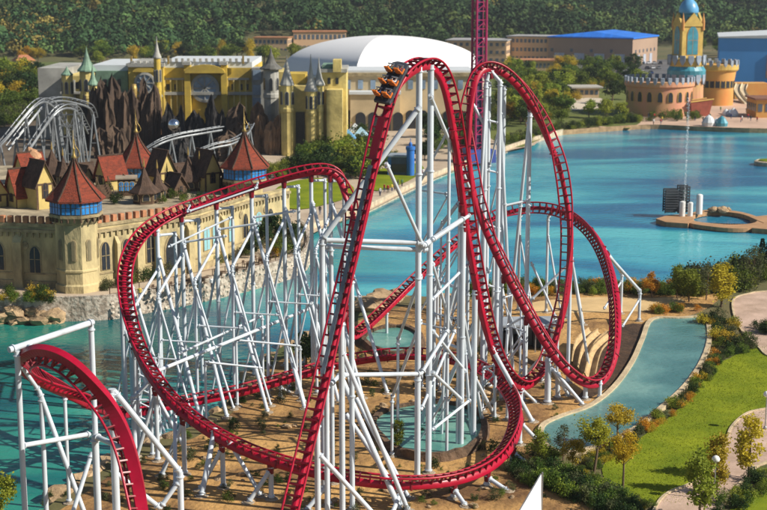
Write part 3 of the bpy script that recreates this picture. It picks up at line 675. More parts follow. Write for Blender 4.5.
def tree_px(key, px, base, top, label, z=LAND, group=None, wide=1.0):
    p = on(px, base, z); h = (base - top) * mpp(p.y) * 1.02; return tree(key, p, h, label, group, wide)

# ------------------------------------------------------------------ yard, lawn, paths, pool
SOIL = mat('yard_soil', (0.50, 0.29, 0.10), 0.95, 0, 0.11, col2=(0.13, 0.065, 0.025), bump=0.8, bscale=1.5, detail=10, fac_pos=(0.37, 0.58))
LAWN = mat('lawn_grass', (0.25, 0.29, 0.016), 0.95, 0, 0.22, col2=(0.11, 0.165, 0.010), bump=0.25, bscale=22, spec=.1, detail=8, fac_pos=(0.3, 0.7))
PATH = mat('path_paving', (0.58, 0.42, 0.33), 0.85, 0, 0.35, col2=(0.38, 0.27, 0.20), bump=0.15, bscale=3, detail=6)
PAVE = mat('plaza_paving', (0.52, 0.43, 0.32), 0.85, 0, 0.2, col2=(0.40, 0.31, 0.22), detail=6, bump=0.1, bscale=2)
yard_px = [(696, 291), (640, 291), (600, 292), (560, 292), (520, 291), (490, 295), (460, 302), (432, 306), (405, 306), (388, 311), (364, 318), (337, 331), (307, 348), (283, 358), (255, 384), (231, 414), (194, 438), (154, 452), (108, 477), (76, 500), (40, 528), (20, 600), (60, 900), (640, 900), (600, 520), (552, 478), (536, 440), (600, 400), (650, 330), (700, 312), (720, 296)]
poly_sheet('coaster_yard', yard_px, LAND + .03, SOIL)
WOODY = mat('shore_rock', (0.40, 0.28, 0.16), 0.9, 0.35, 0.8, bump=0.6, bscale=3, rand=0.2)
lawn_px = [(748, 349), (730, 358), (712, 366), (702, 382), (690, 397), (668, 418), (640, 438), (612, 456), (602, 470), (612, 486), (640, 500), (690, 500), (720, 460), (735, 430), (767, 416), (850, 400), (850, 345), (780, 345)]
poly_sheet('lawn', lawn_px, LAND + .06, LAWN)
poly_sheet('lawn', [(735, 505), (750, 497), (767, 487), (850, 470), (850, 560), (720, 540)], LAND + .06, LAWN)
poly_sheet('footpath', [(850, 395), (785, 404), (767, 408), (746, 413), (730, 427), (724, 445), (712, 468), (690, 483), (668, 492), (655, 505), (640, 540), (700, 545), (722, 508), (738, 488), (752, 474), (767, 463), (850, 440)], LAND + .10, PATH)
poly_sheet('footpath', [(733, 299), (750, 293), (767, 291), (850, 285), (850, 365), (775, 358), (757, 347), (741, 331), (733, 315)], LAND + .10, PATH)
poly_sheet('sand_strip', [(560, 299), (600, 297), (640, 298), (680, 298), (680, 308), (640, 311), (600, 312), (560, 313), (520, 312), (530, 303)], LAND + .06, mat('sand', (0.60, 0.42, 0.20), 0.95, 0.15, 0.3, bump=.2))
poly_sheet('pit_shade_sheet', [(606, 332), (643, 324), (634, 356), (614, 382), (590, 398), (574, 402), (588, 384), (600, 360)], LAND + .07, mat('pit_shade_brown', (.065, .035, .018), .9, .4, .6, bump=.6, bscale=2))  # flat dark brown sheet, paints the shade of the pit wall onto the ground
# raised pool
RIMZ = 1.0
rim_px = [(650, 318), (680, 316.5), (706, 316), (712, 335), (706, 358), (689, 384), (663, 408), (636, 429), (600, 446), (565, 452), (545, 446), (538, 434), (541, 423), (560, 414), (588, 404), (612, 385), (630, 360), (640, 338)]
rim = smooth_closed([on(x, y, RIMZ) for x, y in rim_px], 4)
def offset_poly(P, d):
    n = len(P); out = []
    area = sum(P[i][0] * P[(i + 1) % n][1] - P[(i + 1) % n][0] * P[i][1] for i in range(n)); s = 1 if area > 0 else -1
    for i in range(n):
        t = (Vector(P[(i + 1) % n][:2]) - Vector(P[i - 1][:2])).normalized(); out.append(Vector((P[i][0] + t.y * d * s, P[i][1] - t.x * d * s, 0)))
    return out
rim_i = offset_poly(rim, -.55); nR = len(rim)
RIMM = mat('pool_rim_stone', (0.52, 0.42, 0.27), 0.8, 0.2, 0.7, bump=.3, bscale=4)
b = MB(); vs = []
for p, q in zip(rim, rim_i): vs += [(p.x, p.y, .3), (p.x, p.y, RIMZ), (q.x, q.y, RIMZ), (q.x, q.y, .5)]
b.add(vs, [(4 * i + k, 4 * i + k + 1, 4 * ((i + 1) % nR) + k + 1, 4 * ((i + 1) % nR) + k) for i in range(nR) for k in range(3)])
pool = tag(b.build('ornamental_pool', RIMM), 'raised ornamental pool with tan stone rim beside the lawn', 'pool')
bm = bmesh.new(); bm.from_mesh(pool.data); bmesh.ops.recalc_face_normals(bm, faces=bm.faces); bm.to_mesh(pool.data); bm.free(); smooth_by_angle(pool, 50)
POOLW = water_mat('pool_water', (0.06, 0.17, 0.17), (0.10, 0.24, 0.23), (0.17, 0.33, 0.30), 0.10, (1, 1, 1), bump=0.2, bscale=1.6)
b = MB(); b.prism([(p.x, p.y) for p in rim_i], 0.6, .86, bottom=False); b.build("water", POOLW, pool)
# chute of curved timber troughs below the pool
TIMB = mat('tan_timber', (0.52, 0.36, 0.18), 0.7, 0.25, 0.8, streak=(1, 1, 4))
ch_ = thing('timber_chute', 'three tan curved timber troughs beside the raised pool', 'chute', on(588, 372, LAND))
for j, (x0, y0, x1, y1) in enumerate(((583, 372, 602, 334), (577, 366, 593, 332), (590, 378, 612, 338))):
    p0 = on(x0, y0, LAND + .5); p1 = on(x1, y1, LAND + 1.6); mid = (p0 + p1) / 2 + Vector((-.5, 0, .5)); P = spline([p0, mid, p1], 8)
    b = MB(); prof = [(.62 * math.cos(a), .62 * math.sin(a)) for a in np.linspace(math.pi, 2 * math.pi, 9)] + [(.5 * math.cos(a), .5 * math.sin(a)) for a in np.linspace(2 * math.pi, math.pi, 9)]
    vs = []; base = ch_.location
    for i, p in enumerate(P):
        t = (P[min(i + 1, len(P) - 1)] - P[max(i - 1, 0)]).normalized(); s = t.cross(Vector((0, 0, 1))).normalized()
        for u, w in prof: vs.append(p + s * u + Vector((0, 0, w + .5)) - base)
    k = len(prof); b.add(vs, [(i * k + j2, i * k + (j2 + 1) % k, (i + 1) * k + (j2 + 1) % k, (i + 1) * k + j2) for i in range(len(P) - 1) for j2 in range(k)])
    b.build('trough', TIMB, ch_)
# basins in the yard
BASW = water_mat('basin_water', (0.07, 0.22, 0.19), (0.12, 0.30, 0.25), (0.2, 0.38, 0.31), 0.25, (1, 1, 1), bump=0.15, bscale=2)
DKROCK = mat('dark_rock', (0.12, 0.075, 0.045), 0.9, 0.45, 0.7, bump=.8, bscale=2.5)
def basin(px_list, label, h=.7):
    P = smooth_closed([on(x, y, LAND + h) for x, y in px_list], 4); Q = offset_poly(P, .9); n = len(P)
    b = MB(); vs = []; rr = random.Random(len(label))
    for p, q in zip(P, Q):
        e = rr.uniform(-.15, .25); vs += [(q.x + e, q.y + e, LAND - .2), (q.x * .6 + p.x * .4, q.y * .6 + p.y * .4, LAND + h + e), (p.x, p.y, LAND + h + e * .5), (p.x, p.y, LAND + .1)]
    b.add(vs, [(4 * i + k, 4 * i + k + 1, 4 * ((i + 1) % n) + k + 1, 4 * ((i + 1) % n) + k) for i in range(n) for k in range(3)])
    o = b.build('water_basin', DKROCK); bm = bmesh.new(); bm.from_mesh(o.data); bmesh.ops.recalc_face_normals(bm, faces=bm.faces); bm.to_mesh(o.data); bm.free()
    w = MB(); w.prism([(p.x, p.y) for p in P], LAND + .1, LAND + h - .25, bottom=False); w.build('water', BASW, o)
    return tag(o, label, 'basin')
basin([(376, 420), (392, 408), (425, 402), (458, 404), (479, 415), (478, 435), (455, 449), (420, 452), (390, 440)], 'round rock-edged basin of green water inside the low curve')
basin([(366, 338), (378, 328), (402, 326), (418, 334), (412, 346), (388, 350)], 'small rock-edged pond behind the low curve of track')
# service shed
SHED = mat('shed_grey', (0.34, 0.38, 0.42), 0.5, 0.15, 0.5); SHD = mat('shed_dark', (0.05, 0.05, 0.055), 0.7)
c = on(526, 352, LAND); sh = thing('service_shed', 'small grey flat-roofed shed with open dark front below the loop', 'shed', c, R(3))
b = MB(); b.box(-3.0, 3.0, 3.0, 3.2, 0, 3); b.box(-3.0, -2.8, 0, 3.0, 0, 3); b.box(2.8, 3.0, 0, 3.0, 0, 3); b.build('wall', SHED, sh)
b = MB(); b.box(-3.5, 3.5, -.6, 3.6, 3.0, 3.3); b.build('roof', SHED, sh, bevel=.04)
for x in (-2.9, -.9, 1.0, 2.9):
    b = MB(); b.box(x - .07, x + .07, -.4, -.26, 0, 3.0); b.build('post', STEEL, sh)
for x, w, h in ((-2.0, 1.2, 1.9), (-.3, 1.4, 1.5), (1.7, 1.3, 2.1)):
    b = MB(); b.box(x - w / 2, x + w / 2, 1.6, 2.6, .03, h); b.build('cabinet', SHD, sh, bevel=.04)
# boulders along the shore of the yard
rme = []
for s in range(4):
    bm = bmesh.new(); bmesh.ops.create_icosphere(bm, subdivisions=2, radius=1); rr = random.Random(s)
    for v in bm.verts: v.co *= rr.uniform(.75, 1.15); v.co.z *= .7
    me = bpy.data.meshes.new('boulder'); bm.to_mesh(me); bm.free(); me.materials.append(WOODY); rme.append(me)
rr = random.Random(3)
def boulder(p, s, label, group):
    o = place('boulder', rme[rr.randrange(4)], None, p); o.rotation_euler = (rr.uniform(-.3, .3), rr.uniform(-.3, .3), rr.uniform(0, 6)); o.scale = (s * rr.uniform(.8, 1.5), s * rr.uniform(.8, 1.3), s * rr.uniform(.7, 1.0))
    return tag(o, label, 'rock', group)
i_a = min(range(len(shore_s)), key=lambda i: (shore_s[i] - on(520, 286)).length); i_b = min(range(len(shore_s)), key=lambda i: (shore_s[i] - on(35, 522)).length)
for i in range(i_a, i_b):
    a_, b_ = shore_s[i], shore_s[(i + 1) % len(shore_s)]; L = (b_ - a_).length
    for k in range(max(1, int(L / 2.2))):
        p = a_.lerp(b_, (k + rr.random()) / max(1, int(L / 2.2))); boulder(Vector((p.x + rr.uniform(-.7, .7), p.y + rr.uniform(-.7, .7), rr.uniform(.05, .5))), rr.uniform(.5, 1.25), 'tan boulder on the lake edge of the coaster yard', 'boulders along the coaster yard shore')
for x, y in ((365, 308), (372, 304), (380, 301), (388, 298), (394, 296)):
    boulder(on(x, y, .8), 1.9, 'big flat tan rock jutting into the lake behind the climb', 'big rocks behind the climb')
# debris and stones lying in the yard
for k in range(70):
    x, y = rr.uniform(150, 520), rr.uniform(340, 508); p = on(x, y, LAND + .1)
    if in_lake(p.x, p.y): continue
    boulder(p, rr.uniform(.18, .5), 'loose pale stone lying on the yard soil', 'loose stones in the coaster yard')
# yard vegetation
for x, bs, tp, k in ((306, 368, 331, 'round_dark'), (398, 452, 418, 'slender_light')): tree_px(k, x, bs, tp, {'round_dark': 'dark bushy tree between the trestles on the yard shore', 'slender_light': 'thin green sapling beside the round basin'}[k])
for k in range(40):
    x, y = rr.uniform(150, 640), rr.uniform(296, 505); p = on(x, y, LAND)
    if in_lake(p.x, p.y) or inside(p.x, p.y, rim): continue
    tree(rr.choice(['bush_mid', 'bush_dark', 'bush_olive', 'bush_olive']), p, rr.uniform(.5, 1.3), 'low scrubby bush on the bare yard soil', 'scrub bushes in the yard')
for k in range(34):
    x, y = rr.uniform(470, 690), rr.uniform(287, 297); p = on(x, y, LAND)
    if in_lake(p.x, p.y): continue
    tree(rr.choice(['bush_mid', 'bush_dark', 'bush_light', 'bush_orange']), p, rr.uniform(1.0, 2.0), 'shrub on the far lakeside edge of the yard', 'shrubs along the far edge of the yard')
# planted belts on the right bank

def merge_stuff(name, items, m_by, label):
    groups = {}
    for key, p, h in items:
        cm = TREES[key][trng.randrange(len(TREES[key]))][0]; n_ = len(cm.vertices); co = np.empty(n_ * 3, np.float32); cm.vertices.foreach_get('co', co); co = co.reshape(-1, 3) * h
        a = trng.uniform(0, 6.28); ca_, sa_ = math.cos(a), math.sin(a); co = np.stack([co[:, 0] * ca_ - co[:, 1] * sa_, co[:, 0] * sa_ + co[:, 1] * ca_, co[:, 2]], 1) + np.array(p)
        groups.setdefault(cm.materials[0].name, []).append(co)
    out = []
    V = np.concatenate([np.concatenate(v) for v in groups.values()]); n_ = len(V) // 4; mi = np.concatenate([np.full(sum(len(c) for c in v) // 4, i) for i, v in enumerate(groups.values())])
    me = bpy.data.meshes.new(name); me.vertices.add(4 * n_); me.vertices.foreach_set('co', V.astype(np.float32).ravel()); me.loops.add(4 * n_); me.loops.foreach_set('vertex_index', np.arange(4 * n_, dtype=np.int32)); me.polygons.add(n_)
    me.polygons.foreach_set('loop_start', np.arange(0, 4 * n_, 4, dtype=np.int32)); me.polygons.foreach_set('material_index', mi.astype(np.int32)); me.update()
    for g_ in groups: me.materials.append(MATS[g_])
    o = bpy.data.objects.new(name, me); C.objects.link(o); return tag(o, label, 'shrubbery', kind='stuff')
def belt_stuff(pts, width, n, kinds, h0, h1, label, seed, z=LAND):
    r = random.Random(seed); W = spline([on(x, y, z) for x, y in pts], 8); items = []
    for k in range(n):
        q = r.random() * (len(W) - 1); i = int(q); p = W[i].lerp(W[i + 1], q - i); a = r.uniform(0, 6.28); d = width * math.sqrt(r.random())
        items.append((r.choice(kinds), (p.x + math.cos(a) * d, p.y + math.sin(a) * d, z), r.uniform(h0, h1)))
    return merge_stuff('shrubbery', items, None, label)
def belt(pts, width, n, kinds, h0, h1, label, group, seed, z=LAND):
    r = random.Random(seed); W = spline([on(x, y, z) for x, y in pts], 8)
    for k in range(n):
        q = r.random() * (len(W) - 1); i = int(q); p = W[i].lerp(W[i + 1], q - i); a = r.uniform(0, 6.28); d = width * math.sqrt(r.random())
        tree(r.choice(kinds), Vector((p.x + math.cos(a) * d, p.y + math.sin(a) * d, z)), r.uniform(h0, h1), label, group)
belt_stuff([(470, 295), (510, 291), (560, 292), (610, 292), (660, 293), (695, 294)], 2.2, 190, ['bush_mid', 'bush_dark', 'bush_light', 'bush_olive', 'bush_mid'], .7, 1.7, 'dense reeds and shrubs along the far edge of the yard', 14)
belt([(717, 335), (712, 362), (695, 390), (668, 415), (640, 437), (612, 453)], .8, 52, ['bush_mid', 'bush_dark', 'bush_olive', 'bush_light', 'bush_orange'], .6, 1.3, 'mixed shrub in the bed between pool and lawn', 'shrubs between pool and lawn', 1)
belt_stuff([(180, 470), (260, 440), (330, 480), (420, 490), (480, 470), (500, 400), (430, 380), (330, 400), (250, 430), (200, 500), (120, 500)], 7.5, 240, ['bush_olive', 'bush_mid', 'bush_olive', 'bush_dark'], .25, .7, 'scattered weeds and tufts on the yard soil', 12, LAND + .03)
belt([(705, 378), (680, 408), (650, 431), (622, 449), (604, 463)], .35, 34, ['bush_yellow', 'bush_yellow', 'bush_orange', 'bush_olive'], .5, .9, 'low yellow-flowering shrub edging the lawn', 'yellow edging shrubs of the lawn', 2)
belt_stuff([(524, 472), (545, 482), (565, 488), (585, 494), (605, 504), (628, 514)], 1.9, 150, ['bush_dark', 'bush_mid', 'bush_dark', 'bush_olive', 'bush_mid', 'bush_light'], .7, 1.6, 'dense dark green shrubbery in front of the pool', 3)
belt([(712, 322), (722, 335), (738, 350)], 2.2, 40, ['bush_mid', 'bush_dark', 'bush_olive', 'bush_yellow'], .9, 1.7, 'shrub on the bank between pool and upper footpath', 'shrubs between pool and upper path', 4)
belt_stuff([(692, 291), (712, 290), (730, 286), (750, 280), (775, 270)], 3.5, 100, ['bush_mid', 'bush_dark', 'bush_olive', 'bush_light'], 1.5, 3.2, 'tall dense lakeside shrubbery above the upper footpath', 5)
belt([(725, 512), (742, 498), (767, 480)], 1.3, 26, ['bush_mid', 'bush_light', 'bush_dark'], .7, 1.4, 'leafy shrub in the bed below the footpath', 'shrubs below the curving path', 6)
belt([(556, 462), (535, 456)], .8, 9, ['bush_mid', 'bush_olive'], .8, 1.4, 'tall shrub at the corner of the pool', 'shrubs at the pool corner', 7)
belt([(650, 313), (680, 312), (700, 312)], 1.0, 16, ['bush_mid', 'bush_light', 'bush_orange'], .7, 1.3, 'shrub behind the far rim of the pool', 'shrubs behind the pool', 8)
belt([(762, 330), (775, 338)], 1.5, 12, ['bush_dark', 'bush_mid'], .9, 1.6, 'clipped shrub in the path island', 'shrubs in the path island', 9)
for key, px, bs, tp, w, lab in (('lolly_yellow', 619, 450, 397, 1.15, 'yellow round-headed young tree by the pool edge'), ('lolly_light', 594, 472, 410, 1.2, 'yellow-green young tree between pool and shrubs'),
    ('lolly_orange', 623, 489, 427, 1.0, 'orange-yellow young tree with bare trunk on the lawn corner'), ('slender_yellow', 717, 494, 432, 1.1, 'slender yellow tree beside the curving path and lamp'), ('slender_yellow', 748, 479, 414, 1.2, 'slender yellow tree inside the bend of the path'),
    ('slender_light', 699, 520, 450, 1.3, 'slender yellow-green tree on the lower path edge'), ('loose_orange', 652, 298, 271, 1.1, 'bright orange young tree on the lakeside'), ('slender_light', 677, 299, 266, 1.2, 'pale slender tree on the lakeside left of the yellow one'),
    ('slender_light', 689, 302, 270, 1.8, 'light green bushy slender tree on the lakeside'), ('slender_yellow', 721, 307, 265, 1.7, 'yellow poplar-like tree on the bank above the pool'), ('slender_olive', 706, 300, 266, 1.3, 'thin olive tree between the lakeside poplars'),
    ('cypress', 733, 290, 257, 1.2, 'dark cypress on the lakeside by the footpath'), ('cypress', 761, 275, 238, 1.25, 'tall dark cypress at the lake edge by the frame of shrubs'), ('slender_olive', 747, 285, 250, 1.3, 'thin bare-topped tree left of the tall cypress'),
    ('slender_olive', 755, 284, 246, 1.3, 'thin bare-topped tree hugging the tall cypress'), ('cypress', 768, 280, 236, 1.2, 'dark cypress behind the lakeside shrubs'), ('slender_olive', 563, 462, 424, 1.3, 'thin olive sapling at the near pool rim'), ('slender_light', 540, 470, 428, 1.2, 'light green sapling beside the pool corner'), ('loose_yellow', 573, 470, 436, 1.0, 'small yellow tree among the dark shrubs'),
    ('loose_light', 0, 525, 470, 1.2, 'yellow-green tree in front of the portal frame')):
    tree_px(key, px, bs, tp, lab, wide=w)
belt_stuff([(602, 456), (592, 466), (586, 478), (598, 490), (625, 502), (645, 508)], .9, 90, ['bush_yellow', 'bush_mid', 'bush_olive', 'bush_mid'], .35, .8, 'low ground-cover planting around the lawn tip', 15)
belt_stuff([(742, 352), (725, 358), (713, 364), (708, 374)], .8, 40, ['bush_mid', 'bush_dark', 'bush_olive'], .5, 1.0, 'low hedge closing the upper corner of the lawn', 16)
# short grass standing on the lawn
lp_ = [(p.x, p.y) for p in smooth_closed([on(x, y, LAND + .06) for x, y in lawn_px], 3)]; gr_ = np.random.default_rng(3); X0, X1 = min(p[0] for p in lp_), 52.0; Y0, Y1 = min(p[1] for p in lp_), max(p[1] for p in lp_)
cand = np.stack([gr_.uniform(X0, X1, 60000), gr_.uniform(Y0, Y1, 60000)], 1)
cand = np.array([c for c in cand if inside(c[0], c[1], lp_)]); gp = np.concatenate([cand, np.full((len(cand), 1), LAND + .10)], 1)
gm = quads_mesh('grass', gp, .055, 4, leaf_mat('grass_blade', (.20, .25, .012), (.30, .34, .02), scale=.25, rand=0, hue=0), stretch=1.0); go_ = bpy.data.objects.new('grass', gm); C.objects.link(go_); tag(go_, 'short yellow-green grass on the lawn beside the pool', 'grass', kind='stuff')
# lamp post, bin, sail
p = on(714, 500, LAND); lp = thing('lamp_post', 'grey lamp post with white globe head beside the path', 'lamp post', p)
b = MB(); b.lathe((0, 0, 0), [(.16, 0), (.16, .3), (.06, .4), (.05, 3.2)], 10); b.build('pole', STEEL, lp)
b = MB(); b.lathe((0, 0, 3.2), [(.1, 0), (.3, .12), (.34, .3), (.22, .5), (.05, .58)], 12); b.build('lamp_head', mat('white_plastic', (.8, .8, .78), .4, .03), lp, smooth=True)
p = on(765, 430, LAND); lp2 = copy_tree(lp); lp2.location = p; lp2['label'] = 'grey lamp post with white head at the path edge of the lawn'
SAIL = mat('sail_cloth', (.80, .80, .78), .7, .05, .5)
pt_, pb, pl = at(541, 474, 106), at(541, 530, 103), at(508, 530, 101)
nrm = (pb - pt_).cross(pl - pt_).normalized(); P = []
b = MB(); rows = 10; vs = []
for i in range(rows + 1):
    for j in range(i + 1):
        p = pt_ if i == 0 else pt_.lerp(pb, i / rows).lerp(pt_.lerp(pl, i / rows), j / i)
        s_ = math.sin(math.pi * i / rows) * (math.sin(math.pi * j / i) if i else 0) * .35; vs.append(p + nrm * s_)
idx = lambda i, j: i * (i + 1) // 2 + j; fs = []
for i in range(rows):
    for j in range(i + 1):
        fs.append((idx(i, j), idx(i + 1, j), idx(i + 1, j + 1)))
        if j < i: fs.append((idx(i, j), idx(i + 1, j + 1), idx(i, j + 1)))
sl = thing('shade_sail', 'white triangular shade sail rising from the shrubs by the yard', 'sail', Vector((pt_.x, pt_.y, LAND)))
b.add([Vector(v) - sl.location for v in vs], fs); o = b.build('cloth', SAIL, sl, smooth=True); md = o.modifiers.new('s', 'SOLIDIFY'); md.thickness = .03
for p_, q_ in ((pt_, pb), (pb, pl), (pl, pt_)):
    b = MB(); b.beam(p_ - sl.location, q_ - sl.location, .09, .05); b.build('hem', STEEL, sl)
b = MB(); b.tube(pt_ + Vector((.12, .1, .1)) - sl.location, Vector((.12, .1, 0)), .07, n=8); b.build('mast', STEEL, sl)
# ------------------------------------------------------------------ left bank: promenade wall and fairy-tale village castle
PROM = 2.8
STONEW = mat('pale_rubble_wall', (0.52, 0.46, 0.38), 0.9, 0, 1.6, col2=(0.28, 0.23, 0.18), bump=.6, bscale=2.2, detail=2, fac_pos=(.42, .58))
CREAM = mat('cream_stucco', (0.56, 0.46, 0.24), 0.85, 0, .30, col2=(0.24, 0.20, 0.11), bump=.4, bscale=2, detail=10, streak=(1, 1, .45), fac_pos=(.34, .58))
CREAMD = mat('cream_stone_trim', (0.34, 0.27, 0.15), 0.85, .35, .8, bump=.3, bscale=3)
MERL = mat('merlon_terracotta', (0.45, 0.20, 0.10), .85, .25, 1.0)
ROOFR = mat('red_roof_tiles', (0.29, 0.050, 0.020), .75, 0, 1.5, col2=(0.13, 0.028, 0.014), bump=.6, bscale=6, streak=(1, 1, 3), detail=5)
ROOFD = mat('dark_brown_shingles', (0.075, 0.045, 0.03), .85, .35, 1.2, bump=.5, bscale=6)
BLUEG = mat('blue_window_glass', (0.03, 0.24, 0.62), .2, .25, 1.2, spec=.6)
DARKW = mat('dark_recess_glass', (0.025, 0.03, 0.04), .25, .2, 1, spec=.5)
GOLD = mat('gilt_metal', (0.40, 0.28, 0.09), .45, .3, 2, metal=.5)
WOODD = mat('dark_timber', (0.10, 0.06, 0.035), .8, .3, 2)
TERR = mat('terrace_floor', (0.36, 0.30, 0.20), .85, .45, .3)
YELL = mat('yellow_plaster', (0.54, 0.42, 0.15), .8, .15, .5)
prom_front_px = [(-200, 326), (0, 322), (60, 321), (110, 319), (150, 312), (200, 302), (250, 290), (296, 276), (308, 262), (306, 246), (299, 237)]
P = spline([on(x, y, 0) for x, y in prom_front_px], 4)
back = [Vector((-40, 262, 0)), Vector((-210, 262, 0))]
poly = [(p.x, p.y) for p in P] + [(p.x, p.y) for p in back]
b = MB(); b.prism(poly, -1.5, PROM, bottom=False); tag(b.build('promenade', PAVE), kind='structure')
# rubble facing set just in front of the slab
def wall_ribbon(P, z0, z1, th):
    Q = []
    for i, p in enumerate(P):
        t = (P[min(i + 1, len(P) - 1)] - P[max(i - 1, 0)]).normalized(); Q.append(Vector((t.y, -t.x, 0)))
    b = MB(); vs = []
    for p, n_ in zip(P, Q): vs += [(p.x + n_.x * th, p.y + n_.y * th, z0), (p.x + n_.x * th, p.y + n_.y * th, z1), (p.x - n_.x * .25, p.y - n_.y * .25, z1), (p.x - n_.x * .25, p.y - n_.y * .25, z0)]
    b.add(vs, [(4 * i + k, 4 * (i + 1) + k, 4 * (i + 1) + (k + 1) % 4, 4 * i + (k + 1) % 4) for i in range(len(P) - 1) for k in range(4)] + [(3, 2, 1, 0), tuple(4 * (len(P) - 1) + k for k in range(4))])
    return b
tag(wall_ribbon(P, -1.2, PROM + .35, .35).build('quay_wall', STONEW), 'pale rubble quay wall below the village castle', 'wall')
# stones laid into the face of the quay wall
sme = []
for s in range(3):
    bm = bmesh.new(); bmesh.ops.create_icosphere(bm, subdivisions=1, radius=1); q = random.Random(s + 40)
    for v in bm.verts: v.co *= q.uniform(.8, 1.15)
    me = bpy.data.meshes.new('stone'); bm.to_mesh(me); bm.free(); me.materials.append(mat('quay_stone', (0.50, 0.44, 0.36), .9, .3, 1.2, rand=.3, bump=.3, bscale=4)); sme.append(me)
qw = bpy.data.objects['quay_wall']; q = random.Random(77); cnt = 0
for i in range(8, len(P) - 6):
    a_, b_ = P[i], P[i + 1]; L = (b_ - a_).length; t = (b_ - a_).normalized(); nn = Vector((t.y, -t.x, 0)); nseg = int(L / .62)
    for k in range(nseg):
        for z in (.25, .85, 1.45, 2.05, 2.65):
            if cnt >= 298 or q.random() < .25 or not (100 < proj(a_)[0] < 310): continue
            p = a_.lerp(b_, (k + q.uniform(.2, .8)) / nseg) + nn * .26 + Vector((0, 0, z + q.uniform(-.15, .15))); o = place('stone', sme[q.randrange(3)], qw, p); o.scale = (q.uniform(.28, .42), q.uniform(.24, .34), q.uniform(.2, .3)); o.rotation_euler = (0, 0, q.uniform(0, 6)); cnt += 1
# brown planted rocks below the far left of the wall
for k in range(34):
    x = rr.uniform(-15, 62); zr = rr.choice((-.1, .0, .1, .3, .6, 1.0, 1.4)); p = on(x, 322.5 - 7.6 * zr, zr); boulder(p, rr.uniform(.7, 1.5), 'brown rock piled against the castle quay', 'rocks piled against the castle quay')
for k in range(26):
    x = rr.uniform(-10, 58); tree(rr.choice(['bush_dark', 'bush_mid', 'bush_yellow']), on(x, rr.uniform(296, 303), PROM), rr.uniform(.6, 1.7), 'shrub in the bed at the foot of the castle wall', 'shrubs at the castle wall foot')
# iron railing
for k, (i0_, i1_) in enumerate(((12, 24), (24, 32))):
    seg = [p for p in P[i0_:i1_ + 1]]; base = seg[0]; ra = thing('promenade_railing', ('black iron railing on the quay in front of the castle tower', 'black iron railing on the quay near the channel')[k], 'railing', (base.x, base.y, PROM))
    for z in (.35, 1.2):
        b = MB()
        for a_, b_ in zip(seg[:-1], seg[1:]): b.beam(Vector((a_.x - base.x - .0, a_.y - base.y + .5, z)), Vector((b_.x - base.x, b_.y - base.y + .5, z)), .06)
        b.build('bar', WOODD, ra)
    for a_ in seg:
        b = MB(); b.box(a_.x - base.x - .05, a_.x - base.x + .05, a_.y - base.y + .45, a_.y - base.y + .55, 0, 1.25); b.build('post', WOODD, ra)

def arch_pts(w, h, n=8, pointed=True):
    """outline of an arched opening, bottom centre at the origin"""
    hs = h - w * (.75 if pointed else .5); out = [(-w / 2, 0), (w / 2, 0), (w / 2, hs)]
    for k in range(1, n):
        t = k / n
        if pointed: x = w / 2 * (1 - t ** 1.5) if t < 1 else 0; z = hs + (h - hs) * (math.sin(t * math.pi / 2)); out.append((x, z))
        else: out.append((w / 2 * math.cos(t * math.pi), hs + w / 2 * math.sin(t * math.pi)))
    if pointed:
        out.append((0, h)); left = [(-x, z) for x, z in out[3:-1]][::-1]; out += left
    out.append((-w / 2, hs)); return out
def arch_slab(pts, d0, d1):
    """solid of the outline, in x/z, running from y=d0 to y=d1"""
    b = MB(); n_ = len(pts); cx_ = sum(p[0] for p in pts) / n_; cz_ = sum(p[1] for p in pts) / n_
    vs = [(x, d0, z) for x, z in pts] + [(x, d1, z) for x, z in pts] + [(cx_, d0, cz_), (cx_, d1, cz_)]
    fs = [(i, (i + 1) % n_, 2 * n_) for i in range(n_)] + [(n_ + (i + 1) % n_, n_ + i, 2 * n_ + 1) for i in range(n_)] + [((i + 1) % n_, i, n_ + i, n_ + (i + 1) % n_) for i in range(n_)]
    return b.add(vs, fs)
_arch = {}
def arch_window(parent, w, h, mtx, glass=DARKW, frame=CREAMD, pointed=True, mull=True, name='window', prefix=''):
    key = (w, h, glass.name, frame.name, pointed)
    if key not in _arch:
        fr = arch_slab([(x * (1 + .32 / w), (z * (1 + .16 / h) - .08)) for x, z in arch_pts(w, h, pointed=pointed)], -.10, .12)
        gl = arch_slab(arch_pts(w, h, pointed=pointed), -.15, -.05); mu = MB(); mu.box(-.04, .04, -.19, -.13, 0, h * .95); mu.box(-w / 2, w / 2, -.19, -.13, h * .5, h * .5 + .08)
        ms = []
        for nm, bb, mm in (('window_frame', fr, frame), ('pane', gl, glass), ('mullion', mu, frame)):
            me = bpy.data.meshes.new(nm); me.from_pydata(bb.v, [], bb.f); me.materials.append(mm); ms.append(me)
        _arch[key] = ms
    fr, gl, mu = _arch[key]; f = place(name, fr, parent, mtx=mtx); place('pane', gl, f)
    if mull: place('mullion', mu, f)
    return f
def face_mtx(pos, ang):
    """pos on a wall whose outward normal has the angle ang (from +X); local -Y looks outwards"""
    return Matrix.Translation(pos) @ Matrix.Rotation(ang + math.pi / 2, 4, 'Z')

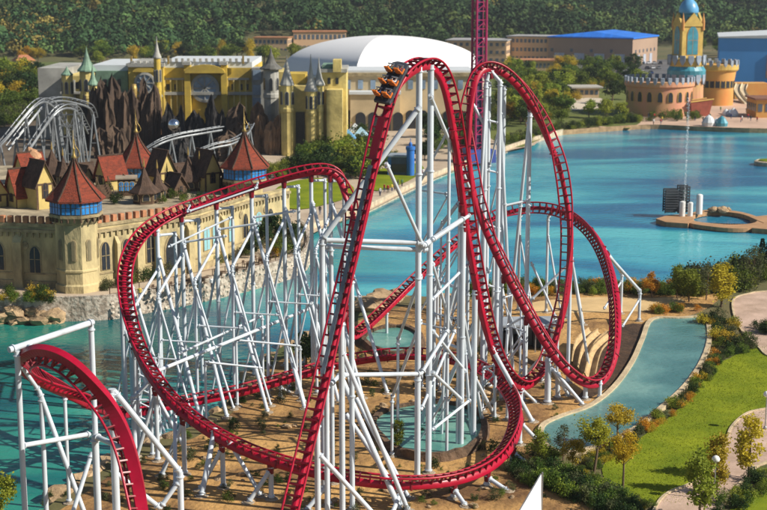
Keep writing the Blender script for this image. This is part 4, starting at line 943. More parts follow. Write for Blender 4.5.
TOWER_LABELS = {}
def oct_tower(pos, label, body_h=8.9, r0=2.75, ring_r=3.35, ring_h=2.3, roof_r=3.85, roof_h=5.3, spike=3.4, rz=0.0, body_mat=CREAM):
    t = thing('castle_tower', label, 'tower', pos, rz)
    a0 = math.pi / 8
    b = MB(); b.lathe((0, 0, 0), [(r0 + .25, 0), (r0 + .25, .9), (r0, 1.1), (r0, 2.6), (r0 + .12, 2.7), (r0 + .12, 2.9), (r0, 3.0), (r0, body_h - .8)], 8, a0); b.build('body', body_mat, t)
    b = MB(); b.lathe((0, 0, 0), [(r0, body_h - 1.0), (r0 + .25, body_h - .7), (ring_r - .15, body_h - .15), (ring_r + .1, body_h), (ring_r + .1, body_h + .35)], 8, a0); b.build('corbel', CREAMD, t)
    for k in range(24):
        a = 2 * math.pi * (k + .5) / 24; q_ = MB(); q_.box(-.09, .09, -.16, .2, -.55, 0); o = q_.build('bracket', WOODD, t); o.matrix_local = face_mtx(Vector((math.cos(a) * (ring_r - .12), math.sin(a) * (ring_r - .12), body_h)), a)
    b = MB(); b.lathe((0, 0, 0), [(ring_r - .15, body_h + .3), (ring_r - .15, body_h + ring_h)], 8, a0); b.build('drum', mat('blue_drum_paint', (.10, .16, .20), .7, .2), t)
    ap = (ring_r - .15) * math.cos(math.pi / 8)
    for k in range(8):
        a = k * math.pi / 4 
        for s in (-.62, .62):
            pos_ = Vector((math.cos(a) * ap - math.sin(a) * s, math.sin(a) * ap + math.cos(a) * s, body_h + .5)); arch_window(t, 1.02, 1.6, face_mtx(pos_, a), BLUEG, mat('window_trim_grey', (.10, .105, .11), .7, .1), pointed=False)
    apb = r0 * math.cos(math.pi / 8)
    for k in range(8):
        a = k * math.pi / 4; arch_window(t, .42, 2.6, face_mtx(Vector((math.cos(a) * apb, math.sin(a) * apb, 4.2)), a), mat('slit_recess', (.20, .17, .10), .9, .1), mull=False, name='recessed_slit')
    z0 = body_h + ring_h - .1; prof = []
    for k in range(9):
        s = k / 8; prof.append((roof_r * (1 - s) ** 1.45 + .16 * s, z0 + roof_h * s))
    b = MB(); b.lathe((0, 0, 0), [(roof_r, z0 - .22)] + prof, 8, a0); rf = b.build('roof', ROOFR, t)
    for k in range(8):
        a = a0 + k * math.pi / 4; hb = MB()
        for (r1_, z1_), (r2_, z2_) in zip(prof[:-1], prof[1:]): hb.beam((math.cos(a) * (r1_ + .02), math.sin(a) * (r1_ + .02), z1_ + .05), (math.cos(a) * (r2_ + .02), math.sin(a) * (r2_ + .02), z2_ + .05), .16, .14)
        hb.build('hip_ridge', ROOFD, rf)
    zt = z0 + roof_h; b = MB(); b.lathe((0, 0, zt), [(.28, -.35), (.34, 0), (.2, .25), (.13, .9), (.22, 1.0), (.07, 1.15), (.02, spike)], 10); b.build('finial', GOLD, t, smooth=True)
    # curled gilt crest
    cp = spline([Vector((.2, 0, zt - .3)), Vector((.75, 0, zt + .15)), Vector((.6, 0, zt + .8)), Vector((.2, 0, zt + 1.5)), Vector((.1, 0, zt + 2.2))], 5); b = MB()
    for u, v_ in zip(cp[:-1], cp[1:]): b.tube(u, v_, .06, n=6)
    b.build('crest', GOLD, t); return t
TA = on(75, 293.5, PROM); TA.y += 2.6; TBp = Vector(((244 - CX) / F_PX * 212, 212, PROM)); TC = Vector(((135.5 - CX) / F_PX * 226, 226, PROM))
oct_tower(TA, 'octagonal castle tower with red roof and blue window ring at the quay', body_h=9.7)
oct_tower(TBp, 'octagonal castle tower with red roof beside the red track turn', body_h=9.8)
oct_tower(TC, 'octagonal red-roofed castle tower rising behind the rooftop terrace', body_h=8.2)

WALLH = 8.0
def curtain(name, p, q, label, items, h=WALLH, merl=True, th=1.2):
    p, q = Vector((p[0], p[1], 0)), Vector((q[0], q[1], 0)); L = (q - p).length; ang = math.atan2(q.y - p.y, q.x - p.x)
    w = thing(name, label, 'wall', (p.x, p.y, PROM), ang)
    b = MB(); b.box(0, L, 0, th, 0, h); b.build('wall', CREAM, w)
    b = MB(); b.box(-.02, L + .02, -.22, th, 0, .9); b.build('plinth', CREAMD, w); b = MB(); b.box(-.02, L + .02, -.28, th + .1, h - .75, h - .35); b.build('cornice', CREAMD, w)
    if merl:
        b = MB(); b.box(-.02, L + .02, -.12, .5, h + .002, h + .45); b.build('parapet', CREAMD, w)
        n_ = int(L / 1.05)
        for k in range(n_):
            m_ = MB(); x = (k + .5) * L / n_; m_.box(x - .32, x + .32, -.14, .52, h + .452, h + 1.35); m_.build('merlon', MERL, w, bevel=.05)
    for k in range(int(L / .85)):
        cb_ = MB(); x = (k + .5) * L / int(L / .85); cb_.box(x - .14, x + .14, -.24, .02, h - 1.35, h - .752); cb_.build('corbel', CREAMD, w)
    b = MB(); b.box(-.01, L + .01, -.1, .05, 1.75, 1.95); b.build('string_course', CREAMD, w)
    for kind, x, z, ww, hh in items:
        M_ = Matrix.Translation((x, 0, z))
        if kind == 'win': arch_window(w, ww, hh, M_); ro = MB(); ro.lathe((0, 0, 0), [(.55, 0), (.55, .12), (.3, .16)], 12); o = ro.build('roundel', CREAMD, w); o.matrix_local = Matrix.Translation((x - ww, -.0, z + hh + .1)) @ Matrix.Rotation(R(90), 4, 'X')
        elif kind == 'blue': arch_window(w, ww, hh, M_, mat('pale_blue_shutter', (.25, .50, .55), .6, .15), pointed=False)
        elif kind == 'gate':
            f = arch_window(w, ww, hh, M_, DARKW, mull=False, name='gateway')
            for s_, sc_ in ((-.2, 1.14), (-.1, 1.26)):
                a_ = arch_slab([(x_ * sc_, z_ * (1 + (sc_ - 1) * .5)) for x_, z_ in arch_pts(ww, hh)], s_ + .06, s_ + .16); o = a_.build('gate_moulding', CREAMD, w); o.matrix_local = Matrix.Translation((x, .0 + .05, z))
        elif kind == 'butt':
            bb = MB(); bb.box(x - ww / 2, x + ww / 2, -.7, .02, .0, hh); bb.add([(x - ww / 2, -.7, hh), (x + ww / 2, -.7, hh), (x + ww / 2, .0, hh + 1), (x - ww / 2, .0, hh + 1), (x - ww / 2, 0, hh), (x + ww / 2, 0, hh)], [(0, 1, 2, 3), (0, 3, 4), (1, 5, 2)]); bb.build('buttress', CREAM, w)
    return w
wl0 = Vector((TA.x - 24, TA.y + 4.6, 0)); wl1 = Vector((TA.x - 2.2, TA.y + .3, 0))
curtain('castle_wall', wl0, wl1, 'cream curtain wall with arched windows running to the quay tower', [('win', 3, 2.2, 1.5, 3.6), ('win', 8.2, 2.2, 1.5, 3.6), ('win', 13.5, 2.2, 1.5, 3.6), ('butt', 16.4, 0, 1.2, 6.0), ('win', 18.6, 2.0, 1.4, 3.4)])
A1 = Vector((TA.x + 2.3, TA.y + .6, 0)); A2 = on(150, 279, PROM); A3 = on(200, 271, PROM); A4 = on(246, 253, PROM); A5 = on(290, 240, PROM)
L12 = (A2 - A1).length
curtain('castle_wall', A1, A2, 'cream wall with gothic windows right of the quay tower', [('win', 1.3, 2.3, 1.2, 3.6), ('butt', 3.0, 0, .5, 5.6), ('win', 4.6, 2.3, 1.2, 3.6), ('butt', 6.4, 0, 1.0, 6.0), ('win', 8.4, 2.3, 1.2, 3.6)])
curtain('castle_wall', A2, A3, 'cream wall with the big arched castle gateway', [('butt', 1.2, 0, .9, 6.0), ('gate', 3.9, .1, 2.6, 5.4), ('butt', 6.4, 0, .9, 6.0)])
curtain('castle_wall', A3, A4, 'cream wall with pale blue shuttered windows beside the gateway', [('blue', 2.0, 2.6, 1.6, 3.2), ('blue', 4.6, 2.6, 1.6, 3.2), ('butt', 6.6, 0, .9, 6.0), ('blue', 9.5, 2.6, 1.6, 3.2), ('win', 14, 2.4, 1.4, 3.4)])
curtain('castle_wall', A4, A5, 'short cream wall beyond the second castle tower', [('blue', 3.4, 2.6, 1.5, 3.0), ('win', 6.6, 2.4, 1.3, 3.2)], merl=False)
# rooftop terrace (solid block behind the walls)
tp_ = [wl0 + Vector((0, .9, 0)), wl1 + Vector((0, .9, 0)), A1 + Vector((0, .9, 0)), A2 + Vector((-.1, .9, 0)), A3 + Vector((-.3, .9, 0)), A4 + Vector((-.5, .9, 0)), Vector((A4.x - 1, 244, 0)), Vector((-75, 244, 0)), Vector((-75, wl0.y + 4, 0))]
b = MB(); b.prism([(p.x, p.y) for p in tp_], PROM + .01, PROM + WALLH - .06, bottom=False); tag(b.build('castle_keep', TERR), 'cream block of the castle with its open rooftop terrace', 'building')
TZ = PROM + WALLH - .05
def gable_house(px, py, w, d, h, rh, rz, label, wallm=YELL, roofm=ROOFR, z=TZ):
    p = on(px, py, z); t = thing('gabled_house', label, 'house', p, R(rz))
    b = MB(); b.add([(-w / 2, 0, 0), (w / 2, 0, 0), (w / 2, d, 0), (-w / 2, d, 0), (-w / 2, 0, h), (w / 2, 0, h), (w / 2, d, h), (-w / 2, d, h), (0, 0, h + rh), (0, d, h + rh)],
        [(0, 1, 5, 8, 4), (2, 3, 7, 9, 6), (1, 2, 6, 5), (3, 0, 4, 7)]); b.build('wall', wallm, t)
    e = .35; s = rh / (w / 2)
    for sg in (-1, 1):
        b = MB(); x1 = sg * (w / 2 + e); z1 = h - s * e; b.add([(0, -e, h + rh + .02), (0, d + e, h + rh + .02), (x1, d + e, z1), (x1, -e, z1), (0, -e, h + rh + .3), (0, d + e, h + rh + .3), (x1, d + e, z1 + .22), (x1, -e, z1 + .22)],
            [(0, 1, 2, 3), (7, 6, 5, 4), (0, 3, 7, 4), (1, 5, 6, 2), (3, 2, 6, 7), (0, 4, 5, 1)] if sg > 0 else [(3, 2, 1, 0), (4, 5, 6, 7), (4, 7, 3, 0), (2, 6, 5, 1), (7, 6, 2, 3), (1, 5, 4, 0)]); b.build('roof', roofm, t)
    b = MB(); b.beam((0, -e - .05, h + rh + .3), (0, d + e + .05, h + rh + .3), .22); b.build('ridge', ROOFD, t)
    arch_window(t, w * .24, h * .55, Matrix.Translation((0, 0, h * .45)), DARKW, WOODD, pointed=False)
    b = MB(); b.box(-w * .4 - .3, -w * .4, -.05, .02, 0, h); b.box(w * .4, w * .4 + .3, -.05, .02, 0, h); b.box(-w / 2, w / 2, -.06, .02, h - .25, h); b.build('timber_frame', WOODD, t)
    return t
gable_house(12, 207, 3.6, 4.6, 1.9, 3.2, -50, 'gabled house with bright red roof at the left end of the terrace')
gable_house(-2, 207, 3.0, 4.0, 1.8, 2.4, 30, 'small yellow gabled house at the terrace edge')
gable_house(101, 190, 2.9, 3.6, 2.2, 2.7, -48, 'yellow gabled house with red roof behind the quay tower')
gable_house(46, 209, 2.7, 3.6, 3.6, 2.8, 42, 'narrow house with dark steep roof next to the quay tower', roofm=ROOFD)
gable_house(168, 189, 2.9, 3.6, 2.6, 3.0, 42, 'yellow gabled house with dark brown roof beside the central tower', roofm=ROOFD)
gable_house(213, 191, 2.9, 3.8, 2.8, 3.0, 42, 'yellow gabled house with dark brown roof next to the track turn', roofm=ROOFD)
gable_house(20, 184, 3.0, 3.6, 2.4, 2.2, -50, 'small house with brick-red roof behind the left terrace')
def spire_hut(px, py, r, h, rh, label, z=TZ, n=6):
    p = on(px, py, z); t = thing('spired_turret', label, 'turret', p, .3)
    b = MB(); b.lathe((0, 0, 0), [(r, 0), (r, h)], n); b.build('wall', WOODD, t)
    for k in range(n):
        a = (k + .5) * 2 * math.pi / n; arch_window(t, r * .5, h * .55, face_mtx(Vector((math.cos(a) * r * math.cos(math.pi / n), math.sin(a) * r * math.cos(math.pi / n), h * .3)), a), DARKW, CREAMD, pointed=False, mull=False)
    b = MB(); b.lathe((0, 0, h - .05), [(r * 1.35, -.15), (r * 1.35, 0), (r * .72, rh * .3), (r * .34, rh * .62), (.05, rh)], n); b.build('roof', ROOFD if n == 6 else ROOFR, t)
    b = MB(); b.lathe((0, 0, h + rh - .1), [(.12, 0), (.16, .2), (.02, 1.3)], 6); b.build('finial', GOLD, t)
    return t
spire_hut(145, 203, 1.7, 1.7, 3.6, 'dark shingled turret with low eaves before the central tower')
spire_hut(189, 190, 1.7, 1.6, 3.8, 'dark shingled turret between the two dark-roofed houses')
spire_hut(53, 182, 1.9, 1.6, 3.6, 'dark shingled turret behind the quay tower')
tq = random.Random(61)
for k, (px, py, rz_) in enumerate(((68, 184, 40), (80, 181, -45), (88, 188, 45), (176, 182, -45), (181, 196, 42), (199, 183, 40), (226, 190, -45), (40, 190, 42))):
    gable_house(px, py, tq.uniform(1.8, 2.4), tq.uniform(2.2, 3.0), tq.uniform(1.0, 1.5), tq.uniform(1.3, 1.9), rz_, 'low dark-roofed shed on the terrace ' + ['behind the quay tower roof', 'between quay tower and central tower', 'left of the red-roofed yellow house', 'left of the dark-roofed houses', 'above the gateway wall', 'between the two dark-roofed houses', 'beside the second tower', 'left of the quay tower'][k], wallm=tq.choice([CREAM, WOODD]), roofm=ROOFD)
for k in range(30): tree(tq.choice(['bush_dark', 'bush_mid', 'bush_dark']), on(tq.uniform(0, 235), tq.uniform(180, 205), TZ), tq.uniform(.7, 1.6), 'potted shrub among the terrace roofs', 'shrubs on the castle terrace')
for px, py, tp in ((262, 252, 222), (276, 248, 214), (288, 244, 218), (254, 258, 236)): tree_px('round_dark', px, py, tp, 'dark bushy tree before the wall beyond the second castle tower', PROM, 'trees before the end wall')
for px, py, r_, lab in ((158, 201, 1.1, 'small dark turret behind the gateway wall'), (200, 190, 1.2, 'small dark turret beside the yellow gable near the track'), (64, 186, 1.1, 'thin dark turret right behind the quay tower roof')): spire_hut(px, py, r_, 1.8, 3.0, lab)
for k in range(5):
    p = on((66, 108, 140, 172, 190)[k], (197, 199, 194, 197, 184)[k], TZ); t = thing('timber_stair', 'dark timber stair and gallery on the terrace %s' % ('behind the quay tower', 'right of the quay tower', 'by the dark turret', 'above the gateway', 'between the dark roofs')[k], 'stair', p, R(30 * k)); 
    for s_i in range(6): b = MB(); b.box(-.9, .9, s_i * .4, s_i * .4 + .42, 0, .3 + s_i * .3); b.build('step', WOODD, t)
    for sx in (-.9, .9): b = MB(); b.beam((sx, 0, 1.2), (sx, 2.4, 3.0), .1); b.box(sx - .05, sx + .05, 0, .1, 0, 1.2); b.box(sx - .05, sx + .05, 2.3, 2.4, 0, 3.0); b.build('handrail', WOODD, t)
for k in range(30):
    tree(tq.choice(['bush_dark', 'bush_mid', 'bush_olive']), on(tq.uniform(98, 290), 0, PROM) if False else on(*(lambda u: (98 + u * 190, 291 - 38 * u - 9 * u * u + tq.uniform(-1, 1)))(tq.random()), PROM), tq.uniform(.7, 2.0), 'shrub against the foot of the castle facade', 'shrubs at the foot of the castle facade')
# terrace clutter: low kiosks with blue windows, flat deck pieces
for px, py, w, lab in ((27, 205, 4.0, 'low kiosk with blue windows beside the bright red roof'), (127, 196, 2.6, 'small pale kiosk on the terrace by the dark turret')):
    p = on(px, py, TZ); t = thing('kiosk', lab, 'kiosk', p, R(10)); b = MB(); b.box(-w / 2, w / 2, 0, 3, 0, 2.5); b.build('wall', WOODD, t); b = MB(); b.box(-w / 2 - .3, w / 2 + .3, -.3, 3.3, 2.5, 2.7); b.build('roof', CONC, t)
    for k in range(3): arch_window(t, w * .22, 1.3, Matrix.Translation(((k - 1) * w * .3, 0, .8)), BLUEG, CREAMD, pointed=False)
ANV = on(33, 182, TZ); cr = thing('rock_pinnacle', 'orange sandstone pinnacle behind the castle terrace', 'rock', ANV)
bm = bmesh.new(); bmesh.ops.create_icosphere(bm, subdivisions=3, radius=1); q = random.Random(8)
for v in bm.verts: v.co = Vector((v.co.x * 1.9, v.co.y * 1.7, v.co.z * 2.9)) * (1 + .12 * math.sin(v.co.z * 9 + v.co.x * 3) + q.uniform(-.05, .05)) + Vector((0, 0, 2.4))
bm_obj('stone', bm, mat('orange_sandstone', (.48, .27, .15), .9, .3, .8, bump=.5, bscale=2), cr)
# cafe tables, parasol-less, along the promenade
def cafe_set(px, py, label):
    p = on(px, py, PROM); t = thing('cafe_table', label, 'table', p, trng.uniform(0, 3), 'cafe tables on the promenade')
    b = MB(); b.lathe((0, 0, .72), [(.55, 0), (.55, .05)], 14); b.build('table_top', WOODD, t); b = MB(); b.lathe((0, 0, 0), [(.3, 0), (.3, .04), (.05, .08), (.05, .72)], 8); b.build('leg', WOODD, t)
    for k in range(3):
        a = k * 2.1 + .4; c = thing('cafe_chair', 'dark metal cafe chair on the castle promenade', 'chair', (p.x + math.cos(a) * 1.05, p.y + math.sin(a) * 1.05, PROM), a + math.pi / 2, 'cafe chairs on the promenade')
        s = MB(); s.box(-.23, .23, -.23, .23, .42, .47); s.build('seat', WOODD, c); s = MB(); s.box(-.23, .23, -.25, -.2, .55, .95); s.build('backrest', WOODD, c)
        for sx in (-.2, .2):
            for sy in (-.2, .2): s = MB(); s.box(sx - .025, sx + .025, sy - .025, sy + .025, 0, .95 if sy < 0 else .42); s.build('leg', WOODD, c)
for px, py in ((160, 293), (178, 290), (192, 284), (205, 283), (222, 277), (238, 273), (250, 268), (262, 263), (275, 257)): cafe_set(px, py, 'small dark cafe table on the castle promenade')
for k in range(22):
    tree(rr.choice(['bush_dark', 'bush_mid', 'bush_olive', 'bush_orange']), on(rr.uniform(275, 300), rr.uniform(232, 258), PROM), rr.uniform(1.2, 2.6), 'shrub on the point of the castle promenade', 'shrubs on the promenade point')
# ------------------------------------------------------------------ far bank: quay, lawns, plaza
QUAY2 = mat('tan_quay_stone', (0.50, 0.42, 0.30), .9, .25, .8, bump=.4, bscale=2)
q2 = spline([on(x, y, 0) for x, y in ((299, 237), (330, 226), (363, 214), (386, 203), (416, 188), (445, 175), (478, 163), (510, 151), (540, 141), (562, 135))], 5)
tag(wall_ribbon(q2, -1.2, 1.6, .3).build('lakeside_wall', QUAY2), 'long tan stone wall along the far lakeside promenade', 'wall')
q3 = spline([on(x, y, 0) for x, y in ((562, 135), (600, 132), (650, 129), (700, 131), (767, 133), (900, 134))], 5)
tag(wall_ribbon(q3, -1.2, 1.3, .3).build('lakeside_wall', mat('brown_quay', (.36, .24, .13), .9, .3, .6, bump=.4)), 'low brown lakeside wall in front of the colourful castle', 'wall')
poly_sheet('plaza', [(299, 236), (330, 225), (363, 213), (386, 202), (416, 187), (445, 174), (478, 162), (510, 150), (540, 140), (520, 112), (400, 112), (280, 122), (230, 150), (270, 215)], LAND + .05, PAVE)
poly_sheet('lawn', [(278, 204), (300, 209), (330, 203), (352, 195), (350, 184), (320, 178), (290, 182), (275, 190)], LAND + .2, LAWN)
poly_sheet('lawn', [(372, 190), (395, 186), (415, 177), (424, 168), (414, 163), (392, 166), (376, 172)], LAND + .2, LAWN)
poly_sheet('plaza', [(600, 127), (650, 124.5), (700, 126.5), (767, 128.5), (950, 130), (950, 100), (760, 97), (700, 108), (640, 116), (605, 120)], LAND + .05, mat('pink_paving', (.55, .38, .28), .85, .2, .05, detail=6))
poly_sheet('park_green', [(510, 147), (542, 138), (562, 130.5), (600, 126), (640, 123), (640, 80), (560, 66), (500, 66), (470, 90), (470, 120)], LAND + .09, mat('park_grass', (.15, .17, .03), .9, 0, .03, col2=(.075, .10, .02), bump=.3, detail=8))
poly_sheet('sand_court', [(562, 100), (600, 98), (606, 106), (570, 110)], LAND + .13, mat('court_sand', (.55, .48, .38), .9, .12, .1))
poly_sheet('parking_lot', [(560, 62), (680, 60), (700, 80), (640, 86), (600, 74), (540, 68)], LAND + .11, mat('asphalt', (.11, .11, .115), .9, .2, .05))
poly_sheet('meadow', [(-120, 66), (60, 62), (250, 60), (250, 80), (60, 100), (-120, 130)], LAND + .05, mat('meadow_grass', (.12, .15, .03), .9, 0, .02, col2=(.07, .10, .02), detail=7))
poly_sheet('fairground', [(-120, 180), (60, 176), (230, 168), (280, 120), (60, 118), (-120, 140)], LAND + .07, mat('fair_ground', (.12, .09, .06), .9, .35, .08, detail=7))

# generic far building pieces
def zb(px, py, Y): return at(px, py, Y).z
def xb(px, Y): return (px - CX) / F_PX * (Y / _cp) * .985 if False else at(px, 60, Y).x
PALW = mat('palace_yellow', (.70, .50, .07), .8, 0, .16, col2=(.36, .26, .06), detail=7); PALG = mat('palace_green_roof', (.17, .28, .20), .6, .3, .3); PALS = mat('palace_grey_stone', (.36, .36, .33), .85, .3, .2, bump=.3)
GLASSB = mat('grey_blue_glass', (.22, .30, .40), .25, .3, .3, spec=.6); PALC = mat('palace_cream', (.60, .48, .17), .8, .35, .15, bump=.3, bscale=1.0); ROOFW = mat('pale_roof_sheet', (.62, .66, .68), .5, .06, .2)
def box_px(b, x0, x1, y0, y1, Y, d, zb_=None):
    """box whose front face covers these photo limits at distance Y"""
    a, c = at(x0, (y0 + y1) / 2, Y), at(x1, (y0 + y1) / 2, Y); z1 = at(x0, y0, Y).z; z0 = at(x0, y1, Y).z if zb_ is None else zb_
    b.box(a.x, c.x, Y, Y + d, z0, z1); return b
YP = 372.0
pal = thing('fantasy_palace', 'yellow fantasy palace with round windows and green spires behind the rocks', 'building', (at(160, 120, YP).x, YP, LAND))
bpy.context.view_layer.update()
def kid(o, par):
    o.parent = par; o.matrix_parent_inverse = Matrix.Translation(-Vector(par.location)); return o
def pb(name, m, x0, x1, y0, y1, dY, d, par=pal, z0=None, bevel=0): 
    b = MB(); box_px(b, x0, x1, y0, y1, YP + dY, d, z0); return kid(b.build(name, m, bevel=bevel), par)
pb('wing', PALS, 36, 66, 68, 0, 6, 26, z0=LAND); pb('wing', PALC, 60, 82, 76, 0, 3, 20, z0=LAND)
pb('roof', ROOFW, 92, 128, 65, 71, 4, 30); pb('wing', PALG, 96, 128, 71, 96, 2, 20, z0=LAND)
pb('block', PALW, 127, 162, 66, 0, -2, 24, z0=LAND); pb('cornice', PALS, 126, 163, 63.5, 67, -2.5, 25)
pb('hall', PALW, 160, 252, 68, 0, 0, 30, z0=LAND); pb('roof', ROOFW, 161, 252, 62, 67.6, 1, 30); pb('cornice', PALS, 196, 224, 66, 70, -1.2, 6)
for x in (186, 223): pb('pier', PALW, x - 3, x + 3, 64, 0, -1.6, 4, z0=LAND); pb('pier_cap', PALS, x - 4, x + 4, 62, 65, -2.0, 5)
pb('pilaster', PALS, 251, 264, 68, 0, -3, 6, z0=LAND); pb('wing', PALC, 263, 283, 72, 0, -2, 18, z0=LAND); pb('balcony', PALS, 160, 252, 92, 95, -1.0, 3)
for k, x in enumerate(range(131, 160, 6)): pb('merlon', PALS, x, x + 3, 61, 63.5, -2.4, 2)
def disc(px, py, r_px, Y, name, m, m2, par):
    c = at(px, py, Y); r_ = r_px * mpp(Y); b = MB(); b.lathe((0, 0, 0), [(r_ * 1.25, 0), (r_ * 1.25, .5), (r_, .6), (r_, .3)], 24, cap=False); o = b.build(name, m2); o.matrix_world = Matrix.Translation(c) @ Matrix.Rotation(R(90), 4, 'X'); o2 = MB(); o2.lathe((0, 0, 0), [(r_, .1), (r_, .38)], 24); p_ = o2.build('pane', m, o)
    for k in range(4):
        a = k * math.pi / 4; s = MB(); s.beam((math.cos(a) * r_, math.sin(a) * r_, .45), (-math.cos(a) * r_, -math.sin(a) * r_, .45), .25); s.build('mullion', m2, o)
    mw = o.matrix_world.copy(); o.parent = par; o.matrix_parent_inverse = Matrix.Translation(-Vector(par.location)); o.matrix_world = mw; return o
disc(145, 83, 8.5, YP - 2.1, 'rose_window', GLASSB, PALS, pal); disc(205, 88, 11.5, YP - .2, 'rose_window', GLASSB, PALS, pal)
for x in (168, 176, 233, 241, 247): pb('window', DARKW, x - 1.6, x + 1.6, 84, 90, -.15, .3)
for x in (70, 77): pb('window', DARKW, x - 2, x + 2, 82, 89, 2.9, .3)
for x, y in ((257, 75), (257, 90), (257, 103)): pb('window', GLASSB, x - 4, x + 4, y - 5, y + 5, -3.2, .3)
for x in (105, 112, 119): pb('window', DARKW, x - 1.6, x + 1.6, 79, 86, 1.8, .3)
def spire_tower(px, Y, r_px, y_base_z, y_eave, y_tip, label=None, bodym=PALC, roofm=PALG, par=None, flare=1.3, n=12):
    c = at(px, y_eave, Y); rr_ = r_px * mpp(Y); zt = at(px, y_tip, Y).z; t = thing('spire_tower', label, 'tower', (c.x, Y, y_base_z)) if par is None else None
    h = c.z - y_base_z; b = MB(); b.lathe((0, 0, 0), [(rr_, 0), (rr_, h * .6), (rr_ * 1.1, h * .62), (rr_ * 1.1, h * .66), (rr_, h * .68), (rr_ * 1.02, h)], n); b.build('body', bodym, t)
    b = MB(); H = zt - c.z; b.lathe((0, 0, h), [(rr_ * flare, -.3), (rr_ * flare, 0), (rr_ * .75, H * .22), (rr_ * .42, H * .48), (rr_ * .17, H * .75), (.05, H)], n); b.build('roof', roofm, t)
    for k in range(6):
        a = k * math.pi / 3 - .5; arch_window(t, rr_ * .45, min(3, h * .3), face_mtx(Vector((math.cos(a) * rr_ * .97, math.sin(a) * rr_ * .97, h * .72)), a), DARKW, PALS, mull=False)
    return t
spire_tower(87, YP - 4, 7.5, LAND, 70, 47, 'grey tower with tall green cone roof left of the palace')
spire_tower(93, YP - 8, 4.0, LAND, 84, 63, 'little green-roofed turret clinging to the grey tower', flare=1.4)
spire_tower(157, YP - 5, 3.4, LAND, 57, 36, 'slim yellow tower with needle spire on the palace front', bodym=PALW, roofm=PALS)
spire_tower(67, YP - 3, 5.5, LAND, 74, 66, 'squat stone tower with domed green cap beside the grey wing', roofm=PALG, flare=1.1)
spire_tower(271, YP - 6, 7.5, LAND, 68, 47, 'mottled stone tower with broad dark cap beside the palace', bodym=PALS, roofm=mat('slate_cap', (.12, .12, .11), .8, .3), flare=1.5)
YC = 345.0
spire_tower(311, YC - 4, 5, LAND, 90, 54, 'cream tower with sharp spire, left of the twin spires', roofm=PALS, flare=1.35)
spire_tower(319, YC - 2, 4.4, LAND, 84, 57, 'cream tower with sharp spire, right of the twin spires', roofm=PALS, flare=1.35)
spire_tower(287, YC - 3, 6.5, LAND, 84, 55, 'cream bulging tower with slim pinnacle near the palace pilaster', roofm=PALS, flare=1.1)
gh = thing('cream_gatehouse', 'cream and yellow gatehouse with turrets around a dark archway', 'building', (at(310, 120, YC).x, YC, LAND))
def pbc(name, m, x0, x1, y0, y1, dY, d, z0=None):
    b = MB(); box_px(b, x0, x1, y0, y1, YC + dY, d, z0); return kid(b.build(name, m), gh)
pbc('wall', PALC, 278, 306, 86, 0, 0, 16, LAND); pbc('wall', PALW, 284, 305, 74, 0, 6, 10, LAND); pbc('wall', PALC, 320, 346, 72, 0, 2, 16, LAND); pbc('cornice', PALS, 319, 347, 69, 72.5, 1.4, 17); pbc('archway', DARKW, 295, 304, 112, 0, -.3, 1, LAND); pbc('roof', PALG, 322, 338, 65, 69, 3, 10); pbc('turret', PALC, 333, 341, 60, 72, 1, 6); pbc('wall', PALC, 326, 342, 90, 0, -3, 6, LAND)
for x in (329, 337): pbc('window', DARKW, x - 1.5, x + 1.5, 78, 84, 1.8, .3)
for k in range(15): pb('balustrade_urn', PALS, 163 + k * 6, 165.4 + k * 6, 58.5, 62, .6, 1.2)
for x0_, x1_, y_ in ((165, 184, 80), (228, 249, 80)):
    pb('blind_arch', PALS, x0_, x1_, y_ - 2, y_, -.5, 1); 
    for x in range(x0_, x1_ + 1, 6): pb('colonnette', PALC, x - .7, x + .7, y_, 118, -.6, 1, z0=LAND)
for x, y0_, w_ in ((205, 71, 20), (145, 70, 12)):
    c_ = at(x, y0_ + 2, YP - 1.8); pts_ = [(math.cos(a) * w_ * mpp(YP) , math.sin(a) * w_ * .42 * mpp(YP)) for a in np.linspace(0, math.pi, 13)]; o = arch_slab([(-u, v) for u, v in pts_], -.6, .6).build('curved_gable', PALW); o.location = c_; kid(o, pal)
for x in (131, 158, 168, 243): pb('gilt_finial', GOLD, x - .8, x + .8, 56, 64, -2, 1)
pb('ledge', PALS, 127, 162, 95, 97, -3, 3); pb('ledge', PALS, 60, 128, 92, 94, 1, 3)
for x in (133, 141, 149, 156): pb('window', DARKW, x - 1.5, x + 1.5, 99, 107, -2.2, .3)
for x in (64, 72, 79): pb('buttress', PALS, x - 1, x + 1, 80, 0, 2.4, 2, z0=LAND)
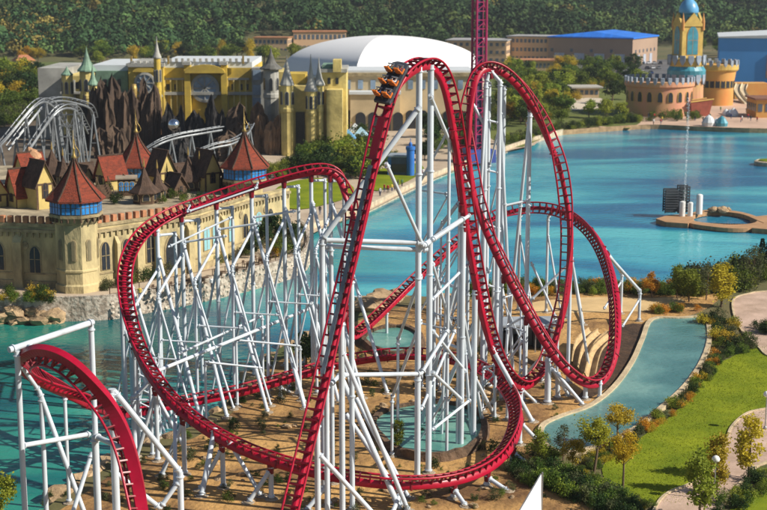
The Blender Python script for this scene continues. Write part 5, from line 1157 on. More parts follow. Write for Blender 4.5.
# craggy rocks in front of the palace
def crag(px, base_py, w_px, top_py, label, m, seed, z=LAND, spikes=3, blunt=False):
    c = on(px, base_py, z); w = w_px * mpp(c.y) / 2; H = at(px, top_py, c.y).z - z; q = random.Random(seed); t = thing('craggy_rock', label, 'rock', c, q.uniform(0, 6))
    for s in range(spikes):
        off = Vector((q.uniform(-.75, .75) * w, q.uniform(-.6, .6) * w, 0)) if s else Vector((0, 0, 0)); hh = H * (1 if s == 0 else q.uniform(.6, .95)); ww = w * (.62 if spikes > 1 else 1) * (1 if s == 0 else q.uniform(.5, .9))
        n_, k_ = 22, 12; vs = []; ph = [q.uniform(0, 6) for _ in range(6)]; lean = Vector((q.uniform(-.2, .2), q.uniform(-.2, .2), 0))
        for i in range(k_ + 1):
            v = i / k_; rr_ = (ww * (1 - v ** 7) ** .5 * (1 - .22 * v) if blunt else ww * (1 - v ** 2.6) ** .6 * (1 - .30 * v)) + .05
            for j in range(n_):
                a = 2 * math.pi * j / n_; f = 1 + .26 * math.sin(5 * a + ph[0] + v * 2) + .20 * math.sin(9 * a + ph[1] - v * 3) + .10 * math.sin(14 * v + ph[2] + a * 2) + q.uniform(-.12, .12)
                vs.append(off + lean * v * hh * .5 + Vector((math.cos(a) * rr_ * f, math.sin(a) * rr_ * f, v * hh * (1 + .10 * math.sin(3 * a + ph[3]) + .06 * math.sin(7 * a + ph[4])) + q.uniform(-.03, .03) * hh)))
        b = MB(); b.add(vs, [(i * n_ + j, i * n_ + (j + 1) % n_, (i + 1) * n_ + (j + 1) % n_, (i + 1) * n_ + j) for i in range(k_) for j in range(n_)]); b.build('pinnacle', m, t)
    return t
CR1 = mat('brown_crag', (.13, .085, .055), .95, 0, .25, col2=(.045, .03, .022), bump=.8, bscale=.8, detail=7, streak=(1, 1, .35)); CR2 = mat('black_crag', (.030, .028, .028), .95, .5, .4, bump=.8, bscale=1); CR3 = mat('tan_crag', (.36, .22, .12), .95, 0, .3, col2=(.10, .06, .04), bump=.7, bscale=1, streak=(1, 1, .4))
for a in ((98, 150, 30, 86, 'tall brown fluted crag left of the palace rocks', CR1, 1, 4), (116, 150, 30, 84, 'brown fluted crag with grey streaks in front of the palace', CR1, 2, 4), (152, 150, 26, 92, 'brown crag beneath the slim palace tower', CR1, 3, 3), (171, 152, 30, 108, 'black jagged crag beside the metal globe', CR2, 4, 5),
          (193, 150, 36, 113, 'low black crag under the big rose window', CR2, 5, 5), (214, 150, 30, 100, 'black pointed crag in front of the palace hall', CR2, 6, 3), (237, 151, 34, 108, 'brown-black crag right of the pointed one', CR1, 7, 4), (260, 152, 30, 108, 'tan-striped leaning crag near the gatehouse', CR3, 8, 4), (277, 154, 22, 118, 'small tan crag at the foot of the cream tower', CR3, 9, 3), (82, 148, 20, 100, 'dark narrow crag next to the silver coaster', CR2, 10, 3), (134, 150, 26, 94, 'broad brown crag carrying the gilded column', CR1, 21, 4), (144, 148, 20, 86, 'grey-brown crag leaning against the palace block', CR1, 22, 3), (162, 148, 13, 98, 'narrow tan crag standing before the palace block', CR3, 12, 2), (112, 158, 30, 128, 'low brown rock behind the central castle tower', CR1, 15, 5), (182, 162, 34, 138, 'low black rock behind the dark-roofed houses', CR2, 16, 5), (226, 160, 36, 134, 'low brown rock beside the rising silver track', CR1, 17, 5), (68, 160, 30, 136, 'low dark rock under the silver lattice', CR2, 18, 4)): crag(a[0], a[1], a[2], a[3], a[4], a[5], a[6], spikes=a[7], blunt=a[5] is not CR2)
gl = on(174, 140, 6); o = MB(); o.lathe((0, 0, 0), [(1.4 * math.sin(math.pi * k / 12) + .01, -1.4 * math.cos(math.pi * k / 12)) for k in range(13)], 18); go = o.build('mirror_globe', mat('chrome', (.8, .85, .9), .12, .15, 1, metal=1.0), smooth=True); go.location = at(174, 125, 330); tag(go, 'shining metal globe among the black rocks', 'globe')
pc_ = at(135, 122, 356); gc = thing('gilt_column', 'tall gilded cylinder column before the brown crags', 'column', (pc_.x, 356, LAND)); b = MB(); hh = at(135, 84, 356).z - LAND; b.lathe((0, 0, 0), [(.7, 0), (.7, hh * .5), (.85, hh * .52), (.85, hh * .92), (.6, hh)], 14); b.build('shaft', GOLD, gc, smooth=True)

# ------------------------------------------------------------------ silver coaster at the left
SILV = mat('silver_steel', (.24, .26, .28), .5, .2, .5, metal=.4); SILD = mat('grey_tie', (.25, .26, .27), .6, .2)
def small_track(pts, label, gauge=.6, sup_every=9, group=None):
    P_ = spline([at(*p) for p in pts], 10); Q_, _ = resample(P_, .9); base = Q_[0].copy(); t = thing('silver_coaster_track', label, 'coaster track', (base.x, base.y, LAND)); z0 = Vector((base.x, base.y, LAND)); n_ = len(Q_); S_ = []
    for i in range(n_):
        tt = (Q_[min(i + 1, n_ - 1)] - Q_[max(i - 1, 0)]).normalized(); S_.append(tt.cross(Vector((0, 0, 1))).normalized())
    for s in (-1, 1):
        b = MB()
        for i in range(n_ - 1): b.tube(Q_[i] + S_[i] * gauge * s - z0, Q_[i + 1] + S_[i + 1] * gauge * s - z0, .12, n=6, caps=False)
        b.build('rail', SILV, t)
    b = MB()
    for i in range(n_ - 1): b.tube(Q_[i] - Vector((0, 0, .8)) - z0, Q_[i + 1] - Vector((0, 0, .8)) - z0, .22, n=6, caps=False)
    b.build('spine', SILV, t); b = MB()
    for i in range(0, n_, 2): b.beam(Q_[i] + S_[i] * gauge - z0, Q_[i] - S_[i] * gauge - z0, .18); b.beam(Q_[i] - z0, Q_[i] - Vector((0, 0, .8)) - z0, .15)
    b.build('cross_tie_set', SILD, t)['kind'] = 'stuff'
    for i in range(3, n_ - 1, sup_every):
        for s in (-1, 1):
            b = MB(); p = Q_[i] - Vector((0, 0, .8)); b.tube(p - z0, Vector((p.x + s * 1.6, p.y, LAND)) - z0, .2, n=8); b.build('support_leg', SILV, t)
        b = MB(); p = Q_[i]; zz = (p.z + LAND) / 2; b.beam(Vector((p.x - .9, p.y, zz)) - z0, Vector((p.x + .9, p.y, zz)) - z0, .2); b.build('cross_brace', SILV, t)
    return t
small_track([(-40, 182, 268), (0, 142, 272), (22, 116, 276), (34, 103, 279), (44, 98, 283), (54, 104, 288), (62, 118, 294), (70, 130, 300)], 'outer silver coaster hill sloping down to the left')
small_track([(-10, 188, 262), (20, 158, 264), (44, 124, 268), (56, 109, 270), (66, 104, 273), (76, 107, 278), (82, 118, 285), (88, 130, 292)], 'inner silver coaster hill next to the brown crags')
small_track([(8, 146, 276), (30, 118, 281), (44, 102, 286), (58, 97, 292), (74, 99, 298), (90, 105, 304), (95, 118, 308)], 'silver coaster bend behind the two hills')
small_track([(140, 152, 290), (160, 140, 292), (178, 134, 296), (200, 130, 300), (224, 126, 306)], 'low silver coaster run among the black rocks', sup_every=6)
small_track([(196, 151, 285), (214, 144, 287), (232, 140, 290), (246, 132, 296), (252, 122, 302)], 'rising silver coaster run beside the second castle tower', sup_every=6)
b = MB()
lat = thing('lift_lattice', 'grey steel lattice scaffold behind the castle terrace', 'scaffold', (at(72, 150, 278).x, 278, LAND)); bpy.context.view_layer.update()
for x in (58, 66, 74, 82):
    b = MB(); p = at(x, 112, 278); b.tube(p, (p.x, 278, LAND), .14, n=6); kid(b.build('post', SILV), lat)
for y in (115, 126, 137):
    b = MB(); b.beam(at(56, y, 278), at(84, y - 1, 278), .25); kid(b.build('beam', SILV), lat)
for x in (58, 66, 74):
    b = MB(); b.beam(at(x, 137, 278), at(x + 8, 115, 278), .16); kid(b.build('brace', SILV), lat)

# ------------------------------------------------------------------ dome hall, arcade, drop tower
MEMB = mat('white_membrane', (.80, .81, .82), .5, .02, .1)
Yd = 500.0; hw = 31.5; cd = Vector((at(375, 60, Yd).x + 3.0, Yd + 12, 0)); z_e = at(375, 74, Yd).z; z_a = at(375, 35.5, Yd + 10).z
dome = thing('dome_hall', 'large white membrane dome hall with a shaded end face', 'hall', (cd.x, cd.y, LAND), R(38))
b = MB(); nL, nS = 18, 20
for side in range(4):
    vs = []; fs = []
    for i in range(nL + 1):
        m_ = 1 - i / nL; h = math.sqrt(max(0, 1 - m_ ** 2.1))
        for j in range(nS + 1):
            e = (-1 + 2 * j / nS) * m_; u, v = ((m_, e), (-e, m_), (-m_, -e), (e, -m_))[side]; vs.append((u * hw * .92, v * hw * .70, z_e - LAND + (z_a - z_e) * h))
    for i in range(nL):
        for j in range(nS): fs.append((i * (nS + 1) + j, i * (nS + 1) + j + 1, (i + 1) * (nS + 1) + j + 1, (i + 1) * (nS + 1) + j))
    b.add(vs, fs)
o = b.build('membrane', MEMB, dome); smooth_by_angle(o, 30)
b = MB(); b.box(-hw * .91, hw * .91, -hw * .69, hw * .69, 0, z_e - LAND - .05); b.build('wall', mat('dome_base', (.50, .44, .34), .8, .1), dome)
b = MB(); b.box(-hw * .95, hw * .95, -hw * .73, hw * .73, z_e - LAND - .9, z_e - LAND - .1); b.build('eaves_band', ROOFW, dome)
ARC = mat('arcade_stone', (.58, .46, .28), .8, .18, .12, detail=6)
Ya = 405.0; ar = thing('arcade_hall', 'sandy arcaded hall with arched doors below the white dome', 'building', (at(400, 110, Ya).x, Ya, LAND)); bpy.context.view_layer.update()
def pa(name, m, x0, x1, y0, y1, dY, d, z0=None): b = MB(); box_px(b, x0, x1, y0, y1, Ya + dY, d, z0); return kid(b.build(name, m), ar)
pa('wall', ARC, 336, 474, 76, 0, 0, 24, LAND); pa('cornice', CREAMD, 335, 475, 73, 76.5, -.6, 25); pa('wall', ARC, 350, 400, 94, 0, -6, 6, LAND); pa('roof', ROOFW, 349, 401, 92, 94.5, -6.6, 6.5); pa('roof', ROOFW, 337, 473, 70.5, 73, 2, 20)
for k in range(10):
    x = 348 + k * 12.5; pa('window', GLASSB, x - 2.5, x + 2.5, 80, 89, -.2, .4)
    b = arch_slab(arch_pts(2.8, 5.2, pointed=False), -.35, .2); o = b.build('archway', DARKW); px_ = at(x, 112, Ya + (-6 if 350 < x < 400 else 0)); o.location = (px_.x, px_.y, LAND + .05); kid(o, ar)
DT = mat('magenta_tower', (.36, .015, .09), .5, .2, .3); DT2 = mat('tower_core', (.05, .03, .08), .6, .2)
Yt = 330.0; ct = at(479, 60, Yt); dt = thing('drop_tower', 'tall magenta lattice drop tower rising out of view behind the loop', 'tower', (ct.x, Yt, LAND), R(20))
for sx in (-1.2, 1.2):
    for sy in (-1.2, 1.2): b = MB(); b.tube((sx, sy, 0), (sx, sy, 68), .3, n=8); b.build('mast', DT, dt)
b = MB(); b.box(-.6, .6, -.6, .6, 0, 67.5); b.build('core', DT2, dt)
for k in range(34):
    b = MB(); z = 2 * k + .5
    for p_, q_ in (((-1.2, -1.2), (1.2, -1.2)), ((1.2, -1.2), (1.2, 1.2)), ((1.2, 1.2), (-1.2, 1.2)), ((-1.2, 1.2), (-1.2, -1.2))): b.beam((p_[0], p_[1], z), (q_[0], q_[1], z + (2 if k % 2 else 0)), .16); b.beam((p_[0], p_[1], z), (q_[0], q_[1], z), .2)
    b.build('lattice_bay', DT, dt)
b = MB(); b.box(-3.2, 3.2, -3.2, 3.2, 0, 3); b.build('base_house', mat('blue_base', (.05, .08, .30), .5, .1), dt)

# ------------------------------------------------------------------ far buildings
def block(name, px0, px1, y_top, y_base, d, label, wallm, roofm, rows, cols, rz=0, cat='building', roof_over=.6):
    pL, pR = on(px0, y_base, LAND), on(px1, y_base, LAND); Y = (pL.y + pR.y) / 2; w = (px1 - px0) * mpp(Y); z1 = at(px0, y_top, Y).z - LAND; c = Vector(((pL.x + pR.x) / 2, Y, LAND))
    t = thing(name, label, cat, c, R(rz)); b = MB(); b.box(-w / 2, w / 2, 0, d, 0, z1); b.build('wall', wallm, t); b = MB(); b.box(-w / 2 - roof_over, w / 2 + roof_over, -roof_over, d + roof_over, z1, z1 + .5); b.build('roof', roofm, t)
    for r_ in range(rows):
        for k in range(cols):
            x = -w / 2 + (k + .5) * w / cols; hh = z1 / rows; z = r_ * hh + hh * .35; q_ = MB(); ww = min(1.5, w / cols * .6); q_.box(x - ww / 2, x + ww / 2, -.12, .15, z, z + hh * .42); q_.build('window', HWIN2, t)
    nc = max(1, int(d / (w / max(cols, 1))))
    for r_ in range(rows):
        for k in range(nc):
            y = (k + .5) * d / nc; hh = z1 / rows; z = r_ * hh + hh * .35; q_ = MB(); q_.box(w / 2 - .15, w / 2 + .12, y - .7, y + .7, z, z + hh * .42); q_.build('window', HWIN2, t)
            q_ = MB(); q_.box(-w / 2 - .12, -w / 2 + .15, y - .7, y + .7, z, z + hh * .42); q_.build('window', HWIN2, t)
    return t
HWIN2 = mat('office_window', (.10, .13, .17), .2, .2, .2, spec=.6)
TANB = mat('tan_block', (.56, .40, .24), .85, .1, .05); PINKB = mat('peach_block', (.66, .44, .26), .85, .08, .05); GREYR = mat('grey_flat_roof', (.34, .34, .34), .8, .15, .1); ORR = mat('orange_roof', (.42, .19, .09), .8, .2, .2)
block('office_block', 446, 506, 41, 64, 26, 'tan three-storey block partly behind the drop tower', PINKB, GREYR, 3, 10, -12)
block('office_block', 506, 556, 37, 63, 20, 'long peach office block with three rows of windows', PINKB, GREYR, 3, 12, -22)
block('low_pavilion', 515, 562, 61, 71, 14, 'long low pavilion with orange roof in front of the office block', TANB, ORR, 1, 12, -6)
block('terrace_house', 294, 346, 32, 54, 14, 'long house with orange roof at the foot of the hill', PINKB, ORR, 2, 12, 4)
block('terrace_house', 254, 288, 38, 55, 12, 'pale house with red-brown roof beyond the palace', PINKB, ORR, 2, 8, -8)
block('white_hall', 424, 446, 36, 50, 22, 'white gabled hall right of the dome', ROOFW, ROOFW, 1, 4, 10)
# warehouse with a blue roof, corner towards the lake
WB = mat('brown_cladding', (.36, .25, .18), .8, .08, .06); BLR = mat('blue_sheet_roof', (.03, .20, .75), .45, .15, .08, streak=(6, 1, 1)); DOORG = mat('grey_blue_door', (.40, .44, .52), .6, .1)
pc = on(632, 66, LAND); wh = thing('warehouse', 'brown warehouse with bright blue sheet roof beyond the car park', 'warehouse', pc, R(-28)); Hh = at(632, 39, pc.y).z - LAND
b = MB(); b.box(-44, 0, 0, 40, 0, Hh); b.build('wall', WB, wh)
b = MB(); b.add([(-44.6, -.6, Hh), (.6, -.6, Hh), (.6, 40.6, Hh), (-44.6, 40.6, Hh), (-44.6, -.6, Hh + .6), (.6, -.6, Hh + .6), (.6, 40.6, Hh + .6), (-44.6, 40.6, Hh + .6), (-22, 4, Hh + 3.2), (-22, 36, Hh + 3.2)], [(0, 3, 2, 1), (0, 1, 5, 4), (1, 2, 6, 5), (2, 3, 7, 6), (3, 0, 4, 7), (4, 5, 8), (5, 6, 9, 8), (6, 7, 9), (7, 4, 8, 9)]); b.build('roof', BLR, wh)
for k in range(4): b = MB(); x = -38 + k * 10.5; b.box(x - 2.6, x + 2.6, -.2, .1, 0, 5.6); b.build('roller_door', DOORG, wh)
for k in range(8): b = MB(); x = -42 + k * 5.2; b.box(x - .7, x + .7, -.15, .1, 1.2 if k % 2 else 6.2, 3.4 if k % 2 else 7.8); b.build('window', HWIN2, wh)
for k in range(3): b = MB(); y = 9 + k * 10; b.box(-.1, .2, y - 2, y + 2, 0, 5); b.build('roller_door', DOORG, wh)
for k in range(6): b = MB(); y = 5 + k * 6; b.box(-.1, .15, y - .8, y + .8, 6, 7.6); b.build('window', HWIN2, wh)
BLW = mat('bright_blue_wall', (.08, .34, .80), .6, .1, .05)
pb_ = on(736, 88, LAND); bh = thing('blue_hall', 'big plain bright blue hall behind the orange drum', 'hall', pb_, R(-12)); Hb = at(736, 38, pb_.y).z - LAND
b = MB(); b.box(-7, 26, 0, 30, 0, Hb); b.build('wall', BLW, bh); b = MB(); b.add([(-7.5, -.5, Hb), (26.5, -.5, Hb), (26.5, 30.5, Hb), (-7.5, 30.5, Hb), (-7.5, -.5, Hb + .5), (26.5, -.5, Hb + 1.8), (26.5, 30.5, Hb + 3), (-7.5, 30.5, Hb + 1)], [(0, 3, 2, 1), (4, 5, 6, 7), (0, 1, 5, 4), (1, 2, 6, 5), (2, 3, 7, 6), (3, 0, 4, 7)]); b.build('roof', ROOFW, bh)
b = MB(); b.box(11, 26.2, -.3, .1, 4, 13); b.build('mural_panel', mat('mural_orange', (.50, .24, .08), .7, 0, .3, col2=(.10, .16, .30)), bh)
b = MB(); b.box(-7.2, 26.2, -.2, .1, 0, 2.2); b.build('base_band', mat('violet_band', (.12, .12, .30), .7, .1), bh)
# hut by the court
hu = block('park_hut', 574, 599, 88, 98, 9, 'small grey-roofed hut beside the sand court', TANB, mat('hut_roof', (.42, .40, .36), .8, .1), 1, 5, 4, roof_over=1.2)

# ------------------------------------------------------------------ colourful castle on the right bank
PKW = mat('pink_wall', (.64, .27, .19), .85, 0, .10, col2=(.48, .32, .13), detail=6); ORW = mat('orange_wall', (.62, .24, .06), .8, 0, .12, col2=(.60, .36, .10), detail=5); TEAL = mat('teal_tile', (.05, .26, .34), .4, .3, .4, spec=.6); YEL2 = mat('mustard_trim', (.58, .40, .10), .7, .2, .4); LBL = mat('merlon_blue_grey', (.28, .34, .42), .7, .2, .4)
def drum_castle(name, px, base_py, r_px, top_py, label, m, nmer=26, flare=1.0, bands=True):
    c = on(px, base_py, LAND); c.y += r_px * mpp(c.y) * .9; Y = c.y; rr_ = r_px * mpp(Y); H = at(px, top_py, Y - rr_).z - LAND; t = thing(name, label, 'castle', c)
    b = MB(); b.lathe((0, 0, 0), [(rr_ * 1.0, 0), (rr_ * .98, H * .5), (rr_ * flare, H)], 36); smooth_by_angle(b.build('wall', m, t), 30)
    b = MB(); b.lathe((0, 0, 0), [(rr_ * flare + .05, H * .86), (rr_ * flare + .5, H * .9), (rr_ * flare + .5, H + .3), (rr_ * flare - .3, H + .3), (rr_ * flare - .3, H - .6)], 36, cap=False); b.build('parapet', YEL2 if m is ORW else m, t)
    for k in range(nmer):
        a = 2 * math.pi * k / nmer; q_ = MB(); q_.box(-.6, .6, -.35, .3, -.3, 1.2); q_.add([(-.6, -.35, -.3), (.6, -.35, -.3), (0, -.3, -1.2), (0, .3, -1.2)], [(0, 1, 2), (0, 2, 3), (1, 3, 2)]); o = q_.build('merlon', LBL, t, bevel=.12); o.matrix_local = face_mtx(Vector((math.cos(a) * (rr_ * flare + .2), math.sin(a) * (rr_ * flare + .2), H + .6)), a)
    for k in range(10):
        a = -math.pi * (k + .5) / 10; arch_window(t, 1.4, 3.0, face_mtx(Vector((math.cos(a) * rr_ * .99, math.sin(a) * rr_ * .99, H * .45)), a), DARKW, YEL2, mull=False)
    return t, c, H, rr_
drum_castle('round_castle', 664, 117, 33, 84, 'broad pink drum castle with blue-grey merlons on the far shore', PKW, 30)
drum_castle('round_castle', 719, 106, 17, 66, 'smaller orange flared drum beside the tall mosaic tower', ORW, 18, 1.15)
ctw = on(686, 114, LAND); ctw.y += 2; Y = ctw.y; m1 = mpp(Y); tw = thing('mosaic_tower', 'tall ornate tower with blue dome and teal mosaic panels', 'tower', ctw, R(14)); Z = lambda y: at(686, y, Y).z - LAND
b = MB(); b.lathe((0, 0, 0), [(5.6, 0), (5.4, Z(82)), (5.8, Z(80)), (5.8, Z(77))], 24); b.build('base_drum', PKW, tw)
b = MB(); b.lathe((0, 0, 0), [(5.9, Z(77)), (6.0, Z(70)), (5.2, Z(66))], 24); b.build('teal_band', TEAL, tw)
b = MB(); b.lathe((0, 0, 0), [(4.6, Z(70)), (5.4, Z(64)), (5.6, Z(58)), (4.6, Z(56))], 24); b.build('mustard_collar', YEL2, tw)
for k in range(14):
    a = 2 * math.pi * k / 14; q_ = MB(); q_.add([(-.9, -.3, 1.6), (.9, -.3, 1.6), (.9, .3, 1.6), (-.9, .3, 1.6), (-.9, -.3, 0), (.9, -.3, 0), (0, -.25, -1.6), (0, .25, -1.6), (.9, .3, 0), (-.9, .3, 0)], [(0, 4, 5, 1), (4, 6, 5), (3, 2, 8, 9), (9, 8, 7), (0, 1, 2, 3), (1, 5, 8, 2), (5, 6, 7, 8), (4, 9, 7, 6), (0, 3, 9, 4)])
    o = q_.build('merlon', LBL, tw, bevel=.1); o.matrix_local = face_mtx(Vector((math.cos(a) * 5.7, math.sin(a) * 5.7, Z(60))), a); o = q_.build('merlon', LBL, tw); o.matrix_local = face_mtx(Vector((math.cos(a) * 5.75, math.sin(a) * 5.75, Z(79))), a)
hwid = 3.5; b = MB(); b.box(-hwid, hwid, -hwid, hwid, Z(57), Z(26)); b.build('shaft', YEL2, tw)
for k in range(4):
    a = k * math.pi / 2; p_ = Vector((math.cos(a) * hwid, math.sin(a) * hwid, Z(54))); arch_window(tw, 3.6, Z(24) - Z(52), face_mtx(p_, a), TEAL, mat('orange_trim', (.60, .28, .08), .7, .1), mull=True, name='mosaic_panel')
    gb = MB(); gb.add([(-hwid - .2, -.3, 0), (hwid + .2, -.3, 0), (0, -.3, 4.2), (-hwid - .2, .4, 0), (hwid + .2, .4, 0), (0, .4, 4.2)], [(0, 1, 2), (4, 3, 5), (1, 4, 5, 2), (3, 0, 2, 5), (0, 3, 4, 1)]); o = gb.build('gablet', YEL2, tw); o.matrix_local = face_mtx(Vector((math.cos(a) * hwid, math.sin(a) * hwid, Z(26))), a)
    pn = MB(); pn.lathe((0, 0, 0), [(.5, Z(30)), (.55, Z(22)), (.02, Z(12))], 8); o = pn.build('pinnacle', mat('orange_trim', (.60, .28, .08)), tw); o.location = (math.cos(a + math.pi / 4) * hwid * 1.38, math.sin(a + math.pi / 4) * hwid * 1.38, 0)
b = MB(); b.lathe((0, 0, 0), [(2.8, Z(26)), (2.7, Z(13))], 12); b.build('lantern', TEAL, tw)
b = MB(); b.lathe((0, 0, 0), [(2.9, Z(13.5)), (3.1, Z(12)), (3.0, Z(8)), (2.3, Z(3)), (1.1, Z(-1)), (.3, Z(-3)), (.05, Z(-12))], 18); b.build('dome', mat('sky_blue_dome', (.12, .36, .62), .35, .15, .4), tw, smooth=True)
# slide, terraces and the gateway right of the castle
SLD = mat('slide_cream', (.60, .50, .34), .5, .12, .3)
p0 = on(752, 92, LAND + 3); sl_ = thing('water_slide', 'cream twin slide curving down beside the orange drum', 'slide', (p0.x, p0.y, LAND)); bpy.context.view_layer.update()
for dx in (0, 6):
    W = spline([at(739 + dx, 84, p0.y + 4), at(737 + dx, 91, p0.y), at(741 + dx, 98, p0.y - 6), at(747 + dx, 104, p0.y - 14)], 6); b = MB(); vs = []
    for i, p in enumerate(W):
        t = (W[min(i + 1, len(W) - 1)] - W[max(i - 1, 0)]).normalized(); s = t.cross(Vector((0, 0, 1))).normalized()
        for u, w_ in ((-1, .6), (-.8, 0), (.8, 0), (1, .6), (1, -.5), (-1, -.5)): vs.append(p + s * u + Vector((0, 0, w_)))
    b.add(vs, [(i * 6 + k, i * 6 + (k + 1) % 6, (i + 1) * 6 + (k + 1) % 6, (i + 1) * 6 + k) for i in range(len(W) - 1) for k in range(6)]); kid(b.build('chute', SLD), sl_)
b = MB(); b.box(*sorted((at(734, 80, p0.y + 8).x, at(768, 80, p0.y + 8).x)), p0.y + 6, p0.y + 14, LAND, at(740, 83, p0.y + 8).z); kid(b.build('mound', ORW), sl_)
block('orange_pavilion', 756, 800, 100, 118, 12, 'brown and orange pavilion right of the slide', ORW, mat('brown_roof', (.22, .10, .06), .8, .2), 1, 6, 0)
bo = MB(); pbz = on(698, 116, LAND); bt = thing('ship_hull_stall', 'dark red boat-shaped stall at the tower foot', 'stall', pbz, R(20)); bo.add([(-3, -1.4, 0), (3, -1.4, 0), (3, 1.4, 0), (-3, 1.4, 0), (-4, -2, 4.5), (4, -2, 5.2), (4, 2, 5.2), (-4, 2, 4.5)], [(0, 3, 2, 1), (4, 5, 6, 7), (0, 1, 5, 4), (1, 2, 6, 5), (2, 3, 7, 6), (3, 0, 4, 7)]); bo.build('hull', mat('dark_red_wood', (.25, .06, .035), .7, .2), bt)
bb_ = MB(); bb_.beam((-4.1, -2.05, 4.6), (4.1, -2.05, 5.3), .3); bb_.beam((-4.1, 2.05, 4.6), (4.1, 2.05, 5.3), .3); bb_.build('gunwale', YEL2, bt)
def sculpture(px, py, label, cols_, seed, s=1.0):
    p = on(px, py, LAND); t = thing('shell_sculpture', label, 'sculpture', p); q = random.Random(seed)
    for k in range(5):
        b = MB(); r_ = q.uniform(.7, 1.5) * s; b.lathe((q.uniform(-1.6, 1.6) * s, q.uniform(-1, 1) * s, 0), [(r_, 0), (r_ * 1.1, r_ * .6), (r_ * .6, r_ * 1.4), (.1, r_ * 1.8)], 10); b.build('shell', cols_[k % len(cols_)], t)
sculpture(716, 126, 'pale blue shell sculptures at the lake edge', [LBL, ROOFW, TEAL], 1, 1.4); sculpture(728, 116, 'small white and blue sculpture on the plaza', [ROOFW, LBL], 2, 1.0)

# ------------------------------------------------------------------ pier with fountain
DECK = mat('brown_deck', (.42, .24, .12), .8, .25, .4, streak=(1, 6, 1)); GRILL = mat('dark_grille', (.07, .08, .09), .6, .3)
p = on(688, 221, 0); pier = thing('fountain_pier', 'brown timber pier with a ring-shaped boardwalk on the lake', 'pier', (p.x, p.y, 0)); bpy.context.view_layer.update()
def ring_sheet(px_out, px_in, z, m, name):
    A = smooth_closed([on(x, y, z) for x, y in px_out], 5); B = smooth_closed([on(x, y, z) for x, y in px_in], 5); n_ = len(A); vs = []
    for a, c in zip(A, B): vs += [(a.x, a.y, z - .7), (a.x, a.y, z), (c.x, c.y, z), (c.x, c.y, z - .7)]
    b = MB(); b.add(vs, [(4 * i + k, 4 * i + k + 1, 4 * ((i + 1) % n_) + k + 1, 4 * ((i + 1) % n_) + k) for i in range(n_) for k in range(3)]); o = kid(b.build(name, m), pier); bm = bmesh.new(); bm.from_mesh(o.data); bmesh.ops.recalc_face_normals(bm, faces=bm.faces); bm.to_mesh(o.data); bm.free(); return o
ring_sheet([(683, 219), (690, 213.5), (704, 210), (722, 209.5), (742, 212), (758, 217), (766, 223), (752, 227.5), (728, 228), (704, 225.5), (690, 223)], [(690, 218.5), (695, 214.8), (706, 212.2), (722, 211.6), (740, 213.6), (752, 217.6), (757, 221), (748, 223.8), (728, 224.4), (706, 222.6), (695, 220.9)], .8, DECK, 'ring_deck')
b = MB(); b.prism([(v.x, v.y) for v in [on(x, y, .85) for x, y in ((656, 218.5), (668, 215), (690, 214), (694, 219), (688, 223.5), (666, 222))]], -.3, .85); kid(b.build('deck', DECK), pier)
b = MB(); b.prism([(v.x, v.y) for v in [on(x, y, .85) for x, y in ((750, 217), (800, 212), (800, 232), (752, 228), (764, 223))]], -.3, .87); kid(b.build('deck', DECK), pier)
for k in range(26):
    x = 696 + k * 2.6; y = 226.5 + .8 * math.sin((x - 690) / 80 * 3.14) + (x - 700) * .02; v = on(x, y, .0); b = MB(); b.tube((v.x, v.y, -1.2), (v.x, v.y, .75), .22, n=6); kid(b.build('pile', WOODD), pier)
for x0, x1, y0, yb in ((666, 679, 191, 214), (680, 690, 187, 214)):
    pl_ = on((x0 + x1) / 2, yb, .85); Y = pl_.y; g_ = thing('dark_grille_stage', 'dark steel louvre screen on the pier' if x0 < 670 else 'dark steel louvre screen behind the white cylinders', 'stage', (pl_.x, Y + 1, .85)); w = (x1 - x0) * mpp(Y) / 2; H = at(x0, y0, Y).z - .85
    for sx in (-w, w):
        for sy in (0, 2): b = MB(); b.box(sx - .1, sx + .1, sy - .1, sy + .1, 0, H); b.build('post', GRILL, g_)
    for k in range(9): b = MB(); b.beam((-w, 0, .4 + k * H / 9), (w, 0, .4 + k * H / 9), .34, .28); b.beam((-w, 2, .4 + k * H / 9), (w, 2, .4 + k * H / 9), .34, .28); b.build('louvre', GRILL, g_)
    b = MB(); b.box(-w + .3, w - .3, .5, 1.6, 0, H * .8); b.build('backing', mat('slate_green', (.07, .11, .11), .7, .2), g_)
WCYL = mat('white_cylinder', (.72, .72, .70), .5, .06, .5)
for x, r_, y0, yb in ((682, 3.0, 201, 216), (690, 2.6, 202, 216), (699, 3.2, 194, 214)):
    v = on(x, yb, .85); b = MB(); H = at(x, y0, v.y).z - .85; rr_ = r_ * mpp(v.y); b.lathe((0, 0, 0), [(rr_, 0), (rr_, H * .94), (rr_ * .85, H * .97), (rr_ * .4, H)], 16); o = b.build('white_cylinder_tower', WCYL); smooth_by_angle(o, 40); o.location = v; tag(o, {682: 'white cylinder on the pier nearest the louvre screens', 690: 'shorter white cylinder beside the first on the pier', 699: 'tall pale cylinder standing apart on the pier'}[x], 'cylinder')
for x, y, s in ((713, 209.5, 1.0), (723, 210, 1.0), (727, 209.5, .8)): boulder(on(x, y, 1.2), s, 'rounded rock on the rim of the ring boardwalk', 'rocks on the pier ring')
JET = bpy.data.materials.new('water_spray'); JET.use_nodes = True; bs_ = JET.node_tree.nodes['Principled BSDF']; bs_.inputs['Base Color'].default_value = (.85, .9, .92, 1); bs_.inputs['Roughness'].default_value = .3; bs_.inputs['Alpha'].default_value = .45
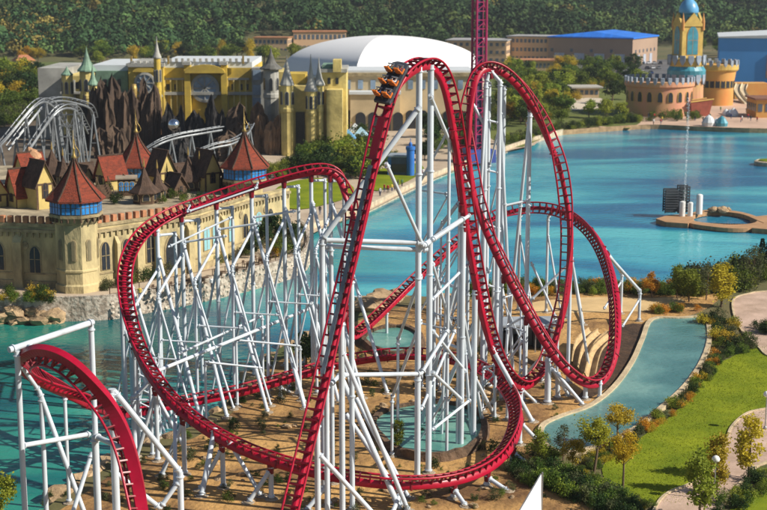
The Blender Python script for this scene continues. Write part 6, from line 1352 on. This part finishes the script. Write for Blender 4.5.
v0 = on(684, 217, .85); Hj = at(684, 98, v0.y).z - .85; r_ = np.random.default_rng(4); nz_ = 1500; tt = r_.random(nz_) ** .8; rad = .05 + .20 * np.abs(r_.normal(size=nz_)) * (.25 + .75 * tt); aa = r_.uniform(0, 6.28, nz_); pts = np.stack([v0.x + np.cos(aa) * rad, v0.y + np.sin(aa) * rad, .9 + tt * Hj], 1)
jm = quads_mesh('fountain_jet', pts, .06, 9, JET, stretch=2.0); jo = bpy.data.objects.new('fountain_jet', jm); C.objects.link(jo); tag(jo, 'thin white fountain jet shooting up from the pier', 'fountain jet', kind='stuff')
isl = on(764, 165, 0); io = thing('planter_island', 'small round stone island planted with grass in the lake', 'island', (isl.x + 1.5, isl.y, 0)); b = MB(); b.lathe((0, 0, 0), [(3.6, -1), (3.7, .9), (3.2, 1.1), (3.1, .8)], 24); b.build('rim', QUAY2, io); b = MB(); b.lathe((0, 0, 0), [(3.1, .7), (2.6, 1.2), (.1, 1.5)], 20); b.build('turf', LAWN, io)

# ------------------------------------------------------------------ blue play castle and tents by the plaza
PB = mat('play_blue', (.03, .16, .50), .5, .1, .5)
p = on(404, 176, LAND); pcs = thing('play_castle', 'bright blue play castle with a round turret by the plaza lawn', 'kiosk', p, R(-8)); s_ = mpp(p.y)
b = MB(); b.box(-16 * s_, 4 * s_, 0, 5, 0, 19 * s_); b.build('wall', mat('play_dark_slate', (.06, .09, .14), .6, .2), pcs); b = MB(); b.lathe((6.5 * s_, 0, 0), [(4 * s_, 0), (4 * s_, 26 * s_), (4.8 * s_, 27 * s_), (4.8 * s_, 30 * s_)], 16); b.build('turret', PB, pcs); b = MB(); b.lathe((6.5 * s_, 0, 30 * s_), [(1.6 * s_, 0), (1.8 * s_, 3 * s_), (.3 * s_, 5 * s_), (.1, 8 * s_)], 10); b.build('finial', PB, pcs); b = MB(); b.box(-16.5 * s_, -13 * s_, -.2, 5.2, 0, 20 * s_); b.build('pillar', PB, pcs); b = MB(); b.box(-17 * s_, 4 * s_, -.3, 5.3, 19 * s_, 20.5 * s_); b.build('roof', mat('play_roof', (.25, .30, .34), .6, .1), pcs)  # play castle wall is a dark slate blue
for k in range(4): b = MB(); x = (-11 + k * 4) * s_; b.box(x - .5, x + .5, -.1, .1, 4 * s_, 12 * s_); b.build('window', DARKW, pcs)
for k, (px, py, c_, lab) in enumerate(((348, 150, (.10, .28, .50), 'blue peaked stall tent left of the pair'), (361, 147, (.30, .48, .62), 'pale blue peaked stall tent right of the pair'), (355, 143, (.55, .6, .62), 'white peaked stall tent behind the blue ones'))):
    p = on(px, py, LAND); t = thing('stall_tent', lab, 'tent', p); m_ = mat('tent_cloth_%d' % k, c_, .7, .1)
    b = MB(); b.add([(-2, -2, 3), (2, -2, 3), (2, 2, 3), (-2, 2, 3), (0, 0, 5.2)], [(0, 1, 4), (1, 2, 4), (2, 3, 4), (3, 0, 4)]); b.build('canopy', m_, t); b = MB(); b.box(-1.9, 1.9, -1.9, 1.9, .02, 1.2); b.build('counter', m_, t)
    for sx in (-1.9, 1.9):
        for sy in (-1.9, 1.9): b = MB(); b.tube((sx, sy, 0), (sx, sy, 3), .06, n=6); b.build('pole', STEEL, t)

# ------------------------------------------------------------------ trees on the far bank
def scatter_trees(n, x0, x1, y0, y1, kinds, h0, h1, label, group, seed, zz=LAND):
    r = random.Random(seed); k = 0; tries = 0
    while k < n and tries < n * 6:
        tries += 1; p = on(r.uniform(x0, x1), r.uniform(y0, y1), zz)
        if in_lake(p.x, p.y): continue
        key = r.choice(kinds); hgt = r.uniform(h0, h1); tree(key, p, hgt, label.replace('#', {'dark': 'dark green', 'mid': 'green', 'light': 'light green', 'yellow': 'yellow', 'orange': 'orange', 'olive': 'olive'}[key.split('_')[1]]), group, r.uniform(.95, 1.3)); k += 1
scatter_trees(56, 292, 378, 146, 180, ['round_dark', 'round_mid', 'round_mid', 'round_dark', 'bush_light'], 3.5, 6.0, '# tree in the grove between plaza and left lawn', 'grove between plaza and lawn', 21)
scatter_trees(16, 415, 470, 118, 165, ['round_dark', 'round_mid', 'round_dark'], 4, 7, '# tree behind the main hill columns', 'trees behind the main hill', 22)
scatter_trees(60, 500, 566, 72, 128, ['round_mid', 'round_light', 'round_dark', 'loose_light', 'loose_yellow'], 5, 9, '# park tree behind the loop', 'park trees behind the loop', 23)
scatter_trees(34, 556, 640, 72, 92, ['round_mid', 'round_mid', 'round_light', 'round_dark', 'loose_yellow'], 6, 9, '# tree in the row along the car park', 'trees along the car park', 24)
for x, b_, t_, k_, lab in ((589, 118, 100, 'round_light', 'light willow-like tree left of the lakeside trio'), (606, 119, 99, 'round_light', 'light willow-like tree in the middle of the lakeside trio'), (623, 119, 102, 'round_light', 'light willow-like tree beside the pink castle'), (612, 104, 82, 'round_dark', 'big dark tree behind the light lakeside trio'), (628, 100, 84, 'round_dark', 'dark tree in front of the pink castle wall')): tree_px(k_, x, b_, t_, lab, wide=1.15)
scatter_trees(30, -10, 40, 84, 118, ['round_mid', 'round_dark', 'round_dark', 'round_light', 'loose_yellow'], 7, 12, '# tree left of the palace wing', 'trees left of the palace', 25)
for x, b_, t_, k_, lab in ((10, 100, 72, 'loose_orange', 'broad orange tree left of the palace wing'), (26, 62, 46, 'loose_orange', 'orange tree at the foot of the woods'), (38, 62, 48, 'loose_yellow', 'yellow tree at the foot of the woods')): tree_px(k_, x, b_, t_, lab, wide=1.6)
scatter_trees(36, 70, 300, 58, 66, ['round_mid', 'round_dark', 'loose_yellow', 'round_light'], 7, 11, '# tree in the band between woods and palace', 'trees between woods and palace', 26)
scatter_trees(24, 440, 640, 44, 58, ['round_mid', 'round_dark', 'round_light'], 8, 12, '# tree behind the far buildings', 'trees behind the far buildings', 27)
scatter_trees(14, 690, 767, 52, 60, ['round_mid', 'round_dark'], 8, 12, '# tree near the blue hall', 'trees near the blue hall', 28)
scatter_trees(16, 640, 700, 116, 122, ['bush_dark', 'bush_mid', 'slender_light'], 1.5, 3, '# planting at the foot of the pink castle', 'planting below the pink castle', 29)
scatter_trees(14, 278, 300, 125, 150, ['slender_light', 'round_mid', 'bush_light'], 3, 5, '# tree beside the cream gatehouse', 'trees beside the gatehouse', 30)

belt_stuff([(505, 145), (540, 134), (575, 128), (610, 123.5), (640, 121)], 4.0, 130, ['bush_mid', 'bush_light', 'bush_olive', 'bush_dark'], 1.2, 2.6, 'low mixed planting along the far lakeside park', 41)
belt_stuff([(505, 80), (530, 100), (515, 118), (545, 112), (560, 92), (600, 84), (630, 90)], 9.0, 260, ['bush_mid', 'bush_light', 'bush_dark', 'bush_mid', 'bush_yellow'], 1.6, 4.0, 'thick undergrowth between the park trees', 42)
belt_stuff([(440, 150), (465, 135), (490, 122), (500, 100)], 7.0, 120, ['bush_dark', 'bush_mid', 'bush_olive'], 1.5, 3.2, 'dark planting beside the drop tower', 43)
belt_stuff([(285, 176), (310, 168), (345, 172), (372, 160)], 6.0, 160, ['bush_dark', 'bush_mid', 'bush_light'], 1.2, 2.8, 'undergrowth of the grove by the plaza', 44)
belt_stuff([(-10, 126), (20, 118), (44, 112)], 9.0, 90, ['bush_dark', 'bush_mid', 'bush_olive'], 2.0, 4.5, 'thicket behind the silver coaster', 45)
for lab, pts_ in (('tan kerb edging the curving path along the lawn', [(850, 395), (785, 404), (767, 408), (746, 413), (730, 427), (724, 445), (712, 468), (690, 483), (668, 492), (655, 505), (640, 540)]), ('tan kerb edging the outer side of the curving path', [(700, 545), (722, 508), (738, 488), (752, 474), (767, 463), (850, 440)]), ('tan kerb edging the upper footpath', [(850, 285), (767, 291), (750, 293), (733, 299), (733, 315), (741, 331), (757, 347), (775, 358), (850, 365)])):
    tag(wall_ribbon(spline([on(x, y, LAND + .1) for x, y in pts_], 6), LAND, LAND + .2, -.02).build('path_kerb', RIMM), lab, 'kerb')
# ------------------------------------------------------------------ parked cars
def car_meshes():
    body = MB(); prof = [(-2.1, .35), (-2.15, .75), (-1.9, .95), (-.9, 1.0), (1.1, 1.0), (1.95, .85), (2.1, .6), (2.05, .35)]
    vs = [(x, -.85, z) for x, z in prof] + [(x, .85, z) for x, z in prof]; n_ = len(prof); body.add(vs, [tuple(range(n_)), tuple(range(2 * n_ - 1, n_ - 1, -1))] + [((i + 1) % n_, i, n_ + i, n_ + (i + 1) % n_) for i in range(n_)])
    cab = MB(); cab.add([(-1.5, -.78, 1.0), (1.1, -.78, 1.0), (1.1, .78, 1.0), (-1.5, .78, 1.0), (-1.1, -.62, 1.5), (.35, -.62, 1.5), (.35, .62, 1.5), (-1.1, .62, 1.5)], [(4, 5, 6, 7), (0, 1, 5, 4), (1, 2, 6, 5), (2, 3, 7, 6), (3, 0, 4, 7)])
    roof = MB(); roof.box(-1.08, .33, -.6, .6, 1.5, 1.54); wh_ = MB(); wh_.tube((0, -.1, 0), (0, .1, 0), .32, n=12); out = []
    for b in (body, cab, roof, wh_):
        me = bpy.data.meshes.new('car_piece'); me.from_pydata(b.v, [], b.f); out.append(me)
    return out
cb, cc_, crf, cw = car_meshes(); cw.materials.append(BLACK); cc_.materials.append(DARKW)
CARC = [('white', (.75, .76, .77)), ('silver', (.45, .47, .49)), ('dark blue', (.03, .06, .18)), ('red', (.40, .03, .03)), ('black', (.02, .02, .025)), ('grey', (.2, .21, .22))]; carm = {}
for nme, c_ in CARC:
    m_ = mat('car_' + nme.replace(' ', '_'), c_, .3, .05, 1, spec=.6); a, b = cb.copy(), crf.copy(); a.materials.append(m_); b.materials.append(m_); carm[nme] = (a, b)
q = random.Random(9)
for row, (y_, x0, x1) in enumerate(((64, 566, 668), (69, 598, 662), (74, 606, 656), (62.5, 690, 712))):
    x = x0
    while x < x1:
        nme = q.choice(CARC)[0]; p = on(x, y_ + q.uniform(-.2, .2), LAND + .12); t = thing('parked_car', '%s car in the row %s of the car park' % (nme, ('along the warehouse', 'in the middle', 'next to the trees', 'beside the blue hall')[row]), 'car', p, R(90 + q.uniform(-6, 6)), 'cars in the car park')
        place('body', carm[nme][0], t); place('cabin', cc_, t); place('roof', carm[nme][1], t)
        for wx in (-1.3, 1.3):
            for wy in (-.8, .8): place('wheel', cw, t, (wx, wy, .32))
        x += q.uniform(5.5, 9) if q.random() < .8 else 14
# ------------------------------------------------------------------ visitors (one skinned body mesh each)
def person_mesh(seed, stride):
    q = random.Random(seed); V = [(0, 0, .95), (0, 0, 1.2), (0, .01, 1.42), (0, .02, 1.52), (0, .03, 1.66), (-.19, 0, 1.40), (-.24, .05 * stride, 1.12), (-.25, .16 * stride, .86), (.19, 0, 1.40), (.24, -.05 * stride, 1.12), (.25, -.12 * stride, .86), (-.1, 0, .92), (-.11, -.10 * stride, .5), (-.11, -.22 * stride, .08), (-.11, -.1 * stride, .04), (.1, 0, .92), (.11, .12 * stride, .5), (.11, .18 * stride, .08), (.11, .3 * stride, .04)]
    E = [(0, 1), (1, 2), (2, 3), (3, 4), (2, 5), (5, 6), (6, 7), (2, 8), (8, 9), (9, 10), (0, 11), (11, 12), (12, 13), (13, 14), (0, 15), (15, 16), (16, 17), (17, 18)]
    rad = [.15, .14, .15, .06, .105, .075, .055, .04, .075, .055, .04, .1, .07, .05, .045, .1, .07, .05, .045]
    me = bpy.data.meshes.new('person'); me.from_pydata(V, E, []); o = bpy.data.objects.new('person', me); C.objects.link(o); sk = o.modifiers.new('k', 'SKIN'); sk.use_smooth_shade = True
    for i, s in enumerate(me.skin_vertices[0].data): s.radius = (rad[i], rad[i] * (.75 if i < 3 else 1)); s.use_root = i == 0
    o.modifiers.new('s', 'SUBSURF').levels = 1; dg = bpy.context.evaluated_depsgraph_get(); me2 = bpy.data.meshes.new_from_object(o.evaluated_get(dg)); bpy.data.objects.remove(o)
    me2.materials.clear()
    for poly_ in me2.polygons:
        z = poly_.center.z; poly_.material_index = 2 if z > 1.56 else (1 if z > .93 else 0)
    return me2
PM = [person_mesh(1, 1), person_mesh(2, .4)]
HAIR = mat('hair', (.05, .03, .02), .7); SKN = mat('skin_tone', (.45, .28, .19), .6)
CL = [('red', (.45, .04, .04)), ('white', (.7, .7, .7)), ('dark blue', (.04, .06, .2)), ('black', (.03, .03, .03)), ('green', (.08, .2, .08)), ('yellow', (.6, .45, .08))]
spots = [(388, 193), (392, 192), (402, 187), (380, 196), (426, 180), (352, 204), (212, 290), (231, 283), (265, 271), (140, 300), (687, 123), (695, 121), (703, 122), (731, 119), (742, 121), (748, 119), (757, 122), (662, 122), (710, 119), (320, 215)] + [(random.Random(k * 7).uniform(640, 766), random.Random(k * 7 + 1).uniform(111, 125)) for k in range(16)] + [(random.Random(k * 5 + 2).uniform(340, 425), 0) for k in range(12)]
spots = [(x, y if y else 228 - (x - 330) * .437 - 12 + (k % 3)) for k, (x, y) in enumerate(spots)]
for k, (px, py) in enumerate(spots):
    nme, c_ = CL[(k * 5 + k // 4) % 6]; bot = ('blue jeans', (.06, .09, .18)) if k % 2 else ('dark trousers', (.04, .04, .045)); zz = PROM if px < 300 else LAND + .06
    me = PM[k % 2].copy()
    for c2, nm2 in ((bot[1], bot[0].replace(' ', '_')), (c_, 'top_' + nme.replace(' ', '_'))): me.materials.append(mat('cloth_' + nm2, c2, .85))
    me.materials.append(HAIR if k % 3 else SKN); p = on(px, py, zz); o = place('person', me, None, p); o.rotation_euler.z = q.uniform(0, 6)
    tag(o, 'person in a %s top and %s %s' % (nme, bot[0], 'on the castle promenade' if px < 300 else 'on the lakeside promenade wall walk' if px < 500 else 'on the plaza by the colourful castle'), 'person', 'visitors on the promenades')
# ------------------------------------------------------------------ wooded hills
def hill_h(x, y):
    x = np.asarray(x, float); y = np.asarray(y, float)
    base = 770 + 60 * np.sin(x * .004 + 1.0) + 30 * np.sin(x * .011) + np.clip((x - 60) * .35, 0, 160)
    d = np.clip((y - base) / 900.0, 0, 1.2); h = 150 * d ** 1.1
    h = h * (1 + .25 * np.sin(x * .006 + y * .003) + .16 * np.sin(x * .019 - y * .011)) + 9 * np.clip(d * 5, 0, 1) * (np.sin(x * .03 + 2) * np.sin(y * .025) + .5 * np.sin(x * .055 + y * .02))
    return np.maximum(h, 0) + LAND + np.where(d > 0, .05, -1.0)
gx = np.linspace(-1400, 1400, 90); gy = np.linspace(740, 2400, 60)
X, Yg = np.meshgrid(gx, gy); Z = hill_h(X, Yg)
b = MB(); nx_ = len(gx)
b.v = [(float(a), float(c), float(d)) for a, c, d in zip(X.ravel(), Yg.ravel(), Z.ravel())]
b.f = [(r * nx_ + c, r * nx_ + c + 1, (r + 1) * nx_ + c + 1, (r + 1) * nx_ + c) for r in range(len(gy) - 1) for c in range(nx_ - 1)]
HILL = mat('hill_soil', (0.10, 0.10, 0.04), 0.95, .3, .01)
tag(b.build('hills', HILL, smooth=True), kind='structure')
FOREST = bpy.data.materials.new('forest_leaf'); FOREST.use_nodes = True
n = FOREST.node_tree.nodes; l = FOREST.node_tree.links
ca = n.new('ShaderNodeAttribute'); ca.attribute_name = 'tint'; l.new(ca.outputs['Color'], n['Principled BSDF'].inputs['Base Color']); n['Principled BSDF'].inputs['Roughness'].default_value = .8; n['Principled BSDF'].inputs['Specular IOR Level'].default_value = .15
def forest(name, x0, x1, y0, y1, sp, hmin, hmax, nq, seed, keepf=None):
    r = np.random.default_rng(seed)
    xs_, ys_ = np.meshgrid(np.arange(x0, x1, sp), np.arange(y0, y1, sp)); xs_ = xs_.ravel() + r.uniform(-.5, .5, xs_.size) * sp; ys_ = ys_.ravel() + r.uniform(-.5, .5, ys_.size) * sp
    z = hill_h(xs_, ys_); k = (np.abs(xs_) < ys_ * .36 + 30) & (z > LAND + .5) & ~((xs_ > -82) & (xs_ < -12) & (ys_ < 842))
    if keepf is not None: k &= keepf(xs_, ys_)
    xs_, ys_, z = xs_[k], ys_[k], z[k]; T = len(xs_); h = r.uniform(hmin, hmax, T); w = h * r.uniform(.36, .55, T)
    # points on clumpy crowns
    u = r.normal(size=(T, nq, 3)); u /= np.linalg.norm(u, axis=2)[..., None]; u[..., 2] = np.abs(u[..., 2]) * 1.0 - .25 * r.random((T, nq))
    rad = r.uniform(.72, 1.05, (T, nq, 1)); cl = 1 + .22 * np.sin(u[..., :1] * 5 + r.uniform(0, 6, (T, 1, 1))) * np.sin(u[..., 1:2] * 5 + r.uniform(0, 6, (T, 1, 1)))
    P = u * rad * cl * np.stack([w, w, h * .55], 1)[:, None, :]; P[..., 2] += (h * .48)[:, None]
    P += np.stack([xs_, ys_, z], 1)[:, None, :]
    nn = u + r.normal(size=u.shape) * .28; nn /= np.linalg.norm(nn, axis=2)[..., None]
    t = np.cross(nn, r.normal(size=u.shape)); t /= np.linalg.norm(t, axis=2)[..., None]; s = np.cross(nn, t)
    q = (w * .24)[:, None, None] * r.uniform(.6, 1.2, (T, nq, 1))
    V = np.stack([P - t * q, P - s * q * .7, P + t * q, P + s * q * .7], 2).reshape(-1, 3); M = T * nq
    me = bpy.data.meshes.new(name); me.vertices.add(4 * M); me.vertices.foreach_set('co', V.astype(np.float32).ravel()); me.loops.add(4 * M); me.loops.foreach_set('vertex_index', np.arange(4 * M, dtype=np.int32))
    me.polygons.add(M); me.polygons.foreach_set('loop_start', np.arange(0, 4 * M, 4, dtype=np.int32)); me.update()
    pal = np.array([(.030, .060, .022), (.042, .080, .026), (.060, .100, .030), (.085, .125, .034), (.13, .16, .04), (.22, .16, .04)])
    patch = .5 + .5 * np.sin(xs_ * .02 + 1.3 * np.sin(ys_ * .014)) * np.sin(ys_ * .023 + xs_ * .009)
    ci = np.clip((r.random(T) * .55 + patch * .5) ** 1.5 * 5.2, 0, 5).astype(int); ci = np.where(r.random(T) < .012, 5, np.minimum(ci, 4))
    broad = .5 + .5 * np.sin(xs_ * .009 + 2.0 + 1.5 * np.sin(ys_ * .006)) * np.cos(ys_ * .011 - xs_ * .004)
    ci = np.where((r.random(T) < .25) & (xs_ < -170) & (ys_ < 900), 5, ci)
    col = pal[ci] * (.62 + .95 * broad)[:, None] * r.uniform(.55, 1.35, (T, 1)) * np.array([.82, .92, .92]); qc = np.repeat(col[:, None, :], nq, 1) * r.uniform(.85, 1.15, (T, nq, 1)); qc = np.concatenate([qc.reshape(-1, 3), np.ones((M, 1))], 1)
    at_ = me.attributes.new('tint', 'FLOAT_COLOR', 'FACE'); at_.data.foreach_set('color', qc.astype(np.float32).ravel())
    me.materials.append(FOREST); o = bpy.data.objects.new(name, me); C.objects.link(o); tag(o, 'dense mixed woodland covering the hillside behind the park', 'woodland', kind='stuff'); return o
forest('woodland', -420, 420, 745, 1180, 5.4, 4, 12, 60, 1)
forest('woodland', -640, 640, 1180, 1900, 13, 14, 22, 40, 2)
# houses on the hillside
HW = mat('hill_house_wall', (.55, .36, .24), .8, .1); HR = mat('hill_house_roof', (.40, .16, .08), .8, .2); HWIN = mat('dark_window', (.03, .035, .045), .2, .1, spec=.6)
for k, (px, py, w, lab) in enumerate(((140, 55, 11, 'orange-walled house at the foot of the wooded hill'), (203, 46, 9, 'small orange house half hidden by hillside trees'), (165, 46, 8, 'little roofed cottage among the hillside trees'), (529, 20, 9, 'small pinkish house on the wooded slope'), (24, 70, 8, 'pale house at the foot of the woods'))):
    p = on(px, py, LAND)
    for _ in range(20):
        zz = float(hill_h(p.x, p.y)); p = on(px, py, zz + 1.5)
    h_ = thing('hillside_house', lab, 'house', (p.x, p.y, p.z - 2), R(15 * (k - 2)))
    b = MB(); b.box(-w / 2, w / 2, -4, 4, 0, 6.5); b.build('wall', HW, h_)
    b = MB(); e = .6; b.add([(-w / 2 - e, -4 - e, 6.4), (w / 2 + e, -4 - e, 6.4), (w / 2 + e, 4 + e, 6.4), (-w / 2 - e, 4 + e, 6.4), (-w / 2 + 2, 0, 9), (w / 2 - 2, 0, 9)], [(0, 1, 5, 4), (1, 2, 5), (2, 3, 4, 5), (3, 0, 4), (3, 2, 1, 0)]); b.build('roof', HR, h_)
    for x in np.linspace(-w / 2 + 1.6, w / 2 - 1.6, 3):
        for z in (1.0, 4.0):
            q = MB(); q.box(x - .6, x + .6, -4.06, -3.9, z, z + 1.5); q.build('window', HWIN, h_)

# ------------------------------------------------------------------ thin afternoon haze
hz = MB(); hz.box(-1500, 1500, -60, 2450, -2.6, 330)
HZ = bpy.data.materials.new('haze_air'); HZ.use_nodes = True; _n = HZ.node_tree.nodes; _n.remove(_n['Principled BSDF'])
pv = _n.new('ShaderNodeVolumePrincipled'); pv.inputs['Color'].default_value = (.80, .88, 1.0, 1); pv.inputs['Density'].default_value = 0.00009; pv.inputs['Anisotropy'].default_value = 0.2
HZ.node_tree.links.new(pv.outputs[0], _n['Material Output'].inputs['Volume'])
tag(hz.build('haze', HZ), kind='stuff')
scene.cycles.volume_bounces = 0
